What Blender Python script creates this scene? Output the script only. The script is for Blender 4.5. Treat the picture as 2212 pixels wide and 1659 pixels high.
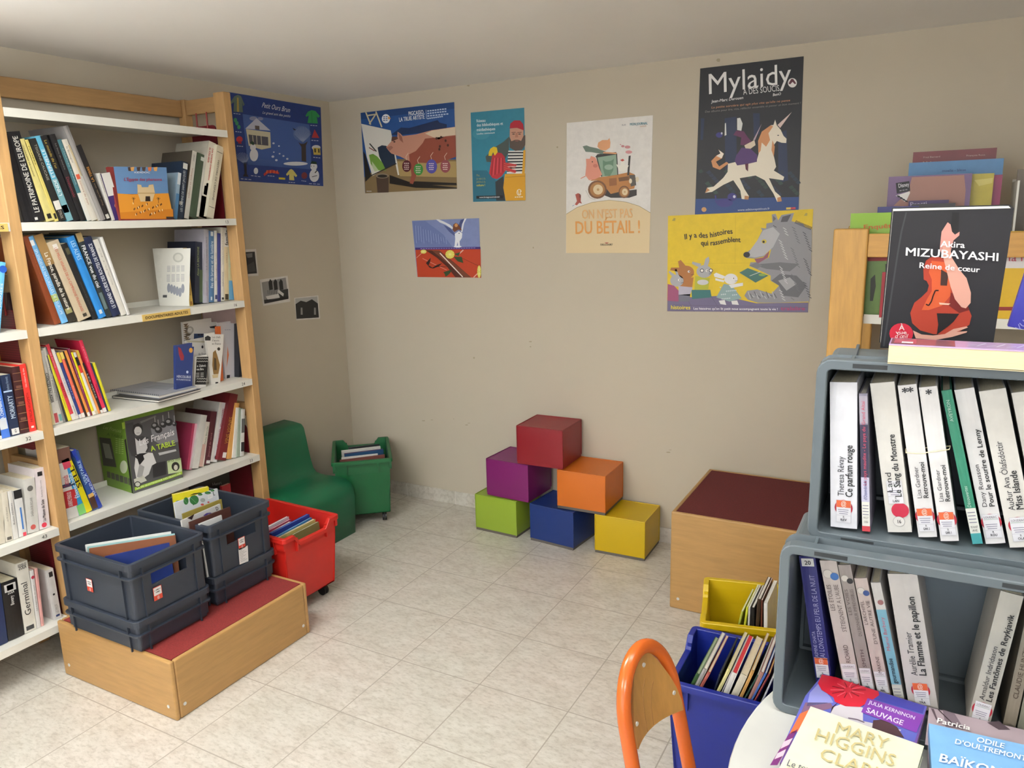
import bpy, math, random
from mathutils import Vector as V, Matrix
from mathutils.geometry import tessellate_polygon
random.seed(7)
for _o in list(bpy.data.objects): bpy.data.objects.remove(_o)
SC = bpy.context.scene
COL = SC.collection
# ------------------------------------------------------------------ camera
FPX = 1659.3924
CC = V((2.982901, -3.407781, 1.566339))
RT = V((0.8771868, 0.4794526, -0.0258558)); UP = V((-0.0796718, 0.1984446, 0.9768685)); FW = V((-0.4734931, 0.8548362, -0.2122718))
cam = bpy.data.cameras.new('camera'); cam.sensor_width = 36.0; cam.lens = 36.0 * FPX / 2212
cam.clip_start = 0.02
camo = bpy.data.objects.new('camera', cam); COL.objects.link(camo)
camo.matrix_world = Matrix(((RT.x, UP.x, -FW.x, CC.x), (RT.y, UP.y, -FW.y, CC.y), (RT.z, UP.z, -FW.z, CC.z), (0, 0, 0, 1)))
SC.camera = camo
# ------------------------------------------------------------------ light and exposure
SC.view_settings.view_transform = 'Standard'; SC.view_settings.look = 'None'
SC.view_settings.gamma = 1.0; SC.view_settings.use_curve_mapping = False
SC.view_settings.exposure = 0.22
W = bpy.data.worlds.new('world'); SC.world = W; W.use_nodes = True
W.node_tree.nodes['Background'].inputs[0].default_value = (0.86, 0.9, 1.0, 1); W.node_tree.nodes['Background'].inputs[1].default_value = 0.4
def area(name, loc, sx, sy, power, color=(1, 0.96, 0.9), rot=(0, 0, 0)):
    l = bpy.data.lights.new(name, 'AREA'); l.shape = 'RECTANGLE'; l.size = sx; l.size_y = sy; l.energy = power; l.color = color
    o = bpy.data.objects.new(name, l); COL.objects.link(o); o.location = loc; o.rotation_euler = rot
    return o
def glow(name, loc, power, color):
    l = bpy.data.lights.new(name, 'POINT'); l.energy = power; l.color = color; l.shadow_soft_size = 0.14
    o = bpy.data.objects.new(name, l); COL.objects.link(o); o.location = loc
area('daylight_fill', (2.2, -6.5, 1.25), 3.6, 1.5, 40, (0.93, 0.97, 1.0), (math.radians(97), 0, 0))   # unseen daylight-tinted fill, added at the far end to lift ceiling and walls
# two rows of tube fittings under the ceiling: light down, sideways and up
for _x, _y, _d, _s, _u in ((1.15, -2.55, 8, 13, 36), (2.75, -2.5, 4.5, 0.0, 11), (1.2, -4.8, 14, 22, 52), (3.8, -4.8, 12, 18, 50)):
    _c = (0.955, 0.985, 1.0)
    area('ceiling_lamp', (_x, _y, 2.12), 1.2, 0.22, _d, _c); area('ceiling_lamp_up', (_x, _y, 2.125), 1.2, 0.22, _u, _c, (math.pi, 0, 0))
    for _k in (-0.35, 0.35) if _s else (): glow('ceiling_lamp_side', (_x + _k, _y, 1.93), _s / 2, _c)
# ------------------------------------------------------------------ helpers
def lin(h):
    h = h.lstrip('#'); out = []
    for i in (0, 2, 4):
        c = int(h[i:i + 2], 16) / 255.0
        out.append(c / 12.92 if c <= 0.04045 else ((c + 0.055) / 1.055) ** 2.4)
    return (*out, 1.0)
MATS = {}
def mat(hexc, rough=0.5, kind='plain'):
    key = (hexc, rough, kind)
    if key in MATS: return MATS[key]
    m = bpy.data.materials.new(f'{kind}_{hexc[1:]}'); m.use_nodes = True
    nt = m.node_tree; b = nt.nodes['Principled BSDF']; L = nt.links.new
    c = lin(hexc); b.inputs['Base Color'].default_value = c; b.inputs['Roughness'].default_value = rough
    def noise(scale, detail=4, vec=None, rgh=0.6):
        n = nt.nodes.new('ShaderNodeTexNoise'); n.inputs['Scale'].default_value = scale; n.inputs['Detail'].default_value = detail
        n.inputs['Roughness'].default_value = rgh
        if vec is not None: L(vec, n.inputs['Vector'])
        return n
    def ramp(src, stops):
        r = nt.nodes.new('ShaderNodeValToRGB'); e = r.color_ramp.elements
        while len(e) < len(stops): e.new(0.5)
        for el, (p, col) in zip(e, stops): el.position = p; el.color = col
        L(src, r.inputs[0]); return r
    def bump(src, strength, dist=0.002):
        n = nt.nodes.new('ShaderNodeBump'); n.inputs['Strength'].default_value = strength; n.inputs['Distance'].default_value = dist
        L(src, n.inputs['Height']); L(n.outputs[0], b.inputs['Normal'])
    def sc(k): return tuple(min(1, x * k) for x in c[:3]) + (1,)
    geo = nt.nodes.new('ShaderNodeNewGeometry').outputs['Position']
    if kind == 'wood':
        mp = nt.nodes.new('ShaderNodeMapping'); L(geo, mp.inputs[0]); mp.inputs['Scale'].default_value = (14, 14, 1.6)
        n = noise(5, 6, mp.outputs[0]); L(ramp(n.outputs[0], [(0.3, sc(0.86)), (0.7, sc(1.1))]).outputs[0], b.inputs['Base Color'])
    elif kind == 'woodh':
        mp = nt.nodes.new('ShaderNodeMapping'); L(geo, mp.inputs[0]); mp.inputs['Scale'].default_value = (2.2, 2.2, 20)
        n = noise(4, 6, mp.outputs[0]); L(ramp(n.outputs[0], [(0.3, sc(0.88)), (0.7, sc(1.08))]).outputs[0], b.inputs['Base Color'])
    elif kind == 'carpet':
        n = noise(380, 3, geo); L(ramp(n.outputs[0], [(0.3, sc(0.7)), (0.7, sc(1.25))]).outputs[0], b.inputs['Base Color'])
        bump(n.outputs[0], 0.5)
    elif kind == 'wall':
        n = noise(1.3, 5, geo); L(ramp(n.outputs[0], [(0.3, sc(0.97)), (0.7, sc(1.02))]).outputs[0], b.inputs['Base Color'])
        n2 = noise(160, 3, geo); bump(n2.outputs[0], 0.12, 0.001)
    elif kind == 'vinyl':
        n = noise(9, 4, geo); bump(n.outputs[0], 0.12, 0.01)
    elif kind == 'plastic':
        n = noise(420, 2, geo); bump(n.outputs[0], 0.08, 0.0006)
        n2 = noise(6, 3, geo); L(ramp(n2.outputs[0], [(0.3, sc(0.93)), (0.7, sc(1.06))]).outputs[0], b.inputs['Base Color'])
    elif kind == 'cover':
        n = noise(30, 3, geo); L(ramp(n.outputs[0], [(0.3, sc(0.94)), (0.7, sc(1.05))]).outputs[0], b.inputs['Base Color'])
    elif kind == 'pages':
        mp = nt.nodes.new('ShaderNodeMapping'); L(geo, mp.inputs[0]); mp.inputs['Scale'].default_value = (30, 30, 700)
        n = noise(3, 2, mp.outputs[0]); L(ramp(n.outputs[0], [(0.35, sc(0.9)), (0.65, sc(1.03))]).outputs[0], b.inputs['Base Color'])
    elif kind == 'mesh':
        vo = nt.nodes.new('ShaderNodeTexVoronoi'); vo.inputs['Scale'].default_value = 120; vo.inputs['Randomness'].default_value = 0; L(geo, vo.inputs['Vector'])
        L(ramp(vo.outputs['Distance'], [(0.25, sc(0.35)), (0.4, sc(1.0))]).outputs[0], b.inputs['Base Color'])
    elif kind in ('tile', 'skirt'):
        mp = nt.nodes.new('ShaderNodeMapping'); L(geo, mp.inputs[0]); mp.inputs['Location'].default_value = (-0.3854, 0.41, 0)
        st = nt.nodes.new('ShaderNodeMapping'); L(geo, st.inputs[0]); st.inputs['Rotation'].default_value = (0, 0, 0.5); st.inputs['Scale'].default_value = (1, 2.2, 1)
        n = noise(9, 9, st.outputs[0], 0.78); n2 = noise(2.1, 4, geo); n3 = noise(38, 5, st.outputs[0], 0.7)
        r1 = ramp(n.outputs[0], [(0.34, lin('#b0a598')), (0.5, lin('#cbc4b9')), (0.66, lin('#dcd7ce'))])
        r2 = ramp(n2.outputs[0], [(0.35, lin('#d4c9be')), (0.65, lin('#c9c8bb'))])
        r3 = ramp(n3.outputs[0], [(0.36, (0.74, 0.72, 0.69, 1)), (0.52, (1, 1, 1, 1))])
        mx = nt.nodes.new('ShaderNodeMix'); mx.data_type = 'RGBA'; mx.inputs[0].default_value = 0.4
        L(r1.outputs[0], mx.inputs[6]); L(r2.outputs[0], mx.inputs[7])
        mm = nt.nodes.new('ShaderNodeMix'); mm.data_type = 'RGBA'; mm.blend_type = 'MULTIPLY'; mm.inputs[0].default_value = 0.8
        L(mx.outputs[2], mm.inputs[6]); L(r3.outputs[0], mm.inputs[7])
        br = nt.nodes.new('ShaderNodeTexBrick'); br.offset = 0; br.squash = 1; br.inputs['Scale'].default_value = 1
        br.inputs['Brick Width'].default_value = 0.333; br.inputs['Row Height'].default_value = 0.333 if kind == 'tile' else 5.0
        br.inputs['Mortar Size'].default_value = 0.0022; br.inputs['Mortar Smooth'].default_value = 0.15
        L(mp.outputs[0], br.inputs['Vector']); L(mm.outputs[2], br.inputs['Color1']); L(mm.outputs[2], br.inputs['Color2'])
        br.inputs['Mortar'].default_value = lin('#a59c90') if kind == 'tile' else lin('#d8d2c8')
        L(br.outputs['Color'], b.inputs['Base Color'])
        iv = nt.nodes.new('ShaderNodeMath'); iv.operation = 'SUBTRACT'; iv.inputs[0].default_value = 1; L(br.outputs['Fac'], iv.inputs[1])
        ad = nt.nodes.new('ShaderNodeMath'); ad.operation = 'MULTIPLY_ADD'; L(n.outputs[0], ad.inputs[0]); ad.inputs[1].default_value = 0.25; L(iv.outputs[0], ad.inputs[2])
        bump(ad.outputs[0], 0.25, 0.003)
    MATS[key] = m
    return m
class MB:
    def __init__(s): s.v = []; s.f = []; s.m = []; s.sm = []
    def add(s, pts, faces, m, smooth=False):
        b = len(s.v); s.v += [V(p) for p in pts]
        for f in faces: s.f.append([b + i for i in f]); s.m.append(m); s.sm.append(smooth)
    def hexa(s, p, m):          # 8 points: bottom ring 0-3, top ring 4-7
        s.add(p, [(3, 2, 1, 0), (4, 5, 6, 7), (0, 1, 5, 4), (1, 2, 6, 5), (2, 3, 7, 6), (3, 0, 4, 7)], m)
    def box(s, a, b, m, T=None):
        x0, y0, z0 = a; x1, y1, z1 = b
        p = [(x0, y0, z0), (x1, y0, z0), (x1, y1, z0), (x0, y1, z0), (x0, y0, z1), (x1, y0, z1), (x1, y1, z1), (x0, y1, z1)]
        s.hexa([T(V(q)) for q in p] if T else p, m)
    def obox(s, o, a, b, c, m): # box from corner o and three edge vectors
        o = V(o); s.hexa([o, o + a, o + a + b, o + b, o + c, o + a + c, o + a + b + c, o + b + c], m)
    def tube(s, path, r, m, n=10, cap=True):
        path = [V(p) for p in path]; rings = []; prev = None
        for i, p in enumerate(path):
            t = (path[min(i + 1, len(path) - 1)] - path[max(i - 1, 0)]).normalized()
            if prev is None:
                a = t.orthogonal().normalized()
            else:
                a = (prev - t * prev.dot(t)).normalized()
            prev = a; bb = t.cross(a)
            rings.append([p + (a * math.cos(k * math.tau / n) + bb * math.sin(k * math.tau / n)) * r for k in range(n)])
        pts = [q for rg in rings for q in rg]; fs = []
        for i in range(len(rings) - 1):
            for k in range(n):
                fs.append((i * n + k, i * n + (k + 1) % n, (i + 1) * n + (k + 1) % n, (i + 1) * n + k))
        s.add(pts, fs, m, True)
        if cap:
            s.add(rings[0][::-1], [tuple(range(n))], m); s.add(rings[-1], [tuple(range(n))], m)
    def rings(s, rs, m, caps=(True, True), smooth=False, skip=None):
        n = len(rs[0]); pts = [q for r in rs for q in r]; fs = []
        for i in range(len(rs) - 1):
            for k in range(n):
                if skip and skip(i, k): continue
                fs.append((i * n + k, i * n + (k + 1) % n, (i + 1) * n + (k + 1) % n, (i + 1) * n + k))
        s.add(pts, fs, m, smooth)
        if caps[0]: s.add(rs[0][::-1], [tuple(range(n))], m)
        if caps[1]: s.add(rs[-1], [tuple(range(n))], m)
    def poly(s, fr, pts, m, l=0):
        p3 = [fr.p(a, b, l) for a, b in pts]
        tri = tessellate_polygon([[V((a, b, 0)) for a, b in pts]])
        nrm = fr.n; fs = []
        for t in tri:
            t = tuple(t)
            if (p3[t[1]] - p3[t[0]]).cross(p3[t[2]] - p3[t[0]]).dot(nrm) < 0: t = t[::-1]
            fs.append(t)
        s.add(p3, fs, m)
    def rect(s, fr, a0, b0, a1, b1, m, l=0): s.poly(fr, [(a0, b0), (a1, b0), (a1, b1), (a0, b1)], m, l)
    def ell(s, fr, a, b, ra, rb, m, l=0, n=20): s.poly(fr, [(a + ra * math.cos(k * math.tau / n), b + rb * math.sin(k * math.tau / n)) for k in range(n)], m, l)
    def line(s, fr, pts, w, m, l=0):
        for (a, b), (c, d) in zip(pts, pts[1:]):
            q = math.hypot(c - a, d - b) or 1; x, y = -(d - b) / q * w / 2, (c - a) / q * w / 2
            s.poly(fr, [(a + x, b + y), (a - x, b - y), (c - x, d - y), (c + x, d + y)], m, l)
    def build(s, name, parent=None, loc=None, bevel=0, bseg=2):
        base = V(loc) if loc is not None else (V(parent['_w']) if parent else V((0, 0, 0)))
        me = bpy.data.meshes.new(name); me.from_pydata([tuple(v - base) for v in s.v], [], s.f)
        ms = []
        for x in s.m:
            if x not in ms: ms.append(x)
        for x in ms: me.materials.append(x)
        idx = {x: i for i, x in enumerate(ms)}
        for p, x, k in zip(me.polygons, s.m, s.sm): p.material_index = idx[x]; p.use_smooth = k
        me.update(); o = bpy.data.objects.new(name, me); COL.objects.link(o)
        if parent:
            o.parent = parent; o.location = base - V(parent['_w'])
        else: o.location = base
        o['_w'] = tuple(base)
        if bevel:
            md = o.modifiers.new('edge', 'BEVEL'); md.width = bevel; md.segments = bseg; md.limit_method = 'ANGLE'; md.angle_limit = 0.6
        return o
def tag(o, label, cat, group=None):
    o['label'] = label; o['category'] = cat
    if group: o['group'] = group
    return o
def thing(name, label, cat, loc, group=None):
    o = bpy.data.objects.new(name, None); COL.objects.link(o); o.location = loc; o['_w'] = tuple(loc); o.empty_display_size = 0.05
    return tag(o, label, cat, group)
def struct(o): o['kind'] = 'structure'; return o
# --- rays through the photograph, used to trace outlines onto the real planes they lie on
def ray(u, v): return RT * ((u - 1106) / FPX) + UP * ((829.5 - v) / FPX) + FW
def hit(u, v, p0, n):
    d = ray(u, v); n = V(n); return CC + d * ((V(p0) - CC).dot(n) / d.dot(n))
def PX(u, v, x): return hit(u, v, (x, 0, 0), (1, 0, 0))
def PY(u, v, y): return hit(u, v, (0, y, 0), (0, 1, 0))
def PZ(u, v, z): return hit(u, v, (0, 0, z), (0, 0, 1))
def pix(p):
    d = V(p) - CC; z = d.dot(FW); return 1106 + FPX * d.dot(RT) / z, 829.5 - FPX * d.dot(UP) / z
CROP = dict(A=(0, 150, .25316), B=(0, 460, .25316), C=(0, 680, .27125), D=(0, 960, .29528), F=(0, 660, .20501), E=(380, 220, .28939),
            G=(1200, 100, .36160), H=(500, 190, .13863), I=(760, 210, .24707), J=(1740, 300, .31341), K=(1660, 720, .31944), L=(1660, 1130, .31889),
            Q=(100, 1030, .31952), R=(570, 1060, .13866), S=(1420, 1330, .13861), U=(400, 980, .09042), N=(0, 0, 1.0), O=(480, 180, .30289), T=(680, 900, .17179), Y=(1300, 1180, .28877), Z=(1860, 300, .15913))
def cr(c, a, b): x, y, s = CROP[c]; return x + a * s, y + b * s
class Fr:                       # flat frame in metres
    eps = 0.0002
    def __init__(s, o, ux, uy): s.o = V(o); s.ux = V(ux).normalized(); s.uy = V(uy).normalized(); s.n = s.ux.cross(s.uy).normalized()
    def p(s, a, b, l=0): return s.o + s.ux * a + s.uy * b + s.n * (s.eps * (l + 1))
class PF:                       # frame addressed in crop pixels, landing on a plane
    def __init__(s, crop, p0, n, eps=0.00022): s.c = crop; s.p0 = V(p0); s.n = V(n).normalized(); s.eps = eps
    def p(s, a, b, l=0): return hit(*cr(s.c, a, b), s.p0 + s.n * s.eps * (l + 1), s.n)
GL = {}
def glyph(ch, bold):
    k = (ch, bold)
    if k in GL: return GL[k]
    def mk(body):
        cu = bpy.data.curves.new('g', 'FONT'); cu.body = body; cu.resolution_u = 2; cu.fill_mode = 'FRONT'; cu.dimensions = '2D'
        o = bpy.data.objects.new('g', cu); COL.objects.link(o); dg = bpy.context.evaluated_depsgraph_get(); dg.update()
        e = o.evaluated_get(dg); me = e.to_mesh(); r = ([(v.co.x, v.co.y) for v in me.vertices], [tuple(p.vertices) for p in me.polygons])
        e.to_mesh_clear(); bpy.data.objects.remove(o); bpy.data.curves.remove(cu); return r
    vs, fs = mk(ch)
    w = lambda b: (lambda q: max(x for x, _ in q) - min(x for x, _ in q))(mk(b)[0])
    GL[k] = (vs, fs, w('|' + ch + '|') - w('||')); return GL[k]
for _c in sorted(set("ABCDEFGHIJKLMNOPQRSTUVWXYZabcdefghijklmnopqrstuvwxyz0123456789'.,!-*@&éèêàîïôçœÉÈÊÀÏÓóð ")):
    glyph(_c, False)
def text(mb, fr, s, A, B, h, m, bold=False, shear=0.0, l=2, fit=True, down=False, warp=None):
    """write s with its baseline from A to B; h is the height of capitals; down=True when the second axis points down"""
    gs = [glyph(c, False) for c in s]; Wd = sum(g[2] for g in gs) or 1
    ax, ay = B[0] - A[0], B[1] - A[1]; q = math.hypot(ax, ay); dx, dy = ax / q, ay / q
    nx, ny = (dy, -dx) if down else (-dy, dx)
    if not fit: q = Wd * h / 0.7
    kx, ky = q / Wd, h / 0.7; x = 0
    for g in gs:
        if g[1]:
          for kk, (ox, oy) in enumerate(((-0.016, -0.008), (0.016, 0.008), (0.016, -0.008), (-0.016, 0.008)) if bold else ((0, 0),)):
            pts = []
            for gx, gy in g[0]:
                gx += ox; gy += oy; u = (x + gx) * kx + shear * gy * ky; w = gy * ky + (warp((x + gx) / Wd) if warp else 0)
                pts.append((A[0] + dx * u + nx * w, A[1] + dy * u + ny * w))
            p3 = [fr.p(a, b, l + 0.4 * kk) for a, b in pts]; fs = []
            for f in g[1]:
                nn = (p3[f[1]] - p3[f[0]]).cross(p3[f[2]] - p3[f[0]])
                fs.append(f if nn.dot(fr.n) > 0 else f[::-1])
            mb.add(p3, fs, m)
        x += g[2]
# ------------------------------------------------------------------ the room
ROOM_X, ROOM_Y, HZ = 5.6, -6.6, 2.205
wallm = mat('#bfb5a2', 0.85, 'wall'); ceilm = mat('#e9e6e2', 0.9, 'wall'); tilem = mat('#c6bdb2', 0.32, 'tile'); skm = mat('#b9b0a4', 0.4, 'skirt')
def slab(name, a, b, m):
    mb = MB(); mb.box(a, b, m); return struct(mb.build(name))
slab('floor', (-0.1, ROOM_Y, -0.1), (ROOM_X, 0.1, 0), tilem)
slab('ceiling', (-0.1, ROOM_Y, HZ), (ROOM_X, 0.1, HZ + 0.1), ceilm)
slab('wall_left', (-0.1, ROOM_Y, 0), (0, 0.1, HZ), wallm)
slab('wall_back', (0, 0, 0), (ROOM_X, 0.1, HZ), wallm)
slab('wall_right', (ROOM_X, ROOM_Y, 0), (ROOM_X + 0.1, 0.1, HZ), wallm)
slab('baseboard_back', (0.009, -0.009, 0), (ROOM_X, 0, 0.075), skm)
slab('baseboard_left', (0, ROOM_Y, 0), (0.009, 0, 0.075), skm)
# small scuffs on the back wall
scm = mat('#a2977f', 0.9)
mb = MB()
for u, v, w, h in ((1146, 738, 7, 2), (1146, 749, 4, 2), (1024, 773, 4, 3), (915, 909, 8, 1.5), (933, 907, 6, 1), (1008, 918, 7, 1.5), (1013, 914, 7, 1), (1444, 977, 10, 2), (1448, 972, 7, 1), (1204, 318, 4, 3), (1152, 535, 3, 3), (1552, 130, 9, 6), (1012, 185, 6, 3), (980, 905, 3, 1)):
    pts = [hit(u + 0.6 * w * math.cos(k * 1.05) * (0.7 + 0.3 * (k % 2)), v + 0.7 * h * math.sin(k * 1.05), (0, -0.0004, 0), (0, 1, 0)) for k in range(6)]
    mb.add(pts, [tuple(range(6))], scm)
sc_ = struct(mb.build('trim_1')); sc_['label'] = 'small grey scuff marks on the back wall'
# ------------------------------------------------------------------ bookcase
beech = mat('#b08a5a', 0.5, 'wood'); beechh = mat('#ab8658', 0.5, 'woodh'); white = mat('#dedcd2', 0.4, 'plastic'); ink = mat('#1b1a1c', 0.6)
redp = mat('#6e1520', 0.5, 'mesh'); redw = mat('#8e2a26', 0.4)
bc = thing('bookcase', 'double beech bookcase with white metal shelves full of books along the wall', 'bookcase', (0.16, -1.92, 0))
SH = [1.955, 1.591, 1.236, 0.883, 0.525, 0.172]
XF = 0.302
def board(name, a, b, m, bev=0.003):
    mb = MB(); mb.box(a, b, m); return mb.build(name, bc, bevel=bev)
for y0 in (-0.997, -1.941, -2.885):
    board('post', (XF - 0.062, y0, 0), (XF, y0 + 0.039, 2.112), beech)
    board('post', (0.014, y0, 0), (0.055, y0 + 0.039, 2.102), beech)
    for z in (2.036, 1.36, 0.70):
        board('side_rail', (0.0552, y0 + 0.008, z), (XF - 0.0622, y0 + 0.030, z + 0.062), beechh)
for y0, y1 in ((-1.9015, -0.9975), (-2.8455, -1.9415)):
    board('back_rail', (0.016, y0, 2.028), (0.04, y1, 2.098), beechh)
for y0, hooks in ((-0.997, (1.985, 0.655)), (-1.941, (1.30, 0.655))):
    for z1 in hooks:
        ht = 0.60 if z1 > 1 else 0.55
        if y0 < -1.5: ht = 0.5
        mb = MB(); yy = y0 + 0.012
        n = 6; pts = []
        a0, a1, b0, b1, r = 0.075, 0.225, z1 - ht, z1, 0.018
        for cx_, cz_, t0 in ((a1 - r, b1 - r, 0), (a0 + r, b1 - r, 90), (a0 + r, b0 + r, 180), (a1 - r, b0 + r, 270)):
            for k in range(n + 1):
                t = math.radians(t0 + 90 * k / n); pts.append((cx_ + r * math.cos(t), cz_ + r * math.sin(t)))
        mb.rings([[(x, yy - 0.004, z) for x, z in pts], [(x, yy + 0.002, z) for x, z in pts]], redp)
        p = mb.build('end_panel', bc); p['label'] = 'dark red perforated metal end panel hung from the side rail'
        for x in (0.118, 0.182):
            mw = MB(); mw.tube([(x, yy - 0.006, z1 - 0.02), (x, yy - 0.006, z1 + 0.055)], 0.0035, redw, 8); mw.build('hook', p)
# shelves: white metal trays with a front lip, an upstand at the wall and, on some, a small ink number
signm = mat('#cfae62', 0.45); goldd = mat('#2a1d0c', 0.6)
def shelf(y0, y1, z, num=None, sign=None):
    mb = MB(); d = 0.028
    mb.box((0.042, y0, z - 0.010), (XF - 0.004, y1, z), white)
    mb.box((XF - 0.004, y0, z - d), (XF + 0.003, y1, z), white)
    mb.box((0.036, y0, z - 0.010), (0.042, y1, z + 0.022), white)
    fr = Fr((XF + 0.003, y0, z - d), (0, 1, 0), (0, 0, 1))
    if num: text(mb, fr, num, (y1 - y0 - 0.062, 0.008), (y1 - y0 - 0.042, 0.008), 0.013, ink)
    o = mb.build('shelf', bc)
    if sign:
        a, b, s = sign; ms = MB()
        ms.box((XF + 0.0035, y0 + a, z - d), (XF + 0.006, y0 + b, z - 0.002), signm)
        fs = Fr((XF + 0.006, y0 + a, z - d), (0, 1, 0), (0, 0, 1)); text(ms, fs, s, (0.012, 0.008), (b - a - 0.012, 0.008), 0.011, goldd, bold=True)
        ms.build('shelf_sign', o)
nums = [None, '13', '16', '24', '23', None]
for z, nn in zip(SH, nums): shelf(-1.9015, -0.9975, z, nn, (0.395, 0.615, 'DOCUMENTAIRES ADULTES') if z == SH[2] else None)
for z, nn in zip(SH, [None, None, None, '32', '43', None]): shelf(-2.8455, -1.9415, z, nn, (0.66, 0.896, 'ROMANS ADULTES') if z == SH[1] else None)
# ------------------------------------------------------------------ low bench and large box
birch = mat('#ab8450', 0.45, 'woodh'); edgew = mat('#c09a55', 0.4, 'wood'); carp = mat('#7c2320', 0.95, 'carpet'); carp2 = mat('#5c1817', 0.95, 'carpet'); steel = mat('#c8c8c4', 0.3)
def podium(name, label, cat, x0, y0, x1, y1, h, cm):
    t = thing(name, label, cat, ((x0 + x1) / 2, (y0 + y1) / 2, 0)); w = 0.016
    for a, b in (((x0, y0, 0), (x1, y0 + w, h)), ((x0, y1 - w, 0), (x1, y1, h)), ((x0, y0 + w, 0), (x0 + w, y1 - w, h)), ((x1 - w, y0 + w, 0), (x1, y1 - w, h))):
        mb = MB(); mb.box(a, b, birch); p = mb.build('side_panel', t, bevel=0.006, bseg=3)
    mb = MB(); mb.box((x0 + w, y0 + w, h - 0.02), (x1 - w, y1 - w, h - 0.001), cm); mb.build('carpet_top', t)
    for x, y, dx, dy in ((x0 + 0.035, y0, 0, -1), (x1 - 0.035, y0, 0, -1), (x1, y0 + 0.035, 1, 0), (x1, y1 - 0.035, 1, 0)):
        mb = MB(); p = V((x, y, 0.045)); d = V((dx, dy, 0)); mb.tube([p - d * 0.002, p + d * 0.0015], 0.006, steel, 10); mb.build('screw', t)
    return t
podium('bench', 'low birch plywood bench with dark red carpet top under the grey crates', 'bench', 0.342, -2.02, 0.945, -1.408, 0.21, carp)
podium('play_box', 'tall birch plywood box with dark red top against the back wall', 'box', 2.137, -0.61, 2.64, -0.03, 0.413, carp2)
# ------------------------------------------------------------------ stacking crates
def rrect(L, W_, r, extra=()):
    """outline of a rounded rectangle as (x, y, nx, ny, tag); extra = [(side, coordinate, tag)] along the sides"""
    out = []; n = 4
    def corner(cx_, cy_, t0):
        for k in range(n + 1):
            t = math.radians(t0 + 90 * k / n); out.append((cx_ + r * math.cos(t), cy_ + r * math.sin(t), math.cos(t), math.sin(t), 0))
    a, b = L / 2, W_ / 2
    corner(a - r, -b + r, 270)
    for s, c, g in sorted([e for e in extra if e[0] == 'x+'], key=lambda e: e[1]): out.append((a, c, 1, 0, g))
    corner(a - r, b - r, 0)
    corner(-a + r, b - r, 90)
    for s, c, g in sorted([e for e in extra if e[0] == 'x-'], key=lambda e: -e[1]): out.append((-a, c, -1, 0, g))
    corner(-a + r, -b + r, 180)
    return out
def crate(name, label, T, loc, L, W_, H, m, group, hole=True, stickers=(), ribs=True, slots=False):
    t = thing(name, label, 'crate', loc, group)
    hy = 0.068; ex = [(s, c, g) for s in ('x+', 'x-') for c, g in ((-hy, 1), (hy, 0))]
    out = rrect(L, W_, 0.022, ex)
    def ring(ins, z): return [T(V((x - nx * ins, y - ny * ins, z))) for x, y, nx, ny, g in out]
    h1, h0 = H - 0.06, H - 0.10
    R_ = [ring(0.024, 0), ring(0.023, 0.014), ring(0.011, 0.016), ring(0.0105, h0), ring(0.010, h1), ring(0.010, H - 0.056), ring(0.001, H - 0.055), ring(0.0, H - 0.049),
          ring(0.010, H - 0.047), ring(0.010, H - 0.024), ring(0.0, H - 0.022), ring(0.0, H - 0.001), ring(0.002, H), ring(0.014, H), ring(0.0155, H - 0.001), ring(0.0155, h1), ring(0.016, h0), ring(0.0175, 0.004), ]
    if not hole: R_ = [R_[i] for i in (0, 1, 2, 5, 6, 7, 8, 9, 10, 11, 12, 13, 14, 17)]
    hs = [k for k, o in enumerate(out) if o[4] == 1]
    mb = MB(); mb.rings(R_, m, (True, True), skip=(lambda i, k: hole and k in hs and i in (3, 14 + 1)))
    if hole:
        for k in hs:
            k2 = (k + 1) % len(out)
            for a, b in ((3, 16), (4, 15)):
                q = [R_[a][k], R_[a][k2], R_[b][k2], R_[b][k]]; mb.add(q, [(0, 1, 2, 3)], m)
            for kk in (k, k2): mb.add([R_[3][kk], R_[4][kk], R_[15][kk], R_[16][kk]], [(0, 1, 2, 3)], m)
    if ribs:
        def rib(x, y, nx, ny, z0, z1, dpt):
            w = 0.0022; tx, ty = -ny, nx
            p = [(x + tx * w - nx * 0.012, y + ty * w - ny * 0.012), (x - tx * w - nx * 0.012, y - ty * w - ny * 0.012), (x - tx * w - nx * dpt, y - ty * w - ny * dpt), (x + tx * w - nx * dpt, y + ty * w - ny * dpt)]
            mb.hexa([T(V((a, b, z0))) for a, b in p] + [T(V((a, b, z1))) for a, b in p], m)
        for sg in (1, -1):
            for c in (-L / 2 + 0.05, L / 2 - 0.05):
                rib(c, sg * W_ / 2, 0, sg, H - 0.05, H - 0.022, 0.0006); rib(c, sg * W_ / 2, 0, sg, 0.016, H - 0.05, 0.004)
                rib(c, sg * W_ / 2, 0, sg, 0.0, 0.018, 0.006)
            for c in (-W_ / 2 + 0.05, W_ / 2 - 0.05):
                rib(sg * L / 2, c, sg, 0, H - 0.05, H - 0.022, 0.0006); rib(sg * L / 2, c, sg, 0, 0.016, H - 0.05, 0.004); rib(sg * L / 2, c, sg, 0, 0.0, 0.018, 0.006)
    if slots:       # shallow moulded label slots in the rim
        dark = mat('#24282b', 0.6)
        for x in (-L / 2 + 0.075, L / 2 - 0.075):
            for sg in (1, -1):
                o0 = T(V((x - 0.024, sg * (W_ / 2 - 0.008) - 0.0035, H))); fr = Fr(o0, T(V((1, 0, 0))) - T(V((0, 0, 0))), T(V((0, 1, 0))) - T(V((0, 0, 0))))
                mb.rect(fr, 0, 0, 0.048, 0.007, dark)
    b = mb.build('body', t)
    for (fr, fn, nm, lab) in stickers:
        ms = MB(); fn(ms, fr); s = ms.build(nm, t); s['label'] = lab
    return t
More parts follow.
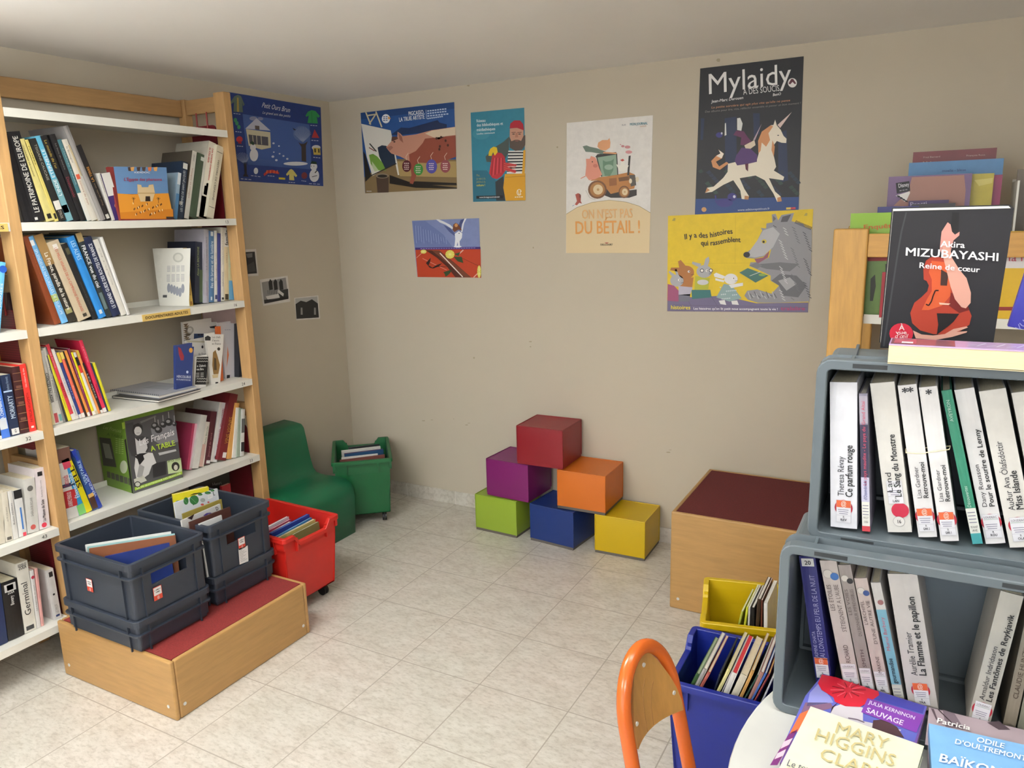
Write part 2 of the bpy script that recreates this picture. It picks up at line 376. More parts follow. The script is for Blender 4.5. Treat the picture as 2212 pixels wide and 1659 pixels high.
slate = mat('#2c323d', 0.42, 'plastic'); paper = mat('#dcdad8', 0.7); redst = mat('#c2412c', 0.5); greyink = mat('#7d7c80', 0.6)
def lib_sticker(ms, fr, w=0.032, h=0.046):
    ms.rect(fr, 0, 0, w, h, redst); ms.rect(fr, 0.002, h * 0.37, w - 0.002, h - 0.002, paper, 1)
    text(ms, fr, 'A. AIMER LIT', (0.004, h * 0.72), (w - 0.004, h * 0.72), 0.004, ink, True); text(ms, fr, 'TIMBRE', (0.008, h * 0.56), (w - 0.008, h * 0.56), 0.004, ink, True)
    text(ms, fr, '@', (w * 0.36, h * 0.10), (w * 0.64, h * 0.10), 0.009, paper)
def note(ms, fr):
    ms.poly(fr, [(0, 0.004), (0.042, 0), (0.046, 0.062), (0.002, 0.066)], paper)
    for k in range(8): ms.rect(fr, 0.005, 0.054 - k * 0.006, 0.018 + (k * 7 % 5) * 0.005, 0.0552 - k * 0.006, greyink, 1)
def upright(cx_, cy_, z0): return lambda v: V((cx_ + v.x, cy_ + v.y, z0 + v.z))
G1 = 'slate grey stacking crates on the bench'
cL, cR = (0.626, -1.889), (0.602, -1.559)
crate('stacking_crate', 'shallow dark grey crate under the crate with the brown album, nearest bench corner', upright(*cL, 0.2105), (*cL, 0.2105), 0.40, 0.30, 0.115, slate, G1, hole=False)
crate('stacking_crate', 'shallow dark grey crate carrying the crate with the taped handwritten note', upright(*cR, 0.2105), (*cR, 0.2105), 0.40, 0.30, 0.115, slate, G1, hole=False)
fx = lambda c, y, z: Fr((c[0] + 0.1935, c[1] + y, z), (0, 1, 0), (0, 0, 1)); fy = lambda c, x, z: Fr((c[0] + x, c[1] - 0.1425, z), (1, 0, 0), (0, 0, 1))
crate('stacking_crate', 'dark grey open crate with thin brown and blue albums, two red library stickers outside', upright(*cL, 0.3115), (*cL, 0.3115), 0.40, 0.30, 0.212, slate, G1,
      stickers=((fx(cL, -0.07, 0.366), lib_sticker, 'label_sticker', 'white and red label sticker'), (fy(cL, -0.045, 0.385), lib_sticker, 'label_sticker', 'white and red label sticker')))
crate('stacking_crate', 'dark grey open crate with yellow and leaf patterned albums and a taped note', upright(*cR, 0.3115), (*cR, 0.3115), 0.40, 0.30, 0.212, slate, G1,
      stickers=((fx(cR, -0.022, 0.385), lib_sticker, 'label_sticker', 'white and red label sticker'), (fx(cR, -0.026, 0.326), note, 'paper_note', 'handwritten white paper note')))
# ------------------------------------------------------------------ trays on castors
black = mat('#15161a', 0.45)
def tray(name, label, cx_, cy_, ang, m, group, notch, z0=0.058, H=0.302, L=0.43, W_=0.312):
    t = thing(name, label, 'bin', (cx_, cy_, 0), group); ca, sa = math.cos(ang), math.sin(ang)
    T = lambda v: V((cx_ + v.x * ca - v.y * sa, cy_ + v.x * sa + v.y * ca, v.z))
    ex = []
    for s in notch: ex += [(s, -0.098, 1), (s, -0.072, 2), (s, 0.072, 2), (s, 0.098, 1)]
    out = rrect(L, W_, 0.016, ex); dz = {0: 0, 1: 0, 2: -0.034}; zt = z0 + H
    def ring(ins, z, k=0, drop=True): return [T(V(((x - nx * ins) * (1 - k), (y - ny * ins) * (1 - k), z + (dz[g] if drop else 0)))) for x, y, nx, ny, g in out]
    R_ = [ring(0.02, z0, 0.075, False), ring(0.019, z0 + 0.006, 0.07, False), ring(0.017, zt - 0.075, 0, False), ring(0.017, zt - 0.019), ring(0.0, zt - 0.018), ring(0.0, zt - 0.002), ring(0.002, zt), ring(0.016, zt), ring(0.0175, zt - 0.002), ring(0.0195, zt - 0.03), ring(0.0195, zt - 0.08, 0, False), ring(0.024, z0 + 0.004, 0.07, False)]
    mb = MB(); mb.rings(R_, m)
    for sx in (-1, 1):
        for sy in (-1, 1):          # moulded ribs hanging from the rim
            for px, py, wx, wy in ((sx * (L / 2 - 0.0105), sy * (W_ / 2 - 0.075), 0.006, 0.003), (sx * (L / 2 - 0.065), sy * (W_ / 2 - 0.0105), 0.003, 0.006)):
                mb.box((px - wx, py - wy, zt - 0.075), (px + wx, py + wy, zt - 0.018), m, T)
            px, py = sx * (L / 2 - 0.03), sy * (W_ / 2 - 0.0125)
            mb.box((px - 0.028, py - 0.006, zt - 0.05), (px + 0.02, py + 0.006, zt - 0.018), m, T)
    mb.build('tub', t)
    for sx in (-1, 1):
        for sy in (-1, 1):
            px, py = sx * 0.155, sy * 0.098; mc = MB()
            mc.tube([T(V((px, py, 0.03))), T(V((px, py, z0)))], 0.006, black, 8)
            mc.tube([T(V((px - 0.012, py - 0.011, 0.0225))), T(V((px - 0.012, py - 0.003, 0.0225)))], 0.0222, black, 16)
            mc.tube([T(V((px - 0.012, py + 0.003, 0.0225))), T(V((px - 0.012, py + 0.011, 0.0225)))], 0.0222, black, 16)
            mc.box((px - 0.014, py - 0.004, 0.02), (px + 0.006, py + 0.004, 0.04), black, T)
            mc.build('castor', t)
    return T
G2 = 'coloured book bins on castors'
TG = tray('book_bin', 'dark green bin on castors holding albums in the corner of the room', 0.326, -0.314, math.radians(-49.5), mat('#10592f', 0.42, 'plastic'), G2, ('x-',))
TRd = tray('book_bin', 'bright red bin on castors holding albums behind the bench', 0.63, -1.24, math.radians(-2), mat('#bc2118', 0.42, 'plastic'), G2, ('x+',))
TY = tray('book_bin', 'yellow bin of children books in front of the tall birch box', 2.617, -1.105, math.radians(12.5), mat('#c6a608', 0.42, 'plastic'), G2, ('x-',))
TB = tray('book_bin', 'royal blue bin of books beside the orange chair', 2.644, -1.478, math.radians(1.0), mat('#10227e', 0.42, 'plastic'), G2, ('x-',))
# ------------------------------------------------------------------ foam cubes
def cube(label, colr, fl, ang, z0, w=0.25, d=0.235, h=0.192, base=True):
    t = thing('foam_cube', label, 'cube', (*fl, z0), 'soft foam play cubes'); ca, sa = math.cos(ang), math.sin(ang)
    T = lambda v: V((fl[0] + v.x * ca - v.y * sa, fl[1] + v.x * sa + v.y * ca, z0 + v.z))
    m = mat(colr, 0.42, 'vinyl'); mb = MB(); n = 9
    faces = ((lambda a, b: V((a, 0, b)), (0, -1, 0)), (lambda a, b: V((1, a, b)), (1, 0, 0)), (lambda a, b: V((1 - a, 1, b)), (0, 1, 0)), (lambda a, b: V((0, 1 - a, b)), (-1, 0, 0)), (lambda a, b: V((a, b, 1)), (0, 0, 1)))
    for fn, nn in faces:
        g = []
        for i in range(n):
            for j in range(n):
                a, b = i / (n - 1), j / (n - 1); q = fn(a, b); bul = 0.006 * (math.sin(math.pi * a) * math.sin(math.pi * b)) ** 0.6 if nn[2] == 0 else -0.003 * (math.sin(math.pi * a) * math.sin(math.pi * b)) ** 0.5
                e = 0.004; q = V((e + q.x * (w - 2 * e), e + q.y * (d - 2 * e), 0.012 + q.z * (h - 0.014))) + V(nn) * bul
                g.append(T(q))
        mb.add(g, [(i * n + j, (i + 1) * n + j, (i + 1) * n + j + 1, i * n + j + 1) for i in range(n - 1) for j in range(n - 1)], m, True)
    o = mb.build('cover', t)
    ms = MB(); c4 = [V((0.004, 0.004, h)), V((w - 0.004, 0.004, h)), V((w - 0.004, d - 0.004, h)), V((0.004, d - 0.004, h))]
    for a, b in zip(c4, c4[1:] + c4[:1]): ms.tube([T(a - V((0, 0, 0.002))), T(b - V((0, 0, 0.002)))], 0.0028, m, 6)
    for k in c4[:3]: ms.tube([T(V((k.x, k.y, 0.012))), T(V((k.x, k.y, h - 0.002)))], 0.0026, m, 6)
    ms.build('seam_piping', t)
    if not base:
        mz = MB(); mz.box((0.004, 0.003, 0), (w - 0.004, d - 0.006, 0.0125), m, T); mz.build('base', t); return
    gz = mat('#5b554f', 0.6); mz = MB()
    mz.box((0.004, 0.003, 0), (w - 0.004, d - 0.006, 0.0125), gz, T); mz.tube([T(V((w - 0.05, -0.001, 0.005))), T(V((w - 0.02, -0.003, 0.004)))], 0.0015, gz, 6)
    z = mz.build('zipped_base', t); z['label'] = 'grey base with a zip'
cube('lime green foam cube at the left of the bottom row', '#88a02e', (1.003, -0.262), -0.05, 0)
cube('navy blue foam cube in the middle of the bottom row', '#142f6c', (1.318, -0.262), -0.1, 0, d=0.225)
cube('yellow foam cube on the floor at the right of the bottom row', '#bfa006', (1.66, -0.258), 0.02, 0)
cube('magenta purple foam cube resting on the green and blue cubes', '#721a5c', (1.066, -0.245), -0.06, 0.193, base=False)
cube('orange foam cube resting on the blue and yellow cubes', '#c2661a', (1.468, -0.26), 0.015, 0.193, d=0.245)
cube('dark red foam cube on top of the stack', '#80161f', (1.25, -0.255), 0.015, 0.3865, d=0.235, base=False)
# ------------------------------------------------------------------ green foam chair
def foam_chair():
    prof = [(0.46, 0.0), (0.468, 0.12), (0.474, 0.20), (0.468, 0.243), (0.45, 0.27), (0.42, 0.285), (0.37, 0.291), (0.31, 0.288), (0.26, 0.288), (0.222, 0.295), (0.198, 0.318), (0.184, 0.36), (0.172, 0.42), (0.162, 0.48), (0.152, 0.53), (0.140, 0.546), (0.09, 0.553), (0.03, 0.556), (0.012, 0.545), (0.012, 0.0)]
    t = thing('foam_chair', 'low green foam chair without legs against the left wall', 'chair', (0.24, -0.75, 0))
    m = mat('#0e5a3a', 0.4, 'vinyl'); y0, y1 = -0.552, -0.945; mb = MB(); st = []
    for y, sh in ((y0, 0.008), (y0 - 0.005, 0.0022), (y0 - 0.012, 0), (-0.68, 0.0), (-0.8, 0.0), (y1 + 0.012, 0), (y1 + 0.005, 0.0022), (y1, 0.008)):
        st.append([(max(0.012, x + (0.24 - x) / 0.24 * sh), y, max(0, z - sh * (1 if z > 0.01 else 0))) for x, z in prof])
    mb.rings(st, m, (True, True), True); mb.build('foam_body', t)
    ms = MB(); ms.tube([(x + 0.001, y1 + 0.004, z) for x, z in prof[:-1]], 0.003, m, 6); ms.build('seam_piping', t)
foam_chair()
# ------------------------------------------------------------------ orange school chair
def school_chair():
    om = mat('#c05a1e', 0.22); ply = mat('#ad7f42', 0.4, 'wood'); plye = mat('#8a5f30', 0.5); r = 0.0133
    phi, k, hw, c0 = math.radians(74.9), 0.224, 0.0745, V((2.560, -2.1845, 0.7867))
    e = V((math.cos(phi), math.sin(phi), 0)); nf = V((math.sin(phi), -math.cos(phi), 0)); zz_ = V((0, 0, 1))
    t = thing('school_chair', 'orange tubular chair with pale wooden curved back beside the white table', 'chair', tuple(c0 + nf * 0.2 - zz_ * c0.z))
    def P(u, s_, o=0.0): return c0 + e * (u * hw) + nf * (k * s_ + o) - zz_ * s_
    half = []
    for i in range(13):
        a = math.pi / 2 * i / 12; half.append((1.06 * math.sin(a), 0.115 * (1 - math.cos(a))))
    half += [(1.07, 0.16), (1.08, 0.22), (1.1, 0.30), (1.2, 0.34)]
    path = [P(-u, q) for u, q in half[::-1]] + [P(u, q) for u, q in half[1:]]
    mb = MB(); mb.tube(path, r, om, 16); mb.build('back_tube', t)
    base = c0 + nf * 0.07; mb = MB(); fl = lambda u, f, z: V((base.x, base.y, 0)) + e * u + nf * f + zz_ * z
    for sg in (-1, 1):
        q = P(1.2 * sg, 0.34); mb.tube([q, fl(sg * 0.16, 0.0, 0.415), fl(sg * 0.17, -0.03, 0.2), fl(sg * 0.18, -0.06, 0.0135)], r, om, 12)
        mb.tube([fl(sg * 0.16, 0.005, 0.412), fl(sg * 0.165, 0.30, 0.412), fl(sg * 0.17, 0.33, 0.39), fl(sg * 0.18, 0.36, 0.0135)], r, om, 12)
    mb.tube([fl(-0.17, -0.03, 0.2), fl(0.17, -0.03, 0.2)], 0.009, om, 10); mb.build('leg_frame', t)
    top = [(0, 0.010), (0.2, 0.014), (0.35, 0.021), (0.5, 0.035), (0.65, 0.054), (0.8, 0.075), (0.92, 0.098), (1.0, 0.125)]
    us = [-u for u, _ in top[::-1]] + [u for u, _ in top[1:]]; ts = [q for _, q in top[::-1]] + [q for _, q in top[1:]]; nq = 8; fr_, bk = [], []
    off = lambda u: 0.012 - 0.016 * (1 - u * u)
    for u, tp in zip(us, ts):
        for j in range(nq):
            q = tp + (0.145 - tp) * j / (nq - 1); fr_.append(P(u, q, off(u) + 0.0045)); bk.append(P(u, q, off(u) - 0.0045))
    n = len(us); f1 = [(i * nq + j, (i + 1) * nq + j, (i + 1) * nq + j + 1, i * nq + j + 1) for i in range(n - 1) for j in range(nq - 1)]
    mb = MB(); mb.add(fr_, [f[::-1] for f in f1], ply, True); mb.add(bk, f1, ply, True)
    edge = [i * nq for i in range(n)] + [(n - 1) * nq + j for j in range(1, nq)] + [i * nq + nq - 1 for i in range(n - 2, -1, -1)] + [j for j in range(nq - 2, 0, -1)]
    N_ = len(edge); mb.add([fr_[q] for q in edge] + [bk[q] for q in edge], [(i, (i + 1) % N_, N_ + (i + 1) % N_, N_ + i) for i in range(N_)], plye)
    for g_ in ([(-0.03, 0.055), (-0.2, 0.07), (-0.3, 0.095), (-0.34, 0.143)], [(0.25, 0.07), (0.1, 0.085), (0.0, 0.11), (-0.03, 0.143)]):
        mb.tube([P(u, q, off(u) + 0.0044) for u, q in g_], 0.0009, plye, 6)
    o = mb.build('backrest', t)
    for u, q in ((0.0, 0.031), (0.82, 0.107), (-0.82, 0.107)):
        p = P(u, q, off(u) + 0.004); ms = MB(); ms.tube([p, p + nf * 0.0025], 0.0042, steel, 12); ms.build('screw', o)
    mb = MB(); pts = [(-0.16, 0.02), (-0.175, 0.28), (-0.16, 0.33), (-0.1, 0.355), (0.1, 0.355), (0.16, 0.33), (0.175, 0.28), (0.16, 0.02)]
    mb.rings([[fl(u, f, 0.4260) for u, f in pts], [fl(u, f, 0.4370) for u, f in pts]], ply); mb.build('seat', t, bevel=0.003)
school_chair()
# ------------------------------------------------------------------ round white table
def table():
    t = thing('round_table', 'round white laminate table carrying the grey crates of large print books', 'table', (3.293, -2.314, 0))
    wm = mat('#c6c6c0', 0.25, 'plastic'); em = mat('#b9a48c', 0.5, 'wood'); R0, n, c = 0.53, 96, (3.293, -2.314)
    ring = lambda r, z: [(c[0] + r * math.cos(k * math.tau / n), c[1] + r * math.sin(k * math.tau / n), z) for k in range(n)]
    mb = MB(); mb.rings([ring(R0, 0.7225), ring(R0 + 0.001, 0.724), ring(R0 + 0.001, 0.743)], em, (True, False)); mb.rings([ring(R0 + 0.001, 0.743), ring(R0 - 0.001, 0.747)], wm, (False, True)); mb.build('tabletop', t)
    for a in (0.5, 2.2, 3.7, 5.4):
        x, y = c[0] + 0.40 * math.cos(a), c[1] + 0.40 * math.sin(a); ml = MB(); ml.tube([(x, y, 0), (x, y, 0.7225)], 0.02, mat('#9a9a98', 0.35), 14); ml.build('leg', t)
table()
# ------------------------------------------------------------------ grey crates lying on their sides on the table
grey = mat('#586166', 0.36, 'plastic')
def lying(x0, yf, zb, ang, H=0.20, L=0.40, W_=0.30):
    ca, sa = math.cos(ang), math.sin(ang)
    def T(v):
        lx, ly = v.x + L / 2, H - v.z
        return V((x0 + lx * ca - ly * sa, yf + lx * sa + ly * ca, zb + W_ / 2 + v.y))
    return T
TLo = lying(2.7985, -2.205, 0.7472, 0.0157); TUp = lying(2.8305, -2.1506, 1.0385, 0.0398)
G3 = 'grey crates lying on their sides on the table'
crate('stacking_crate', 'mid grey crate lying on its side on the white table, lower of two', TLo, TLo(V((0, -0.15, 0.1))), 0.40, 0.30, 0.20, grey, G3, hole=False, slots=True)
crate('stacking_crate', 'mid grey crate lying on its side on top of the other, book stack above it', TUp, TUp(V((0, -0.15, 0.1))), 0.40, 0.30, 0.20, grey, G3, hole=False, slots=True)
# ------------------------------------------------------------------ posters and photographs pinned to the walls
def sheet(name, label, cat, corners, plane, crop, base, group=None, curl=0.0):
    """a sheet of paper on a wall; corners TL, TR, BR, BL in crop pixels"""
    ax, n = plane; p0 = (0, 0, 0)
    C4 = [hit(*cr(crop, *c), p0, n) for c in corners]; n_ = V(n); mb = MB(); m = mat(base, 0.5, 'cover'); N_ = 8; g = []
    for i in range(N_ + 1):
        for j in range(N_ + 1):
            u, v = i / N_, j / N_
            q = (C4[0] * (1 - u) + C4[1] * u) * (1 - v) + (C4[3] * (1 - u) + C4[2] * u) * v
            g.append(q + n_ * 0.0016)
    fs = []
    for i in range(N_):
        for j in range(N_):
            a = i * (N_ + 1) + j; f = (a, a + 1, a + N_ + 2, a + N_ + 1)
            if (g[f[1]] - g[f[0]]).cross(g[f[2]] - g[f[0]]).dot(n_) < 0: f = f[::-1]
            fs.append(f)
    mb.add(g, fs, m); bk = [C4[k] + n_ * 0.0004 for k in range(4)]; fk = [C4[k] + n_ * 0.0016 for k in range(4)]
    mb.add(bk + fk, [(0, 1, 5, 4), (1, 2, 6, 5), (2, 3, 7, 6), (3, 0, 4, 7)], m)
    pf = PF(crop, n_ * 0.0016, n)
    def done():
        c = sum(C4, V((0, 0, 0))) / 4; return tag(mb.build(name, None, (c.x, c.y, c.z)), label, cat, group)
    return mb, pf, done
WA, WB = ('x', (1, 0, 0)), ('y', (0, -1, 0))
def pk(c): return mat(c, 0.5)
def P(mb, pf, c, pts, l=1): mb.poly(pf, pts, pk(c), l)
def E(mb, pf, c, x, y, a, b, l=2): mb.ell(pf, x, y, a, b, pk(c), l)
def X(mb, pf, s, A, B, h, c, bold=False, shear=0.0, l=10, warp=None): text(mb, pf, s, A, B, h, pk(c), bold, shear, l, True, True, warp)
def dash(mb, pf, x0, y0, x1, y1, c, w=4, l=4, n=5):
    for k in range(n):
        a, b = k / n, (k + 0.72) / n; mb.line(pf, [(x0 + (x1 - x0) * a, y0 + (y1 - y0) * a), (x0 + (x1 - x0) * b, y0 + (y1 - y0) * b)], w, pk(c), l)
# -- blue winter poster, left wall
mb, pf, done = sheet('poster', 'dark blue children poster of a snowy house on the left wall beside the bookcase', 'poster', [(-43, 65), (1387, 303), (1428, 1530), (123, 1450)], WA, 'H', '#213a80', 'posters on the walls')
P(mb, pf, '#4260a4', [(172, 405), (1215, 570), (1250, 1270), (255, 1195)]); P(mb, pf, '#6f81b4', [(240, 1085), (1240, 1180), (1250, 1270), (255, 1195)])
E(mb, pf, '#8e93b4', 340, 475, 60, 32); E(mb, pf, '#7f88b2', 450, 480, 45, 26)
P(mb, pf, '#cfc8ac', [(225, 640), (605, 690), (615, 930), (470, 960), (270, 900)], 2); P(mb, pf, '#c3c6d6', [(215, 635), (390, 470), (610, 665)], 3)
P(mb, pf, '#6a5d57', [(365, 585), (435, 593), (437, 655), (370, 645)], 4); P(mb, pf, '#54535c', [(265, 725), (570, 765), (575, 900), (285, 870)], 3)
for x in (330, 390, 460): mb.line(pf, [(x, 740), (x + 10, 880)], 10, pk('#cfc8ac'), 4)
E(mb, pf, '#dfe1e8', 350, 1045, 66, 98, 4); E(mb, pf, '#dfe1e8', 335, 925, 46, 52, 5); P(mb, pf, '#23452f', [(290, 860), (325, 820), (360, 870), (340, 895)], 6)
P(mb, pf, '#3f3430', [(1040, 840), (1080, 870), (1130, 870), (1190, 830), (1160, 900), (1165, 1150), (1095, 1140), (1090, 920)], 3); E(mb, pf, '#5a72a8', 1090, 710, 130, 120, 2)
for k in range(16): mb.line(pf, [(1110, 850), (1110 + 130 * math.cos(k * 0.2 + 0.06), 720 - 110 * math.sin(k * 0.2 + 0.06))], 5, pk('#93a3c8'), 4)
E(mb, pf, '#dfe1e8', 1000, 1180, 190, 30, 3)
for x, y, a in ((655, 862, 18), (740, 905, 14), (645, 1070, 22), (700, 1125, 20), (810, 1060, 16), (750, 1025, 14), (870, 1105, 18), (660, 1000, 12)): E(mb, pf, '#d7dbe6', x, y, a, a * 0.8, 4)
P(mb, pf, '#141a30', [(950, 618), (1010, 655), (975, 660)], 5)
P(mb, pf, '#5f7267', [(45, 130), (100, 105), (150, 130), (205, 260), (180, 285), (165, 225), (180, 380), (30, 370), (40, 220), (0, 250), (-20, 230)], 2); P(mb, pf, '#b29a4a', [(85, 150), (110, 150), (120, 375), (85, 370)], 3)
for x, y in ((60, 500), (85, 550), (115, 610)): E(mb, pf, '#3d9464', x, y, 26, 34)
E(mb, pf, '#b02b36', 125, 800, 50, 48); P(mb, pf, '#b02b36', [(105, 840), (150, 840), (160, 870), (105, 865)], 2)
P(mb, pf, '#241f2a', [(190, 1170), (235, 1170), (240, 1340), (270, 1385), (175, 1380), (205, 1330)], 2)
for k in range(13): mb.line(pf, [(212, 1190), (165 + 105 * math.cos(k * 0.25), 1090 - 85 * math.sin(k * 0.25))], 6, pk('#8d9cc4'), 3)
P(mb, pf, '#2f9a55', [(1190, 370), (1250, 345), (1310, 360), (1380, 440), (1350, 465), (1330, 440), (1345, 555), (1185, 545), (1205, 430), (1165, 450), (1155, 430)], 2); mb.line(pf, [(1250, 370), (1258, 545)], 5, pk('#1c6a39'), 3)
P(mb, pf, '#b52a34', [(1295, 645), (1370, 780), (1250, 775)], 2); E(mb, pf, '#d2d5de', 1320, 930, 68, 40); P(mb, pf, '#cdb355', [(1270, 930), (1380, 935), (1390, 1045), (1280, 1040)], 3); P(mb, pf, '#30292c', [(1290, 945), (1312, 945), (1316, 1005), (1293, 1003)], 4); P(mb, pf, '#30292c', [(1350, 950), (1368, 950), (1372, 1010), (1353, 1008)], 4)
E(mb, pf, '#dfe1e8', 1290, 1365, 76, 100, 3); E(mb, pf, '#dfe1e8', 1282, 1225, 55, 58, 4); P(mb, pf, '#1d3b2b', [(1230, 1180), (1335, 1190), (1320, 1150), (1250, 1140)], 5); mb.line(pf, [(1300, 1325), (1335, 1285)], 14, pk('#1b1b22'), 5); mb.line(pf, [(1255, 1385), (1335, 1365)], 9, pk('#1b1b22'), 5); E(mb, pf, '#20202a', 1240, 1218, 6, 8, 6); E(mb, pf, '#20202a', 1285, 1218, 6, 8, 6)
E(mb, pf, '#dfe1e8', 381, 1293, 34, 50); P(mb, pf, '#b3322c', [(500, 1340), (560, 1285), (640, 1275), (740, 1310), (745, 1345), (640, 1325), (570, 1330), (510, 1375)], 2)
for x in (555, 610, 665, 715): mb.line(pf, [(x, 1282), (x - 5, 1330)], 14, pk('#d9703a'), 3)
P(mb, pf, '#d8cb72', [(900, 1280), (930, 1262), (960, 1280), (1025, 1365), (1005, 1390), (970, 1360), (980, 1440), (900, 1435), (900, 1345), (865, 1370), (850, 1345)], 2); P(mb, pf, '#e0c735', [(737, 1393), (838, 1400), (836, 1430), (738, 1423)], 2); E(mb, pf, '#7a3034', 1135, 1365, 46, 52)
X(mb, pf, 'Petit Ours Brun', (468, 300), (908, 382), 78, '#e6e6ee', False, 0.12); X(mb, pf, 'Le grand ami des petits', (480, 398), (915, 458), 40, '#dcdce8', False, 0.2)
for a in ((32, 395, 150, 412), (62, 680, 165, 690), (85, 905, 190, 912), (1230, 582, 1345, 590), (1245, 815, 1365, 825), (1275, 1080, 1395, 1092), (145, 1415, 325, 1430), (305, 1365, 465, 1385), (565, 1368, 680, 1378), (890, 1470, 1000, 1478), (1090, 1445, 1170, 1455), (1210, 1490, 1395, 1502)): dash(mb, pf, *a, '#c5cbe0', 10, 4, 3)
done()
# -- pig painting poster
mb, pf, done = sheet('poster', 'landscape photo poster of a pink pig painting on an easel, back wall', 'poster', [(78, 137), (895, 43), (920, 800), (118, 840)], WB, 'I', '#24508f', 'posters on the walls')
P(mb, pf, '#1c4077', [(78, 137), (895, 43), (897, 100), (80, 195)], 1); P(mb, pf, '#7f6a46', [(110, 700), (330, 540), (912, 545), (920, 800), (118, 840)], 1); P(mb, pf, '#a8905c', [(390, 560), (912, 560), (916, 700), (420, 690)], 2)
P(mb, pf, '#1a2d54', [(340, 330), (430, 265), (500, 270), (750, 200), (765, 222), (830, 238), (830, 290), (430, 330)], 2)
for a, b in (((122, 132), (165, 240)), ((210, 125), (262, 262)), ((140, 160), (205, 150)), ((215, 140), (152, 235))): mb.line(pf, [a, b], 12, pk('#cdbf9c'), 2)
P(mb, pf, '#d9d6cc', [(82, 232), (340, 290), (395, 560), (415, 680), (402, 682), (380, 575), (180, 690), (130, 520)], 3)
P(mb, pf, '#1c2b3f', [(225, 440), (262, 420), (300, 425), (340, 450), (372, 500), (385, 585), (330, 610), (290, 622), (240, 520)], 4); P(mb, pf, '#6f9a3a', [(150, 505), (185, 495), (225, 520), (270, 575), (300, 640), (250, 640), (200, 640), (165, 580)], 4); P(mb, pf, '#b9c79a', [(175, 560), (205, 600), (235, 640), (200, 650), (180, 610)], 5); mb.line(pf, [(155, 405), (215, 475)], 10, pk('#2c2a24'), 4); mb.line(pf, [(150, 440), (200, 470)], 8, pk('#7a3a34'), 4)
P(mb, pf, '#1e1a16', [(100, 470), (118, 500), (170, 690), (118, 740), (112, 640)], 2)
P(mb, pf, '#c08a74', [(300, 438), (345, 385), (350, 345), (398, 345), (400, 302), (425, 318), (445, 340), (560, 325), (700, 288), (905, 258), (912, 520), (750, 580), (580, 572), (562, 690), (535, 760), (505, 752), (522, 680), (505, 560), (425, 520), (345, 492), (325, 470)], 5)
P(mb, pf, '#8f4a38', [(500, 500), (560, 470), (620, 400), (640, 362), (905, 335), (912, 520), (750, 580), (580, 572), (562, 690), (535, 760), (505, 752), (522, 680), (505, 560)], 6); P(mb, pf, '#d8c4a8', [(640, 318), (700, 292), (905, 260), (906, 330), (820, 340), (760, 370), (700, 345)], 6)
P(mb, pf, '#5d3a30', [(350, 345), (395, 345), (405, 362), (360, 385), (345, 380)], 7); P(mb, pf, '#96604e', [(404, 310), (438, 345), (450, 400), (420, 375)], 7); E(mb, pf, '#2d1f1c', 372, 390, 9, 6, 8); P(mb, pf, '#a06a58', [(300, 438), (345, 425), (362, 440), (330, 470)], 7)
for x, y in ((740, 360), (770, 430), (820, 380), (840, 420), (780, 350), (765, 455)): E(mb, pf, '#4c2a24', x, y, 9, 12, 7)
P(mb, pf, '#1c1712', [(330, 680), (500, 740), (560, 735), (915, 750), (918, 770), (700, 768), (918, 790), (918, 800), (560, 792), (330, 755)], 4)
P(mb, pf, '#4a382c', [(212, 690), (322, 690), (322, 832), (225, 835)], 6); E(mb, pf, '#8a7d68', 267, 688, 56, 22, 7); E(mb, pf, '#26201a', 267, 690, 44, 14, 8); mb.line(pf, [(160, 690), (390, 580)], 9, pk('#2c241c'), 6)
for x, y, a, b, c in ((480, 602, 40, 52, '#571f26'), (582, 632, 41, 52, '#3f8f3d'), (697, 605, 48, 62, '#5450a0'), (818, 604, 44, 56, '#8f4a50')):
    E(mb, pf, c, x, y, a, b, 8); mb.line(pf, [(x, y - b), (x - 8, y - b - 30), (x + 14, y - b - 62)], 4, pk('#d9c9b4'), 8)
    for k in range(4): dash(mb, pf, x - 24 + k % 2 * 4, y - 24 + k * 17, x + 24 - k % 2 * 4, y - 24 + k * 17, '#e9dcd4', 7, 9, 3)
E(mb, pf, '#e4e6ea', 298, 188, 36, 40, 4); P(mb, pf, '#d99a4a', [(315, 165), (342, 185), (318, 195)], 5)
for k in range(3): dash(mb, pf, 274, 172 + k * 16, 318, 168 + k * 16, '#2c4a7c', 7, 5, 2)
X(mb, pf, 'PIGCASSO,', (497, 162), (635, 145), 36, '#eceef2', True); X(mb, pf, 'LA TRUIE ARTISTE', (414, 214), (637, 187), 36, '#eceef2', True); mb.line(pf, [(648, 110), (652, 190)], 3, pk('#cfd8e6'), 4)
for k, w in enumerate((172, 172, 190, 140)): dash(mb, pf, 660, 121 + k * 22, 660 + w, 101 + k * 22, '#c2cfe4', 11, 4, 8)
dash(mb, pf, 130, 822, 175, 822, '#cfd2d6', 6, 6, 3); done()
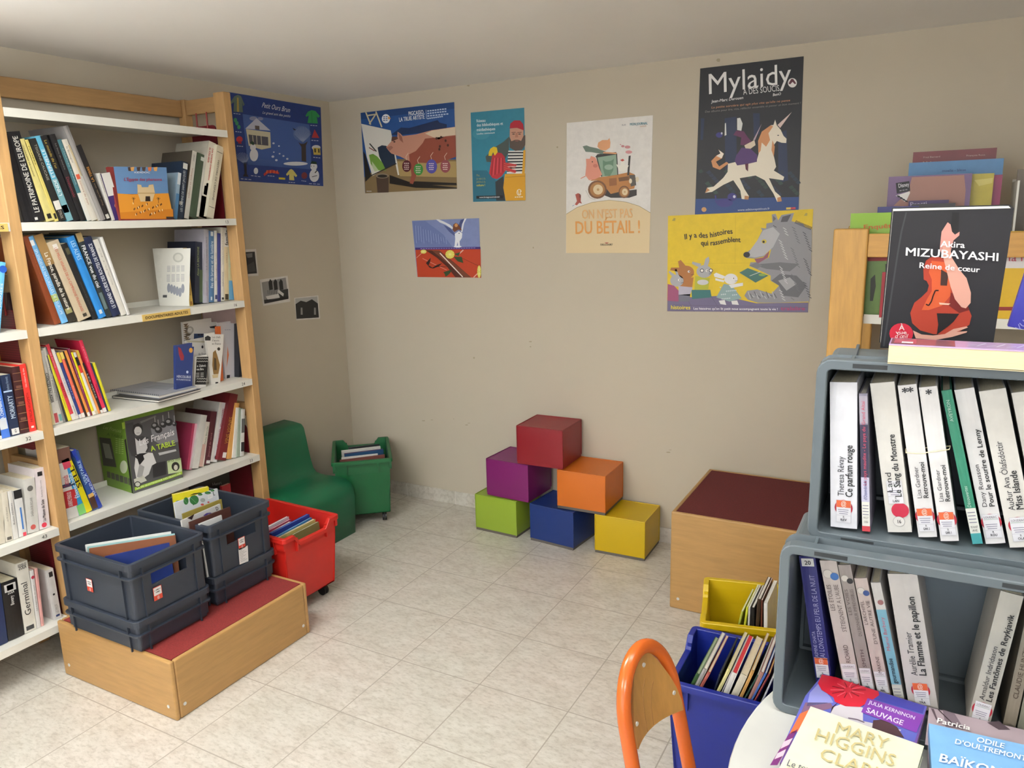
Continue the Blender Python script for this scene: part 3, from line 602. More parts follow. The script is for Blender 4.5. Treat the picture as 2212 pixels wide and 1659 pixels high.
# -- turquoise library network poster
mb, pf, done = sheet('poster', 'turquoise portrait poster of a bearded man in a red cap holding langoustines', 'poster', [(1040, 135), (1508, 92), (1518, 905), (1062, 915)], WB, 'I', '#2f7f96', 'posters on the walls')
P(mb, pf, '#26697f', [(1058, 640), (1180, 640), (1260, 730), (1260, 905), (1062, 912)], 1); E(mb, pf, '#3d8ba0', 1130, 320, 75, 50, 1)
P(mb, pf, '#46524f', [(1375, 345), (1325, 390), (1255, 435), (1168, 520), (1178, 565), (1265, 572), (1330, 560), (1372, 480)], 2); P(mb, pf, '#2c3236', [(1255, 740), (1325, 690), (1340, 905), (1262, 905)], 2)
P(mb, pf, '#e4e2da', [(1368, 468), (1512, 468), (1516, 668), (1355, 668)], 3)
for k in range(7): P(mb, pf, '#1c1c22', [(1366 - k * 1.5, 478 + k * 27), (1512, 478 + k * 26), (1513, 490 + k * 26), (1365 - k * 1.5, 491 + k * 27)], 4)
P(mb, pf, '#d29a1e', [(1338, 672), (1516, 666), (1518, 903), (1345, 906), (1324, 790)], 4); P(mb, pf, '#d29a1e', [(1500, 462), (1518, 462), (1512, 670), (1488, 670)], 5); mb.line(pf, [(1342, 700), (1515, 690)], 4, pk('#a3741a'), 6)
P(mb, pf, '#bb8b74', [(1382, 275), (1440, 265), (1500, 285), (1502, 370), (1475, 405), (1400, 400), (1380, 345)], 4); P(mb, pf, '#574a42', [(1376, 345), (1395, 385), (1428, 372), (1455, 372), (1480, 382), (1500, 340), (1516, 330), (1515, 420), (1485, 462), (1430, 470), (1380, 440)], 5); P(mb, pf, '#8e5a50', [(1425, 378), (1460, 378), (1455, 386), (1430, 386)], 6)
P(mb, pf, '#a8192c', [(1380, 272), (1386, 230), (1420, 203), (1470, 203), (1498, 235), (1504, 290), (1445, 268)], 6)
for x in (1414, 1466): E(mb, pf, '#2c2422', x, 322, 12, 4, 6); mb.line(pf, [(x - 18, 308), (x + 18, 306)], 6, pk('#6a4a3c'), 6)
P(mb, pf, '#a8745e', [(1432, 310), (1448, 310), (1455, 350), (1428, 352)], 5)
P(mb, pf, '#b52a35', [(1228, 510), (1260, 480), (1310, 490), (1335, 520), (1345, 570), (1442, 588), (1436, 606), (1350, 602), (1440, 648), (1428, 664), (1345, 640), (1310, 690), (1270, 716), (1228, 705), (1200, 665), (1215, 580)], 6)
for k in range(7): mb.line(pf, [(1235 + k * 14, 530), (1218 + k * 17, 690 - k * 6)], 7, pk('#d8505a' if k % 2 else '#8e1c28'), 7)
for k in range(4): mb.line(pf, [(1330, 580 + k * 18), (1430, 598 + k * 20)], 5, pk('#d8604a'), 7)
P(mb, pf, '#dcbb24', [(1212, 450), (1240, 432), (1268, 440), (1275, 480), (1250, 512), (1235, 480), (1222, 514), (1195, 512), (1198, 478)], 8)
X(mb, pf, 'Réseau', (1090, 220), (1170, 214), 26, '#dfe9ea', True); X(mb, pf, 'des bibliothèques et', (1092, 257), (1322, 241), 26, '#dfe9ea', True); X(mb, pf, 'médiathèques', (1092, 298), (1255, 287), 26, '#dfe9ea', True); X(mb, pf, 'Loudéac communauté', (1092, 327), (1250, 316), 14, '#dfe9ea', True)
for s, y, w in (('Moi,', 692, 30), ('je vais à la', 720, 78), ('pêche à la', 748, 78)): X(mb, pf, s, (1090, y), (1090 + w, y - 1), 19, '#a9a565')
X(mb, pf, 'culture !', (1090, 779), (1166, 777), 20, '#d9cf5e', True); P(mb, pf, '#101318', [(1088, 863), (1322, 858), (1322, 884), (1089, 888)], 6); X(mb, pf, 'www.bretagnecentrale.bzh', (1115, 881), (1293, 877), 13, '#e8eaec', True, l=7)
for k in range(20): t0 = 0.5 + k * 0.28; mb.line(pf, [(1463 + 20 * math.cos(t0), 832 + 26 * math.sin(t0)), (1463 + 20 * math.cos(t0 + 0.28), 832 + 26 * math.sin(t0 + 0.28))], 5, pk('#f0ecdc'), 7)
mb.line(pf, [(1452, 812), (1456, 848), (1472, 848), (1474, 818)], 5, pk('#f0ecdc'), 7); dash(mb, pf, 1425, 874, 1500, 871, '#f0ecdc', 8, 7, 4); done()
# -- owl and red landscape print
mb, pf, done = sheet('poster', 'small print with a white owl on lilac above an orange red bird scene', 'poster', [(527, 1080), (1113, 1057), (1130, 1578), (575, 1572)], WB, 'I', '#7c88b4', 'posters on the walls')
P(mb, pf, '#b33c1c', [(555, 1325), (1125, 1320), (1130, 1578), (575, 1572)], 1); P(mb, pf, '#3d2670', [(553, 1315), (1124, 1308), (1125, 1328), (554, 1334)], 2); dash(mb, pf, 600, 1324, 1085, 1318, '#9c8cc4', 5, 3, 22)
P(mb, pf, '#6a78a8', [(530, 1085), (640, 1080), (800, 1200), (880, 1310), (553, 1315)], 1)
for k in range(26): x = 540 + k * 11; mb.line(pf, [(x + 6, 1100 + k * 5 + (k * 37 % 20)), (x + 14, 1290 - (k * 53 % 40))], 3, pk('#97a3ca' if k % 2 else '#5a6898'), 2)
P(mb, pf, '#e2e4ea', [(735, 1068), (760, 1068), (800, 1085), (860, 1115), (890, 1145), (880, 1155), (820, 1115), (770, 1095)], 2); P(mb, pf, '#4a5688', [(800, 1115), (860, 1145), (905, 1195), (900, 1215), (850, 1175)], 2); P(mb, pf, '#e2e4ea', [(955, 1180), (965, 1110), (985, 1062), (1003, 1060), (982, 1100), (966, 1180)], 3); P(mb, pf, '#3f4a78', [(930, 1130), (950, 1075), (985, 1062), (962, 1110), (952, 1160)], 2)
P(mb, pf, '#eceef2', [(900, 1195), (935, 1170), (966, 1190), (962, 1230), (942, 1260), (945, 1302), (930, 1302), (926, 1265), (915, 1302), (898, 1302), (904, 1240)], 4); E(mb, pf, '#eceef2', 925, 1306, 34, 8, 3); P(mb, pf, '#6e3f2a', [(888, 1112), (908, 1098), (928, 1108), (950, 1140), (962, 1165), (930, 1158), (898, 1180), (880, 1160)], 5); E(mb, pf, '#c98d54', 912, 1120, 14, 16, 6); E(mb, pf, '#22222a', 938, 1190, 5, 4, 6)
P(mb, pf, '#4f2418', [(640, 1335), (765, 1340), (900, 1450), (1045, 1576), (905, 1574), (830, 1480), (740, 1400)], 2); P(mb, pf, '#6e3a24', [(700, 1340), (765, 1340), (1045, 1576), (990, 1575)], 3); mb.line(pf, [(770, 1363), (970, 1572)], 9, pk('#e9dcd4'), 4); mb.line(pf, [(618, 1410), (830, 1512)], 3, pk('#e2b4a4'), 3); mb.line(pf, [(565, 1405), (625, 1350)], 3, pk('#e2b4a4'), 3); mb.line(pf, [(920, 1385), (975, 1335)], 10, pk('#dfb6a4'), 3); mb.line(pf, [(1065, 1575), (1110, 1530)], 8, pk('#e2b4a4'), 3)
for x, y, a, b in ((858, 1374, 40, 38), (627, 1350, 26, 18), (1113, 1525, 17, 55)):
    E(mb, pf, '#d9cf52', x, y, a, b, 4)
    for k in range(12): mb.line(pf, [(x, y), (x + a * 0.95 * math.cos(k * 0.52), y + b * 0.95 * math.sin(k * 0.52))], 3, pk('#f0ea96'), 5)
for pts in ([(890, 1395), (960, 1395), (975, 1450), (925, 1435)], [(895, 1370), (950, 1355), (930, 1390)], [(800, 1530), (870, 1508), (862, 1535), (835, 1560), (820, 1570), (812, 1545)]): P(mb, pf, '#2f4a26', pts, 5)
P(mb, pf, '#2a1712', [(648, 1450), (690, 1402), (684, 1440), (670, 1470), (705, 1490), (740, 1468), (790, 1450), (760, 1480), (710, 1498), (680, 1490)], 5); mb.line(pf, [(740, 1480), (830, 1485)], 4, pk('#2a1712'), 5); mb.line(pf, [(950, 1400), (1120, 1480)], 3, pk('#5a2016'), 4); done()
# -- tractor poster
mb, pf, done = sheet('poster', 'white and cream poster of farm animals riding a brown tractor', 'poster', [(68, 458), (583, 412), (560, 1235), (63, 1235)], WB, 'G', '#e0dcd6', 'posters on the walls')
P(mb, pf, '#d8c298', [(64, 1003), (130, 962), (220, 932), (320, 919), (420, 930), (500, 955), (567, 995), (560, 1235), (63, 1235)], 1); mb.line(pf, [(64, 1003), (130, 962), (220, 932), (320, 919), (420, 930), (500, 955), (567, 995)], 3, pk('#9d8a66'), 2)
P(mb, pf, '#2b2622', [(300, 850), (360, 850), (440, 860), (485, 855), (485, 890), (440, 905), (330, 905), (290, 890)], 2)
P(mb, pf, '#b0753a', [(205, 805), (240, 783), (300, 778), (375, 765), (440, 752), (472, 765), (482, 800), (470, 850), (420, 860), (330, 882), (300, 845), (250, 800)], 3); P(mb, pf, '#8a5526', [(320, 790), (365, 785), (366, 830), (322, 835)], 4); P(mb, pf, '#6a4420', [(375, 785), (440, 775), (440, 800), (380, 808)], 4)
P(mb, pf, '#4f4a42', [(440, 770), (475, 768), (482, 830), (450, 838)], 4); E(mb, pf, '#d9cdb0', 488, 795, 10, 16, 5); E(mb, pf, '#d9cdb0', 448, 805, 9, 15, 5); P(mb, pf, '#2b2622', [(437, 655), (449, 652), (440, 770), (428, 772)], 4)
for x, y, a, b in ((250, 856, 56, 55), (410, 870, 33, 37)): E(mb, pf, '#6d4524', x, y, a, b, 5); E(mb, pf, '#a3703a', x, y, a * 0.8, b * 0.8, 6); E(mb, pf, '#d8c49c', x + 4, y, a * 0.52, b * 0.55, 7); E(mb, pf, '#b08a58', x + 4, y, a * 0.14, b * 0.14, 8)
P(mb, pf, '#86a08a', [(242, 658), (365, 640), (372, 768), (272, 780)], 3); P(mb, pf, '#2f2d28', [(238, 660), (250, 645), (362, 632), (368, 645), (245, 665)], 5); mb.line(pf, [(365, 640), (372, 768)], 6, pk('#2f2d28'), 5); mb.line(pf, [(246, 660), (276, 778)], 6, pk('#2f2d28'), 5)
P(mb, pf, '#5f8068', [(283, 680), (300, 690), (330, 685), (350, 672), (345, 695), (345, 740), (325, 775), (295, 775), (283, 730)], 4); E(mb, pf, '#95ad98', 318, 722, 26, 16, 5)
P(mb, pf, '#d58c76', [(182, 672), (205, 672), (212, 655), (238, 665), (250, 690), (262, 730), (278, 765), (262, 782), (235, 795), (200, 800), (178, 770), (184, 710)], 6); E(mb, pf, '#bd6f5e', 238, 714, 14, 11, 7); E(mb, pf, '#3c2824', 220, 690, 4, 4, 7); mb.line(pf, [(150, 790), (180, 775)], 5, pk('#d58c76'), 6)
P(mb, pf, '#67786a', [(162, 598), (185, 592), (205, 600), (250, 610), (300, 630), (280, 645), (215, 632), (180, 630)], 6); P(mb, pf, '#d59a6c', [(250, 600), (255, 575), (280, 560), (312, 560), (322, 548), (328, 575), (325, 605), (300, 622), (270, 620)], 7); mb.line(pf, [(285, 635), (365, 640)], 9, pk('#d59a6c'), 7)
P(mb, pf, '#e8e4d8', [(362, 705), (388, 712), (390, 685), (402, 676), (415, 688), (412, 710), (438, 712), (425, 735), (408, 750), (382, 745)], 6); P(mb, pf, '#b5402e', [(386, 680), (402, 672), (412, 682), (398, 688)], 7)
for x, y, a, b in ((438, 632, 20, 10), (430, 602, 17, 9), (402, 597, 10, 7), (388, 587, 4, 3)): E(mb, pf, '#c98a8c', x, y, a, b, 5)
P(mb, pf, '#a0483a', [(118, 885), (140, 878), (152, 890), (150, 925), (158, 940), (142, 935), (128, 950), (115, 945), (128, 925)], 5); E(mb, pf, '#a0483a', 134, 890, 12, 12, 6); mb.line(pf, [(148, 905), (145, 882)], 4, pk('#2b2622'), 6); mb.line(pf, [(180, 860), (205, 905), (240, 918)], 2, pk('#9b958a'), 3); mb.line(pf, [(100, 955), (112, 948)], 3, pk('#7c8fb0'), 3)
X(mb, pf, 'MON JOURNAL', (444, 474), (551, 466), 15, '#4c8a9a', True); X(mb, pf, 'animal', (505, 482), (542, 479), 8, '#c58a4a'); X(mb, pf, 'ILE', (396, 475), (422, 473), 9, '#8a8a90')
X(mb, pf, "ON N'EST PAS", (157, 1031), (462, 1023), 55, '#dbab72', True); X(mb, pf, 'DU BÉTAIL !', (115, 1121), (509, 1114), 76, '#d9964a', True); X(mb, pf, 'DELCOURT', (268, 1190), (342, 1190), 11, '#2d2a28', True); P(mb, pf, '#a8433a', [(292, 1172), (320, 1172), (306, 1179)], 4); done()
# -- black unicorn poster
mb, pf, done = sheet('poster', 'tall black poster of a white unicorn under large white lettering', 'poster', [(865, 133), (1483, 60), (1452, 977), (833, 1005)], WB, 'G', '#17181d', 'posters on the walls')
P(mb, pf, '#1d3d78', [(838, 912), (1454, 900), (1452, 977), (833, 1005)], 1)
for pts in ([(1010, 430), (1080, 420), (1085, 800), (1015, 800)], [(1180, 400), (1220, 400), (1220, 520), (1185, 540)], [(1330, 520), (1380, 500), (1390, 800), (1330, 820)], [(868, 430), (890, 430), (880, 560), (866, 560)]): P(mb, pf, '#182646', pts, 1)
for k in range(44):
    x, y = 850 + (k * 97 % 590), 745 + (k * 61 % 150)
    if x < 1448: P(mb, pf, ('#24352f', '#222a40', '#1b2b3a', '#2d3f38')[k % 4], [(x, y), (x + 22, y - 12), (x + 34, y + 6), (x + 14, y + 14)], 2)
P(mb, pf, '#d6d6d2', [(1085, 430), (1103, 427), (1118, 462), (1110, 505), (1085, 500)], 3); P(mb, pf, '#d6d6d2', [(1012, 460), (1018, 458), (1021, 530), (1010, 535)], 3)
uni = [(1030, 702), (1080, 690), (1150, 700), (1200, 690), (1214, 640), (1210, 565), (1235, 510), (1285, 472), (1302, 470), (1312, 438), (1322, 472), (1346, 500), (1362, 535), (1380, 552), (1378, 578), (1350, 576), (1322, 566), (1304, 590), (1302, 645), (1318, 720), (1304, 742), (1366, 780), (1360, 800), (1275, 788), (1312, 868), (1346, 898), (1352, 926), (1325, 930), (1302, 880), (1250, 800), (1195, 772), (1100, 788), (1128, 852), (1156, 896), (1152, 916), (1112, 912), (1104, 862), (1062, 800), (1002, 828), (935, 870), (893, 876), (905, 845), (945, 838), (1002, 786), (1028, 750)]
P(mb, pf, '#e6dcc8', uni, 5); P(mb, pf, '#c88a58', [(1210, 565), (1232, 510), (1285, 472), (1300, 478), (1272, 520), (1282, 560), (1258, 600), (1232, 575), (1225, 625), (1212, 640)], 6); P(mb, pf, '#c88a58', [(1296, 560), (1310, 600), (1304, 660), (1290, 620)], 6); P(mb, pf, '#c88a58', [(1034, 700), (982, 738), (940, 722), (930, 685), (962, 652), (985, 640), (972, 616), (1004, 640), (996, 668), (958, 690), (978, 718), (1022, 690)], 4)
P(mb, pf, '#efe4d4', [(960, 655), (985, 640), (974, 618), (1006, 642), (992, 670)], 5); mb.poly(pf, [(1326, 470), (1412, 392), (1342, 488)], pk('#d8c0b8'), 6); E(mb, pf, '#2b2b30', 1330, 532, 6, 3, 7)
for pts in ([(893, 876), (905, 845), (922, 860)], [(1130, 892), (1156, 896), (1152, 916), (1128, 914)], [(1325, 905), (1346, 898), (1352, 926), (1325, 930)]): P(mb, pf, '#b98252', pts, 7)
P(mb, pf, '#4c2a66', [(1080, 652), (1112, 605), (1165, 612), (1205, 650), (1203, 690), (1150, 702), (1085, 712), (1070, 685)], 7); P(mb, pf, '#5a1f4c', [(1062, 530), (1080, 503), (1125, 508), (1150, 545), (1172, 570), (1120, 592), (1104, 588), (1110, 545)], 8); P(mb, pf, '#d8c7b0', [(1128, 592), (1188, 560), (1195, 590), (1165, 612), (1135, 610)], 7); P(mb, pf, '#5a1830', [(1132, 702), (1152, 700), (1150, 748), (1136, 735)], 7); mb.poly(pf, [(1180, 560), (1232, 462), (1192, 560)], pk('#b59ca8'), 6)
E(mb, pf, '#332f78', 1010, 935, 50, 26, 5); E(mb, pf, '#332f78', 1055, 900, 28, 24, 5); E(mb, pf, '#d8d8e8', 1068, 898, 8, 9, 6); E(mb, pf, '#332f78', 978, 530, 20, 16, 4); E(mb, pf, '#c9c9d8', 993, 520, 5, 7, 5); mb.line(pf, [(960, 935), (955, 890)], 9, pk('#332f78'), 5)
X(mb, pf, 'Mylaidy', (905, 288), (1408, 218), 122, '#e8e6e4', False, 0.12); X(mb, pf, 'A DES SOUCIS', (1122, 290), (1340, 266), 36, '#e0dedc', False); X(mb, pf, 'Jean-Marc Derouen', (932, 338), (1122, 314), 17, '#dcdada', True, 0.25); X(mb, pf, 'BenO', (1297, 298), (1347, 291), 16, '#dcdada', True, 0.25)
X(mb, pf, "La petite sorcière qui agit plus vite qu'elle ne pense", (930, 372), (1402, 328), 13, '#c98d68', False, 0.25); X(mb, pf, 'Des albums pour lire, rire, réfléchir ensemble et passer un bon moment !', (892, 397), (1465, 344), 12, '#8a8480', False, 0.25)
E(mb, pf, '#e0dcda', 1415, 218, 27, 28, 5); P(mb, pf, '#5a1a2c', [(1408, 195), (1420, 195), (1438, 222), (1428, 226), (1416, 212), (1402, 228), (1392, 222)], 6); E(mb, pf, '#b98a54', 887, 975, 15, 14, 4); X(mb, pf, 'www.editionsptitlouis.fr', (1088, 984), (1280, 974), 12, '#c9ccd8'); P(mb, pf, '#d8b84c', [(1378, 963), (1405, 962), (1405, 974), (1378, 975)], 4); P(mb, pf, '#b8323a', [(1405, 962), (1434, 961), (1434, 973), (1405, 974)], 4); done()
# -- yellow wolf poster
mb, pf, done = sheet('poster', 'yellow poster of a grey wolf reading to small rabbits, below the black poster', 'poster', [(673, 1013), (1540, 972), (1508, 1590), (667, 1583)], WB, 'G', '#dcbc10', 'posters on the walls')
P(mb, pf, '#6b6281', [(668, 1512), (780, 1500), (1000, 1490), (1200, 1535), (1510, 1530), (1508, 1590), (667, 1583)], 1); mb.line(pf, [(1075, 1010), (1072, 1300)], 2, pk('#c9aa10'), 1); mb.line(pf, [(690, 1300), (1500, 1290)], 2, pk('#c9aa10'), 1)
for a, b in (((780, 1500), (830, 1585)), ((930, 1494), (990, 1586)), ((700, 1545), (1500, 1560))): mb.line(pf, [a, b], 2, pk('#544c68'), 2)
P(mb, pf, '#8d8c8f', [(1125, 1242), (1165, 1215), (1205, 1160), (1235, 1100), (1226, 1085), (1258, 1088), (1260, 1058), (1296, 1052), (1292, 1005), (1315, 1000), (1330, 1040), (1350, 1008), (1425, 995), (1410, 1045), (1440, 1052), (1480, 1060), (1490, 1078), (1532, 1092), (1526, 1300), (1515, 1525), (1330, 1532), (1210, 1532), (1150, 1515), (1128, 1490), (1145, 1460), (1205, 1452), (1290, 1478), (1335, 1430), (1285, 1400), (1285, 1370), (1200, 1330), (1158, 1312), (1165, 1290), (1215, 1290), (1275, 1262), (1290, 1205), (1245, 1255), (1190, 1268), (1140, 1265)], 3)
P(mb, pf, '#b3b2b4', [(1165, 1215), (1205, 1160), (1240, 1100), (1300, 1080), (1340, 1120), (1300, 1200), (1245, 1250), (1190, 1262), (1150, 1255)], 4); P(mb, pf, '#4a494e', [(1345, 1050), (1356, 1018), (1408, 1004), (1385, 1048)], 4); P(mb, pf, '#5d5c60', [(1300, 1046), (1300, 1012), (1318, 1030)], 4); P(mb, pf, '#6a696d', [(1340, 1290), (1455, 1300), (1400, 1345), (1260, 1330), (1180, 1305), (1230, 1300)], 4); P(mb, pf, '#606064', [(1290, 1400), (1340, 1360), (1440, 1370), (1500, 1430), (1450, 1500), (1360, 1490), (1335, 1430)], 4); P(mb, pf, '#a3a2a4', [(1330, 1400), (1400, 1380), (1440, 1420), (1380, 1460)], 5)
for k in range(60):
    x, y = 1300 + (k * 71 % 215), 1070 + (k * 47 % 440)
    mb.line(pf, [(x, y), (x + 20, y + 12 + k % 9)], 4, pk(('#48474c', '#c9c8ca', '#6a696e')[k % 3]), 6)
for k in range(14): mb.line(pf, [(1150 + k * 12, 1465 + k % 3 * 12), (1165 + k * 12, 1510 - k % 4 * 6)], 4, pk('#48474c' if k % 2 else '#bdbcc0'), 6)
for k in range(14): mb.line(pf, [(1430 + k * 7, 1058 + k * 3), (1440 + k * 7, 1040 + k * 3)], 4, pk('#3b3a3e'), 5)
E(mb, pf, '#1c1b1f', 1142, 1245, 20, 17, 7); E(mb, pf, '#c9b23c', 1246, 1166, 15, 13, 7); E(mb, pf, '#16161a', 1243, 1168, 7, 7, 8); P(mb, pf, '#8d5262', [(1188, 1270), (1240, 1262), (1278, 1222), (1268, 1262), (1222, 1290), (1205, 1300)], 6); P(mb, pf, '#3d6b60', [(1098, 1352), (1148, 1325), (1272, 1370), (1195, 1412)], 7); mb.line(pf, [(1160, 1372), (1222, 1348)], 3, pk('#d8d8c8'), 8); E(mb, pf, '#7fa04a', 1235, 1365, 22, 8, 8); P(mb, pf, '#77767a', [(1158, 1310), (1200, 1290), (1235, 1310), (1205, 1330)], 8)
def rabbit(hx, hy, a, b, ears, c, dark):
    E(mb, pf, c, hx, hy, a, b, 5)
    for e in ears: P(mb, pf, c, e, 4)
    E(mb, pf, '#f4f0e8', hx + a * 0.35, hy - 4, 7, 7, 6); E(mb, pf, '#1a1a1c', hx + a * 0.4, hy - 4, 3, 4, 7); mb.line(pf, [(hx + a * 0.6, hy + b * 0.4), (hx + a, hy + b * 0.3)], 3, pk(dark), 6)
rabbit(780, 1350, 48, 40, ([(740, 1330), (732, 1285), (748, 1276), (778, 1312)], [(770, 1322), (690, 1322), (685, 1338), (750, 1350)]), '#a5682c', '#5d3614'); P(mb, pf, '#a5682c', [(735, 1390), (825, 1380), (815, 1450), (735, 1440)], 4)
rabbit(725, 1400, 40, 36, ([(700, 1380), (675, 1350), (680, 1340), (715, 1365)], [(722, 1370), (712, 1335), (722, 1330), (740, 1370)]), '#a9a8aa', '#55545a'); P(mb, pf, '#94466a', [(670, 1420), (708, 1430), (735, 1460), (735, 1525), (668, 1520)], 6); P(mb, pf, '#b5b0c0', [(735, 1432), (820, 1440), (802, 1490), (735, 1485)], 6); P(mb, pf, '#6a6878', [(735, 1485), (805, 1480), (800, 1525), (735, 1525)], 6)
rabbit(888, 1345, 46, 38, ([(860, 1322), (815, 1300), (818, 1286), (870, 1300)], [(885, 1312), (895, 1270), (915, 1256), (920, 1280), (908, 1318)]), '#a9a8aa', '#3c3b40'); P(mb, pf, '#b3b22c', [(835, 1372), (922, 1385), (912, 1452), (830, 1455)], 4); P(mb, pf, '#2f6b6a', [(812, 1455), (925, 1455), (932, 1500), (815, 1510)], 5); E(mb, pf, '#c9c8ca', 880, 1410, 34, 16, 6)
for x in (875, 928): mb.ell(pf, x, 1340, 12, 12, pk('#1c1c20'), 6); E(mb, pf, '#f4f0e8', x, 1340, 8, 8, 7)
rabbit(1048, 1390, 40, 32, ([(1015, 1375), (960, 1352), (945, 1362), (950, 1378), (1000, 1390)], [(1010, 1398), (955, 1385), (955, 1398), (1005, 1410)]), '#e6e4e2', '#8a8890'); P(mb, pf, '#8aa3a2', [(1005, 1420), (1050, 1425), (1112, 1505), (1040, 1525), (960, 1500)], 4); P(mb, pf, '#e6e4e2', [(1035, 1425), (1120, 1412), (1120, 1430), (1050, 1445)], 5); P(mb, pf, '#e6e4e2', [(975, 1520), (1010, 1515), (1020, 1545), (985, 1540)], 5); P(mb, pf, '#e6e4e2', [(1050, 1522), (1085, 1518), (1095, 1545), (1055, 1542)], 5)
for k in range(18): E(mb, pf, '#c9d4d2', 985 + (k * 37 % 100), 1440 + (k * 23 % 70), 4, 4, 5)
X(mb, pf, 'Il y a des histoires', (770, 1155), (1060, 1122), 32, '#1c1a14', True, warp=lambda t: 5 * math.sin(t * 9)); X(mb, pf, 'qui rassemblent', (868, 1188), (1106, 1172), 31, '#1c1a14', True, warp=lambda t: -6 * math.sin(t * 6))
X(mb, pf, 'histoires', (688, 1570), (806, 1572), 24, '#e6d23c', True); X(mb, pf, "Les histoires qu'on lit petit nous accompagnent toute la vie !", (823, 1573), (1328, 1577), 14, '#f0eef4', True); X(mb, pf, 'tralalire', (1345, 1577), (1492, 1577), 22, '#a83a6a', True)
for x, y in ((705, 1035), (1493, 1005)): P(mb, pf, '#a8963c', [(x - 10, y + 8), (x + 2, y - 10), (x + 12, y - 8), (x + 10, y + 8)], 3)
done()
# -- three small black and white photographs
def photo(label, cs, art):
    mb, pf, done = sheet('photograph', label, 'photo', cs, WA, 'O', '#d2cec8', 'black and white photographs on the left wall')
    art(mb, pf); done()
def ph1(mb, pf):
    P(mb, pf, '#1f1f20', [(150, 1205), (232, 1200), (248, 1355), (155, 1362)], 1); P(mb, pf, '#6b6a6a', [(170, 1215), (215, 1210), (215, 1240), (180, 1245)], 2); P(mb, pf, '#3d3d3d', [(175, 1300), (225, 1270), (240, 1340), (180, 1350)], 2)
def ph2(mb, pf):
    P(mb, pf, '#8c8b8a', [(282, 1420), (453, 1385), (473, 1535), (300, 1570)], 1)
    for x in (330, 365, 405): P(mb, pf, '#1b1b1c', [(x, 1420), (x + 12, 1395), (x + 26, 1412), (x + 32, 1470), (x + 6, 1476)], 2)
    P(mb, pf, '#262627', [(395, 1480), (470, 1465), (473, 1535), (420, 1545)], 2); P(mb, pf, '#cfcecb', [(400, 1470), (440, 1500), (435, 1520), (395, 1490)], 3); P(mb, pf, '#d8d6d2', [(310, 1520), (400, 1500), (410, 1530), (330, 1550)], 3); P(mb, pf, '#161617', [(298, 1545), (473, 1518), (473, 1537), (302, 1572)], 3)
    for k in range(6): mb.line(pf, [(325 + k * 12, 1475), (328 + k * 12, 1505)], 3, pk('#3a3a3a'), 3)
def ph3(mb, pf):
    P(mb, pf, '#a9a8a6', [(520, 1535), (678, 1520), (690, 1670), (530, 1680)], 1); P(mb, pf, '#1d1d1e', [(523, 1575), (560, 1550), (600, 1560), (640, 1540), (682, 1570), (690, 1670), (530, 1680)], 2)
    for x in (560, 655): P(mb, pf, '#8f8e8c', [(x, 1600), (x + 12, 1600), (x + 14, 1650), (x, 1650)], 3)
photo('black and white photo half hidden behind the bookcase post', [(110, 1186), (240, 1182), (258, 1372), (128, 1380)], ph1)
photo('black and white photo of stone arches, middle of the small wall photos', [(265, 1400), (465, 1372), (484, 1556), (290, 1588)], ph2)
photo('black and white photo of a dark building, lowest of the small wall photos', [(512, 1530), (684, 1512), (697, 1678), (527, 1690)], ph3)
# ------------------------------------------------------------------ books
CREAM = '#d9cfb4'; PAPER = '#dedad0'
def book(label, BL, BR, TL, dep, cov, pages=CREAM, art=None, group=None, hard=False, name='book', cat='book', spine=True, ct=0.0022):
    """a book standing on the corner BL of its spine; BR along its thickness, TL along its height, dep from spine to fore edge"""
    BL, BR, TL, dep = V(BL), V(BR), V(TL), V(dep)
    t = (BR - BL).length; h = (TL - BL).length; d = dep.length; ex, ez, ey = (BR - BL) / t, (TL - BL) / h, dep / d
    c = min(ct, t * 0.2); ov = 0.003 if hard else 0.0005; m = mat(cov, 0.42, 'cover')
    o = thing(name, label, cat, tuple(BL + ex * t / 2), group)
    mb = MB(); mb.obox(BL, ex * c, dep, ez * h, m); mb.obox(BL + ex * (t - c), ex * c, dep, ez * h, m)
    if spine:
        r = 0.0018 if hard else 0.0008
        pts = []
        for k in range(5):
            u = k / 4; pts.append(BL + ex * (c + (t - 2 * c) * u) - ey * (r * math.sin(math.pi * u)))
        for a, b in zip(pts, pts[1:]): mb.hexa([a, b, b + ey * (c + r), a + ey * (c + r), a + ez * h, b + ez * h, b + ey * (c + r) + ez * h, a + ey * (c + r) + ez * h], m)
        fr = Fr(BL - ey * (r + 0.0002), ex, ez); fr.n = -ey
    else: fr = Fr(BL, ex, ez)
    if art: art(mb, fr, t, h)
    mb.build('cover', o)
    mp = MB(); pm = mat(pages, 0.8, 'pages')
    mp.obox(BL + ex * c + ey * (c + 0.003) + ez * ov, ex * (t - 2 * c), ey * (d - c - 0.003 - ov), ez * (h - 2 * ov), pm); mp.build('page_block', o)
    return o, (mb, fr, t, h)
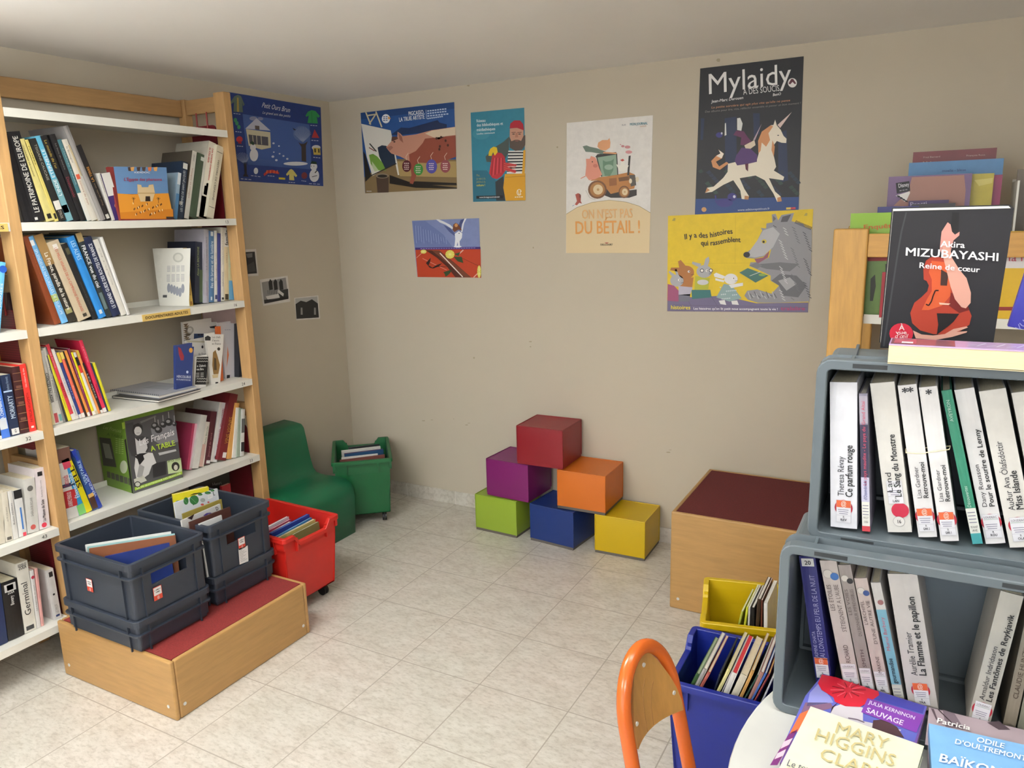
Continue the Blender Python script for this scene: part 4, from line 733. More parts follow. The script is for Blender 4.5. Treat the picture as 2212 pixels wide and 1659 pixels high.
def spine_art(*items):
    """items: ('t', string, t0, t1, capital height / thickness, across 0..1, +1 up / -1 down, colour, bold) or ('b', s0, t0, s1, t1, colour)"""
    def art(mb, fr, t, h):
        for k, it in enumerate(items):
            if it[0] == 'b': mb.rect(fr, it[1] * t, it[2] * h, it[3] * t, it[4] * h, mat(it[5], 0.5), 0 + (it[6] if len(it) > 6 else 0))
            elif it[0] == 'e': mb.ell(fr, it[1] * t, it[2] * h, it[3], it[3], mat(it[4], 0.5), 1)
            elif it[0] == 'h':       # level text across the spine
                _, s, x0, x1, y, hh, colr, bd = it; text(mb, fr, s, (x0 * t, y * h), (x1 * t, y * h), hh, mat(colr, 0.5), bd, l=4)
            else:
                _, s, a, b, size, x, dr, colr, bd = it; hh = size * t
                if dr > 0: text(mb, fr, s, (x * t + hh / 2, a * h), (x * t + hh / 2, b * h), hh, mat(colr, 0.5), bd, l=3)
                else: text(mb, fr, s, (x * t - hh / 2, b * h), (x * t - hh / 2, a * h), hh, mat(colr, 0.5), bd, l=3)
    return art
def solve_y(u, xs, zs):
    lo, hi = -3.2, -0.9
    for _ in range(50):
        mid = (lo + hi) / 2
        if pix((xs, mid, zs))[0] < u: lo = mid
        else: hi = mid
    return lo
def row(crop, xs, zs, group, items, dep=0.19):
    """spines facing the room; each item = (label, bottom left u, bottom right u, top left (u, v), colour, art, options)"""
    for it in items:
        label, u0, u1, tl, cov, art = it[:6]; op = it[6] if len(it) > 6 else {}
        x = op.get('x', xs)
        y0 = solve_y(cr(crop, u0, 0)[0], x, zs); y1 = solve_y(cr(crop, u1, 0)[0], x, zs)
        tp = PX(*cr(crop, *tl), x); a = math.atan2(tp.y - y0, tp.z - zs); h = math.hypot(tp.y - y0, tp.z - zs); t = (y1 - y0) * math.cos(a)
        ez = V((0, math.sin(a), math.cos(a))); ex = V((0, math.cos(a), -math.sin(a)))
        BL = V((x, y0, zs + 0.001 + max(0, t * math.sin(a))))
        d = min(op.get('d', dep), x - 0.048)
        book(label, BL, BL + ex * (t - 0.0004), BL + ez * h, V((-d, 0, 0)), cov, op.get('pages', CREAM), art, group, op.get('hard', False), op.get('name', 'book'), op.get('cat', 'book'))
S = spine_art
def ti(s, a, b, size, c, dr=1, x=0.5, bold=False): return ('t', s, a, b, size, x, dr, c, bold)
def bar(t0, t1, c, s0=0.0, s1=1.0): return ('b', s0, t0, s1, t1, c)
g = 'leaning documentary books, top shelf left'
row('A', 0.262, SH[1], g, [
 ('black book half hidden by the middle post, top shelf', 205, 292, (-10, 560), '#1a1a1f', None, dict(hard=True)),
 ('thick black book with long white spine capitals, top shelf', 292, 396, (62, 535), '#18181c', S(ti("LE PATRIMOINE DE L'EUROPE", 0.1, 0.95, 0.42, '#dcdad2', 1, 0.45, True), bar(0.02, 0.05, '#d8d6d0', 0.1, 0.35)), dict(hard=True, d=0.21)),
 ('wider pale yellow book beside the thick black book, top shelf', 397, 470, (136, 602), '#d3c77f', S(ti('ITINERAIRES DE CHASSE', 0.55, 0.93, 0.16, '#4a421e', -1, 0.5), bar(0.03, 0.09, '#1e1b18', 0.3, 0.8))),
 ('narrower pale yellow book left of a black one, top shelf', 471, 505, (206, 606), '#cfc06a', S(ti('MUSEES', 0.7, 0.93, 0.3, '#4a421e', -1), bar(0.03, 0.1, '#1e1b18', 0.2, 0.8))),
 ('slim black book with faint silver letters beside the pale yellow pair', 506, 574, (246, 596), '#20211f', S(ti('TSIGANE CAUCASE', 0.5, 0.93, 0.3, '#a6a496', -1), bar(0.14, 0.25, '#dedbd2', 0.1, 0.9), ti('ZTROIS', 0.03, 0.13, 0.35, '#b9b0a0', -1))),
 ('light blue book with white capitals on its spine, top shelf', 575, 630, (291, 575), '#5aa7c4', S(bar(0.0, 0.5, '#6f9ea6'), ti("L'INDE ETERNELLE", 0.3, 0.85, 0.5, '#dfe9ea', 1, 0.5, True), bar(0.1, 0.19, '#dedbd2', 0.0, 0.9), bar(0.11, 0.16, '#1b1b1d', 0.2, 0.7))),
 ('black book with gold spine title, top shelf', 631, 690, (340, 572), '#17171b', S(ti("Le monde de l'or", 0.62, 0.95, 0.4, '#c2a646', -1))),
 ('black book with dark red spine title, top shelf', 691, 742, (418, 560), '#1c1b1e', S(ti('Dostoïevski', 0.28, 0.52, 0.5, '#8e3a46', -1, 0.4), ti('Le livre du sourire', 0.6, 0.9, 0.24, '#8d8a86', -1))),
 ('narrow teal and white book behind the cream ones, top shelf', 743, 782, (488, 604), '#3d6a72', S(bar(0, 0.35, '#dcdad2'), ti('CHARLES TERRIER', 0.45, 0.9, 0.3, '#9db4b4', -1))),
 ('cream book with red printed spine, top shelf', 783, 836, (520, 606), '#d6d0c2', S(ti('la Bretagne', 0.72, 0.92, 0.3, '#77716a', -1), bar(0.52, 0.58, '#c5553a', 0.2, 0.8), ti('histoire du pays', 0.2, 0.5, 0.28, '#a0705e', -1))),
 ('thin grey and tan book before the tall grey book, top shelf', 837, 860, (574, 650), '#b9a98a', S(bar(0, 0.6, '#b6b2ac'))),
 ('tall grey spined book with dark cover, tallest on the left of the top shelf', 861, 906, (536, 488), '#8c8886', None, dict(hard=True, d=0.21, pages='#cfcac0')),
 ('black book with orange title leaning last but two, top shelf', 907, 955, (646, 654), '#1c1a1c', S(ti('LA TERRE', 0.52, 0.72, 0.45, '#c08a42', 1, 0.5, True), ti("Pour qu'elle vive", 0.2, 0.5, 0.25, '#8e7a5e', 1), bar(0.02, 0.08, '#c8c4ba', 0.2, 0.8))),
 ('small white book leaning on the black one, top shelf', 956, 984, (826, 890), '#d3d0c8', S(ti('histoires', 0.6, 0.9, 0.3, '#8a857e', 1))),
 ('small purple book with white upper half, end of the leaning group', 985, 1060, (862, 892), '#3c2a64', S(bar(0.52, 1, '#d8d5cf'), ('e', 0.6, 0.3, 0.008, '#b98a5a'))),
])
# album shown face out
def face(label, crop, TL, TR, BL, BR, x, zs, th, cov, art, group, tilt=0.02, name='book', cat='book', pages=CREAM, zmin=True):
    """a book standing face out; its front cover lies between four crop corners on the plane x"""
    bl, br, tl = PX(*cr(crop, *BL), x), PX(*cr(crop, *BR), x), PX(*cr(crop, *TL), x)
    dz = (zs + 0.001) - min(bl.z, br.z); bl.z = br.z = zs + 0.001; tl.y = bl.y + (tl.y - bl.y) * 1.0
    n = V((-1, 0, 0)); tl.x -= tilt
    up = tl - bl; w = br - bl; dep = (w.cross(up)).normalized()
    if dep.x > 0: dep = -dep
    return slabbook(label, bl, br, tl, dep * th, cov, art, crop, group, pages, name, cat)
def slabbook(label, bl, br, tl, dep, cov, art, crop, group, pages=CREAM, name='book', cat='book', pf=True, spine_left=True):
    bl, br, tl, dep = V(bl), V(br), V(tl), V(dep); w, up = br - bl, tl - bl; m = mat(cov, 0.35, 'cover'); th = dep.length; c = min(0.0022, th * 0.2); ed = dep / th
    o = thing(name, label, cat, tuple(bl + w / 2), group); mb = MB()
    mb.obox(bl, w, ed * c, up, m); mb.obox(bl + ed * (th - c), w, ed * c, up, m)
    e = w.normalized()
    if spine_left: mb.obox(bl + ed * c, e * c, ed * (th - 2 * c), up, m)
    else: mb.obox(br - e * c + ed * c, e * c, ed * (th - 2 * c), up, m)
    if art:
        f = PF(crop, bl, -ed) if pf else Fr(bl, w, up)
        if not pf: f.n = -ed
        art(mb, f)
    mb.build('cover', o); mp = MB(); pm = mat(pages, 0.8, 'pages'); k = 0.0015; u = up.normalized()
    mp.obox(bl + e * (c if spine_left else k) + ed * c + u * k, e * (w.length - c - k), ed * (th - 2 * c), u * (up.length - 2 * k), pm); mp.build('page_block', o)
    return o
def art_egypt(mb, f):
    P(mb, f, '#5f82ac', [(968, 828), (1420, 836), (1438, 1065), (1002, 1062)], 0); P(mb, f, '#d08a2a', [(1002, 1058), (1130, 1066), (1438, 1056), (1480, 1276), (1030, 1276)], 1); P(mb, f, '#c0761c', [(1025, 1220), (1475, 1190), (1480, 1276), (1030, 1276)], 2)
    P(mb, f, '#cdb48a', [(1172, 980), (1205, 985), (1210, 1005), (1265, 1005), (1270, 985), (1308, 980), (1322, 1055), (1300, 1125), (1200, 1128), (1175, 1055)], 3); P(mb, f, '#2a1a14', [(1242, 1082), (1280, 1082), (1284, 1125), (1240, 1125)], 4); P(mb, f, '#b79a6c', [(1172, 1050), (1322, 1050), (1322, 1062), (1172, 1062)], 4)
    for x in (1090, 1112, 1165, 1210, 1260, 1310): P(mb, f, ('#c26a3a', '#4a3a34', '#d9a05a')[x % 3], [(x, 835), (x + 34, 832), (x + 28, 868), (x + 6, 866)], 3)
    X(mb, f, 'KIDIDOC', (1145, 886), (1280, 886), 15, '#dfe4ea', True); X(mb, f, "L'Égypte des pharaons", (1058, 950), (1382, 950), 26, '#9c3a52', True)
    for x in (1140, 1352):
        mb.line(f, [(x, 1140), (x, 1100)], 4, pk('#5a3c1c'), 4)
        for k in range(6): mb.line(f, [(x, 1100), (x + 18 * math.cos(k), 1100 + 14 * math.sin(k))], 3, pk('#4a3a1c'), 4)
    for k in range(34): x, y = 1135 + (k * 53 % 250), 1135 + (k * 29 % 100); mb.line(f, [(x, y), (x + 2, y + 16)], 6, pk('#3a2418' if k % 3 else '#e0cfa8'), 4)
    P(mb, f, '#2a1c1a', [(1418, 1256), (1480, 1256), (1484, 1276), (1420, 1276)], 5)
face('square album showing a blue sky and an orange desert temple, standing face out', 'A', (968, 826), (1420, 836), (1030, 1278), (1485, 1275), 0.285, SH[1], 0.012, '#7a2c2a', art_egypt, None, 0.035)
g = 'documentary books, top shelf right'
row('A', 0.235, SH[1], g, [
 ('short book with blue photographic cover right of the face-out album, top shelf', 1484, 1512, (1520, 888), '#8ea6b8', S(bar(0, 0.55, '#4f7ea6'), bar(0.75, 1, '#c9cfd2')), dict(d=0.15, x=0.245)),
 ('dark navy book with white sticker at the head of its spine, top shelf right', 1514, 1570, (1552, 798), '#1c2c42', S(ti('LES CHEMINS DE SAINT-JACQUES', 0.12, 0.85, 0.34, '#c9d2d4', 1), bar(0.88, 0.98, '#cfcfc8', 0.25, 0.95), bar(0.24, 0.3, '#a8a49c', 0.1, 0.6))),
 ('thin pale grey book with brown cover, top shelf right', 1571, 1612, (1642, 706), '#4d463c', S(bar(0, 1, '#c5c1b6'), ti('Visages et rivages', 0.3, 0.75, 0.3, '#9a6a5c', -1), ti('SAGES', 0.85, 0.95, 0.3, '#77716a', -1))),
 ('dark green book with a small white sticker, top shelf right', 1613, 1692, (1690, 738), '#3c4a38', S(bar(0.9, 0.96, '#c9c9c0', 0.4, 0.8)), dict(hard=True)),
 ('thick pale book with red title and painted picture, top shelf right', 1698, 1764, (1782, 632), '#b9b3a4', S(bar(0, 1, '#d8d3c4'), bar(0.0, 0.28, '#d29a66'), bar(0.3, 0.42, '#8a9fb8', 0.2, 0.8), bar(0.42, 0.46, '#23222a', 0.4, 0.7), ti('Les Grands Évènements', 0.5, 0.92, 0.26, '#b5403e', -1, 0.68, True), ti('du XXe siècle', 0.72, 0.92, 0.26, '#b5403e', -1, 0.3, True)), dict(d=0.235, x=0.25, hard=True)),
 ('cream book with black spaced spine capitals, last on the top shelf', 1766, 1828, (1856, 665), '#cfc7b0', S(ti("HISTOIRE DE L'ESPAGNE", 0.24, 0.8, 0.22, '#2c2822', -1), bar(0.905, 0.912, '#2c2822', 0.1, 0.9), bar(0.14, 0.147, '#2c2822', 0.1, 0.9)), dict(x=0.27)),
])
g = 'leaning books about France, second shelf'
row('B', 0.272, SH[2], g, [
 ('large russet brown leather book at the left end, second shelf', 466, 526, (191, 206), '#7a3a1c', S(ti('LA BASSE BRETAGNE', 0.5, 0.85, 0.16, '#9a5a34', -1)), dict(hard=True, d=0.215)),
 ('sky blue book with pale capitals beside the russet one, second shelf', 528, 588, (226, 212), '#69a5d2', S(ti("SPLENDEURS NATURELLES DE L'EUROPE", 0.1, 0.86, 0.4, '#cfe2ee', -1), bar(0.9, 0.96, '#e0e2e0', 0.2, 0.7), bar(0.26, 0.34, '#9aa65a', 0.0, 0.9)), dict(hard=True)),
 ('dark photographic book with tan top and white title, second shelf', 590, 668, (282, 198), '#2a2620', S(bar(0.66, 1, '#8a6c40'), bar(0.1, 0.16, '#8f8a5a', 0.1, 0.8), ti('La France, paradis de la nature', 0.14, 0.8, 0.42, '#dcd8cc', -1, 0.55, True)), dict(hard=True)),
 ('thick beige book with red capitals down its spine, second shelf', 672, 790, (382, 264), '#b8a88e', S(ti('LES MILLE VISAGES DE LA CAMPAGNE FRANCAISE', 0.1, 0.92, 0.2, '#b5503c', -1, 0.55), bar(0.9, 0.96, '#dcd8d0', 0.42, 0.75), bar(0.03, 0.07, '#3a342c', 0.45, 0.75)), dict(hard=True, d=0.21)),
 ('black book between the beige and bright blue ones, second shelf', 792, 842, (522, 272), '#1a1b1d', S(ti('REGARDS SUR LE MONDE', 0.1, 0.5, 0.2, '#4a4a4c', -1), bar(0.86, 0.94, '#4c4a34', 0.3, 0.9)), dict(d=0.21)),
 ('bright blue book with white capitals at its head, second shelf', 846, 912, (566, 214), '#2a7cc0', S(ti('LES ALPES', 0.72, 0.95, 0.5, '#bcdcf0', -1), bar(0.05, 0.1, '#cfd8de', 0.3, 0.7)), dict(hard=True, d=0.24)),
 ('dark aerial photo book with white title and tan torn top, second shelf', 913, 962, (640, 180), '#232c30', S(bar(0.9, 1, '#a08a5e'), ti('FRANCE vue du ciel', 0.36, 0.86, 0.6, '#e0e2e2', -1, 0.5, True), bar(0.1, 0.3, '#5a6a6a', 0.1, 0.7)), dict(hard=True)),
 ('navy guide book with white capitals, second shelf', 963, 1036, (706, 220), '#1d2746', S(ti('LE GRAND GUIDE DES ROUTES DE FRANCE', 0.1, 0.92, 0.42, '#dfe2e8', 1, 0.5, True)), dict(hard=True)),
 ('plain white book leaning before the last, second shelf left group', 1037, 1084, (790, 238), '#d6d2c8', S(ti('CARTES', 0.4, 0.9, 0.2, '#a8a49c', 1))),
 ('plain white slim book leaning last, second shelf left group', 1085, 1112, (850, 212), '#e2e0dc', None, dict(hard=True)),
])
g = 'upright books, second shelf right'
def turned(label, crop, BL, BR, TL, FL, zs, cov, art, group, pages=CREAM, face_art=None):
    bl, br = PZ(*cr(crop, *BL), zs), PZ(*cr(crop, *BR), zs); fl = PZ(*cr(crop, *FL), zs)
    dep = fl - bl; ex = dep.cross(V((0, 0, 1))).normalized(); ex = ex if ex.y > 0 else -ex; br = bl + ex * 0.022
    n = (br - bl).cross(V((0, 0, 1))); tp = hit(*cr(crop, *TL), bl, n); h = tp.z - zs; z1 = V((0, 0, 0.001)); o, q = book(label, bl + z1, br + z1, bl + V((0, 0, h)) + z1, dep, cov, pages, None, group)
    mb, fr = MB(), Fr(bl + z1, br - bl, V((0, 0, 1))); fr.n = -dep.normalized(); fr.o = fr.o - dep.normalized() * 0.0012
    if art: art(mb, fr, (br - bl).length, h)
    if face_art:
        pf = PF(crop, bl, -(br - bl)); pf.n = (dep.cross(V((0, 0, 1)))).normalized()
        if pf.n.dot(CC - bl) < 0: pf.n = -pf.n
        face_art(mb, pf)
    if mb.v: s = mb.build('printed_face', o)
    return o
def art_back(mb, f):
    P(mb, f, '#d8d6cc', [(1394, 314), (1626, 300), (1612, 794), (1364, 792)], 0); E(mb, f, '#b9b8ae', 1520, 380, 45, 42, 1); E(mb, f, '#cfcdc2', 1520, 380, 30, 28, 2)
    for k in range(5): dash(mb, f, 1425, 455 + k * 11, 1585, 450 + k * 11, '#6f7382', 3, 2, 4)
    for k in range(6): dash(mb, f, 1422, 530 + k * 11, 1585, 525 + k * 11, '#6f7382', 3, 2, 4)
    for k in range(6): E(mb, f, '#8a8d96', 1440 + k * 24, 640 + k * 9 % 40, 14, 40, 2)
    P(mb, f, '#4a4a4c', [(1390, 700), (1425, 700), (1424, 722), (1389, 722)], 2)
turned('white paperback turned to show its back cover, second shelf', 'B', (1617, 797), (1660, 794), (1630, 297), (1362, 795), SH[2], '#d6d4ca', S(bar(0, 1, '#c9a850'), ti('Amoureux des Terres de France', 0.18, 0.86, 0.5, '#6a5426', 1), bar(0.88, 0.95, '#8a2c24', 0.3, 0.9), bar(0.02, 0.08, '#8a4a2c', 0.2, 0.8)), g, face_art=art_back)
row('B', 0.235, SH[2], g, [
 ('dark navy and green book behind the white paperback, second shelf', 1664, 1738, (1668, 258), '#23283a', S(bar(0.02, 0.55, '#4a5a3c', 0.5, 1), ti('Aimer LA BRETAGNE', 0.45, 0.92, 0.22, '#8f9a6a', 1, 0.3, True)), dict(x=0.225)),
 ('pale lilac grey tall book, second shelf right', 1742, 1783, (1740, 146), '#a9a6b0', S(ti('SUR LES CHEMINS DU PAYS', 0.45, 0.9, 0.3, '#6a6878', 1), ti('PREMIERE SERIE', 0.1, 0.3, 0.25, '#8a7890', 1)), dict(hard=True, d=0.2)),
 ('steel blue book with italic white title, second shelf right', 1785, 1828, (1784, 160), '#4a7096', S(ti('Iles de brume et de lumière', 0.2, 0.86, 0.55, '#cfdbe4', 1, 0.5, True), bar(0.93, 0.99, '#d2d6d6', 0.3, 0.8), bar(0.03, 0.08, '#cfd8de', 0.3, 0.6))),
 ('white slim book with navy foot, second shelf right', 1830, 1856, (1826, 156), '#d6d5d0', S(ti("Bretagne d'hier", 0.3, 0.7, 0.3, '#7a7a80', 1), bar(0.04, 0.1, '#2a3460', 0.2, 0.9))),
 ('slim indigo book, second shelf right', 1858, 1885, (1856, 178), '#353c80', None),
 ('tall white book with thin grey letters, second shelf right', 1887, 1916, (1884, 128), '#d8d5ca', S(ti('ECHOS DU MONDE RURAL', 0.5, 0.95, 0.25, '#8f8c84', 1), ti('MAISONS', 0.2, 0.4, 0.3, '#4a4a4a', 1), bar(0.02, 0.05, '#33302c', 0.2, 0.8))),
 ('cream book with a bold black word at its head, second shelf right', 1918, 1953, (1912, 132), '#cdbf9c', S(bar(0.74, 1, '#d8d6d0'), ti('famille', 0.76, 0.97, 0.85, '#17171a', 1, 0.55, True), ti('Le livre de la', 0.52, 0.66, 0.3, '#6a5a3a', 1), bar(0.01, 0.09, '#3a3226', 0.1, 0.9))),
 ('folded map with green and blue cover, second shelf right', 1955, 2004, (1946, 200), '#b9bfa0', S(bar(0, 0.3, '#5f9cc4'), bar(0.3, 0.5, '#c9b888', 0.2, 0.9), bar(0.93, 1, '#2c4a90')), dict(name='map', cat='map')),
 ('pale blue magazine beside the folded map, second shelf end', 2006, 2030, (1976, 200), '#a9bcc0', S(bar(0.9, 1, '#a8323a')), dict(name='magazine', cat='magazine')),
 ('pale blue magazine touching the end post, second shelf end', 2031, 2052, (1996, 214), '#9db4bc', None, dict(name='magazine', cat='magazine')),
])
g = 'thin paperbacks leaning left, third shelf'
thin = [('cream paperback', '#d2c79a', 398, 440, (296, 340)), ('white paperback with black spine letters', '#d6d3cc', 441, 474, (318, 290)), ('white paperback with green sticker', '#cfccc4', 475, 505, (338, 270)), ('slim grey paperback', '#7d7a78', 506, 526, (352, 262)),
 ('black slim paperback', '#1d1d1f', 527, 545, (362, 330)), ('lemon yellow paperback', '#d8cf2e', 546, 574, (366, 326)), ('coral red paperback', '#c83a46', 575, 604, (362, 244)), ('ivory white paperback', '#dad4cc', 605, 632, (404, 282)),
 ('navy paperback with yellow head', '#26336e', 633, 655, (446, 306)), ('salmon pink paperback', '#d8654e', 656, 680, (474, 306)), ('very dark brown paperback', '#2e1c18', 681, 700, (492, 298)), ('orange paperback', '#d88a3e', 701, 721, (512, 292)),
 ('plum purple paperback', '#7a2c4c', 722, 739, (538, 274)), ('strong yellow paperback', '#e0cc1e', 740, 762, (560, 306)), ('white paperback with black and red head', '#dcdad4', 763, 784, (582, 308)), ('light orange paperback', '#d98a4a', 785, 803, (606, 290)),
 ('black paperback with white letters', '#211c20', 804, 824, (652, 392)), ('crimson pink paperback', '#c52a48', 825, 852, (628, 210)), ('dark navy paperback', '#232a4c', 853, 866, (716, 388)), ('acid yellow last paperback', '#cfc62a', 867, 886, (738, 388))]
arts = [S(ti('NOS', 0.3, 0.5, 0.5, '#8a8466', 1)), S(ti('CONTES DU ASSIS', 0.3, 0.7, 0.6, '#1b1b1c', -1, 0.4, True), bar(0.02, 0.15, '#a8444a', 0.1, 0.9)), S(ti("L'ECOLE BUISSONNIERE", 0.3, 0.75, 0.4, '#77746e', -1), bar(0.03, 0.12, '#6a9a9a', 0.2, 0.9)), None, S(ti('PETITS TRACES', 0.1, 0.6, 0.3, '#6a6a6a', -1)), S(ti('Vie pratique', 0.2, 0.4, 0.3, '#8a7a1a', -1)), S(ti('RECETTES', 0.3, 0.5, 0.5, '#5a1218', -1), ti('de France', 0.7, 0.9, 0.3, '#e8c8c8', -1), bar(0, 0.08, '#e0dcd6')),
 S(ti('SUDOKU', 0.35, 0.6, 0.5, '#9a9ab0', -1), ti('une histoire', 0.05, 0.2, 0.4, '#3a3a40', -1)), S(bar(0.85, 1, '#d2b83a'), ti('ECRITS', 0.3, 0.6, 0.4, '#8a94c0', -1), bar(0, 0.06, '#dcd8d4')), S(bar(0.9, 1, '#d8c060'), ti('Roman', 0.3, 0.5, 0.3, '#e8c0b0', -1), bar(0, 0.07, '#e2dcd4')), None, S(ti('TOUT PEUR DU TEMPS', 0.4, 0.8, 0.3, '#6a3a12', -1), bar(0, 0.06, '#e2dcd4')), S(ti('un coin de France', 0.4, 0.8, 0.4, '#d0a8b8', -1), ti('*', 0.85, 0.9, 0.6, '#b04a7a', 1)), S(bar(0, 0.06, '#e2dcd4')), S(bar(0.8, 0.93, '#1b1a1c'), bar(0.68, 0.8, '#c8342c'), bar(0, 0.06, '#c9b89a')), S(ti('TOUTE LA VERITE', 0.3, 0.6, 0.4, '#7a3a12', -1), bar(0.9, 1, '#c9b040')),
 S(ti('LES GENS', 0.3, 0.8, 0.5, '#c8c4c0', -1), bar(0, 0.06, '#dcd8d4')), S(ti('le grand guide', 0.7, 0.92, 0.3, '#e2b0b8', -1), ti('CUISINES', 0.2, 0.4, 0.3, '#2c1014', -1), bar(0, 0.06, '#e0d8d4')), None, S(ti('Guide', 0.1, 0.3, 0.3, '#7a7020', -1))]
row('C', 0.262, SH[3], g, [(f'{n} in the leaning row, third shelf', a, b, tl, c, ar, dict(d=0.15 + 0.03 * (i % 3 == 1))) for i, ((n, c, a, b, tl), ar) in enumerate(zip(thin, arts))])
def flat(label, crop, cs, zs, z0, th, cov, group, art=None, name='book', cat='book', pages=PAPER):
    """a flat lying book; cs = three crop corners near-left, near-right, far-right of its upper face"""
    a, b, c = (PZ(*cr(crop, *q), z0 + th) for q in cs); w = b - a; d = c - b; d -= w.normalized() * d.dot(w.normalized()); dn = V((0, 0, -th))
    return slabbook(label, a, b, a + d, dn, cov, art, crop, group, pages, name, cat)
def art_spiral(mb, f):
    n = 26
    for k in range(n):
        t = k / (n - 1); x, y = 882 + (1258 - 882) * t, 598 + (642 - 598) * t; mb.line(f, [(x, y - 7), (x + 3, y + 4)], 5, pk('#2a2a2c'), 2)
    P(mb, f, '#8f9198', [(1135, 582), (1240, 560), (1400, 566), (1330, 598)], 1)
flat('black comb bound folder lying flat under the grey notebook, third shelf', 'C', [(892, 645), (1262, 682), (1618, 592)], SH[3], SH[3] + 0.001, 0.010, '#2a2a2c', 'flat notebooks on the third shelf', name='folder', cat='folder')
flat('grey spiral notebook lying flat on the black folder, third shelf', 'C', [(878, 598), (1265, 645), (1525, 566)], SH[3], SH[3] + 0.0115, 0.012, '#9a9ca4', 'flat notebooks on the third shelf', art_spiral, name='notebook', cat='notebook')
# right end of the third shelf: several books turned face out in front of taller ones
def slabrow(group, items):
    for (label, crop, TL, TR, BL, BR, x, zs, th, cov, art, name, cat, pages) in items: face(label, crop, TL, TR, BL, BR, x, zs, th, cov, art, group, 0.004, name, cat, pages)
def art_spirals(mb, f):
    P(mb, f, '#dcd9d4', [(1458, 62), (1728, 57), (1722, 210), (1470, 215)], 0)
    for k in range(9): P(mb, f, ('#6a5a48', '#8a7a64', '#5a4e40')[k % 3], [(1460, 75 + k * 16), (1500 + k * 7 % 40, 68 + k * 15), (1480 + k * 11 % 30, 95 + k * 15)], 1)
    E(mb, f, '#a9a6a0', 1515, 122, 28, 30, 1); E(mb, f, '#d2cfca', 1512, 122, 18, 20, 2); P(mb, f, '#2a2a2e', [(1668, 95), (1720, 85), (1720, 108), (1675, 106)], 1); P(mb, f, '#2f4468', [(1545, 150), (1622, 150), (1620, 202), (1543, 205)], 1); dash(mb, f, 1575, 160, 1620, 158, '#17171b', 10, 2, 2)
def art_deF(mb, f):
    P(mb, f, '#d8d6d0', [(1490, 208), (1690, 216), (1684, 340), (1560, 335), (1492, 240)], 0); P(mb, f, '#b9b49c', [(1490, 205), (1690, 212), (1690, 222), (1490, 218)], 1); X(mb, f, 'de France', (1578, 322), (1660, 322), 20, '#3a3a40'); E(mb, f, '#26262a', 1612, 256, 8, 12, 1)
def art_chefs(mb, f):
    P(mb, f, '#dcd9d2', [(1642, 152), (1784, 156), (1752, 555), (1682, 552)], 0)
    for k, s in enumerate(('Les chefs', "d'œuvre", 'en France')): X(mb, f, s, (1688, 186 + k * 26), (1688 + (68, 58, 72)[k], 186 + k * 26), 17, '#3c3a38')
    P(mb, f, '#2a2a2c', [(1632, 178), (1655, 165), (1678, 178), (1676, 205), (1634, 205)], 1); E(mb, f, '#2f2822', 1742, 272, 12, 13, 1); P(mb, f, '#8a6a3a', [(1696, 300), (1716, 280), (1730, 320), (1752, 400), (1740, 470), (1700, 475), (1690, 400)], 1); P(mb, f, '#4a3a24', [(1704, 340), (1722, 350), (1726, 440), (1704, 440)], 2); P(mb, f, '#c9b48a', [(1690, 480), (1740, 470), (1735, 500), (1695, 505)], 2); P(mb, f, '#1c1c1e', [(1716, 535), (1738, 535), (1738, 550), (1716, 550)], 2)
def art_zal(mb, f):
    P(mb, f, '#d6d4d0', [(1550, 336), (1662, 334), (1638, 556), (1548, 556)], 0); P(mb, f, '#141416', [(1566, 336), (1660, 334), (1640, 556), (1552, 556)], 1)
    for y in (352, 374, 512, 534):
        for k in range(5): mb.line(f, [(1566 + k * 18, y), (1574 + k * 18, y - 6), (1584 + k * 18, y)], 5, pk('#b9b7b2'), 2)
    X(mb, f, 'o Zaboù', (1568, 416), (1640, 412), 18, '#e2e0dc', True); X(mb, f, 'ma Bro', (1566, 443), (1622, 440), 18, '#e2e0dc', True)
    for k in range(3): dash(mb, f, 1562, 466 + k * 14, 1632, 464 + k * 14, '#c9c7c2', 5, 2, 2)
def art_her(mb, f):
    P(mb, f, '#2a3a70', [(1406, 248), (1545, 254), (1525, 548), (1393, 545)], 0); P(mb, f, '#8e2c34', [(1418, 255), (1440, 268), (1465, 330), (1462, 362), (1440, 364), (1424, 310)], 1); E(mb, f, '#c9903a', 1520, 283, 15, 20, 1); E(mb, f, '#b9c4dc', 1492, 456, 9, 11, 1)
    X(mb, f, 'HERCOLUBUS', (1406, 500), (1520, 506), 20, '#cfd4e2', True); X(mb, f, 'OU PLANETE ROUGE', (1404, 520), (1518, 526), 11, '#cfd4e2', True)
def art_pap(mb, f):
    P(mb, f, '#cfcbd0', [(1742, 68), (1878, 66), (1895, 528), (1800, 535)], 0); dash(mb, f, 1790, 120, 1840, 118, '#9a96a4', 5, 1, 3); P(mb, f, '#c9603a', [(1885, 250), (1895, 240), (1896, 500), (1870, 520)], 1); P(mb, f, '#1c1c20', [(1806, 480), (1832, 478), (1830, 515), (1806, 518)], 1); P(mb, f, '#d8703a', [(1812, 250), (1822, 320), (1806, 420)], 1)
g = 'mixed books at the right end of the third shelf'
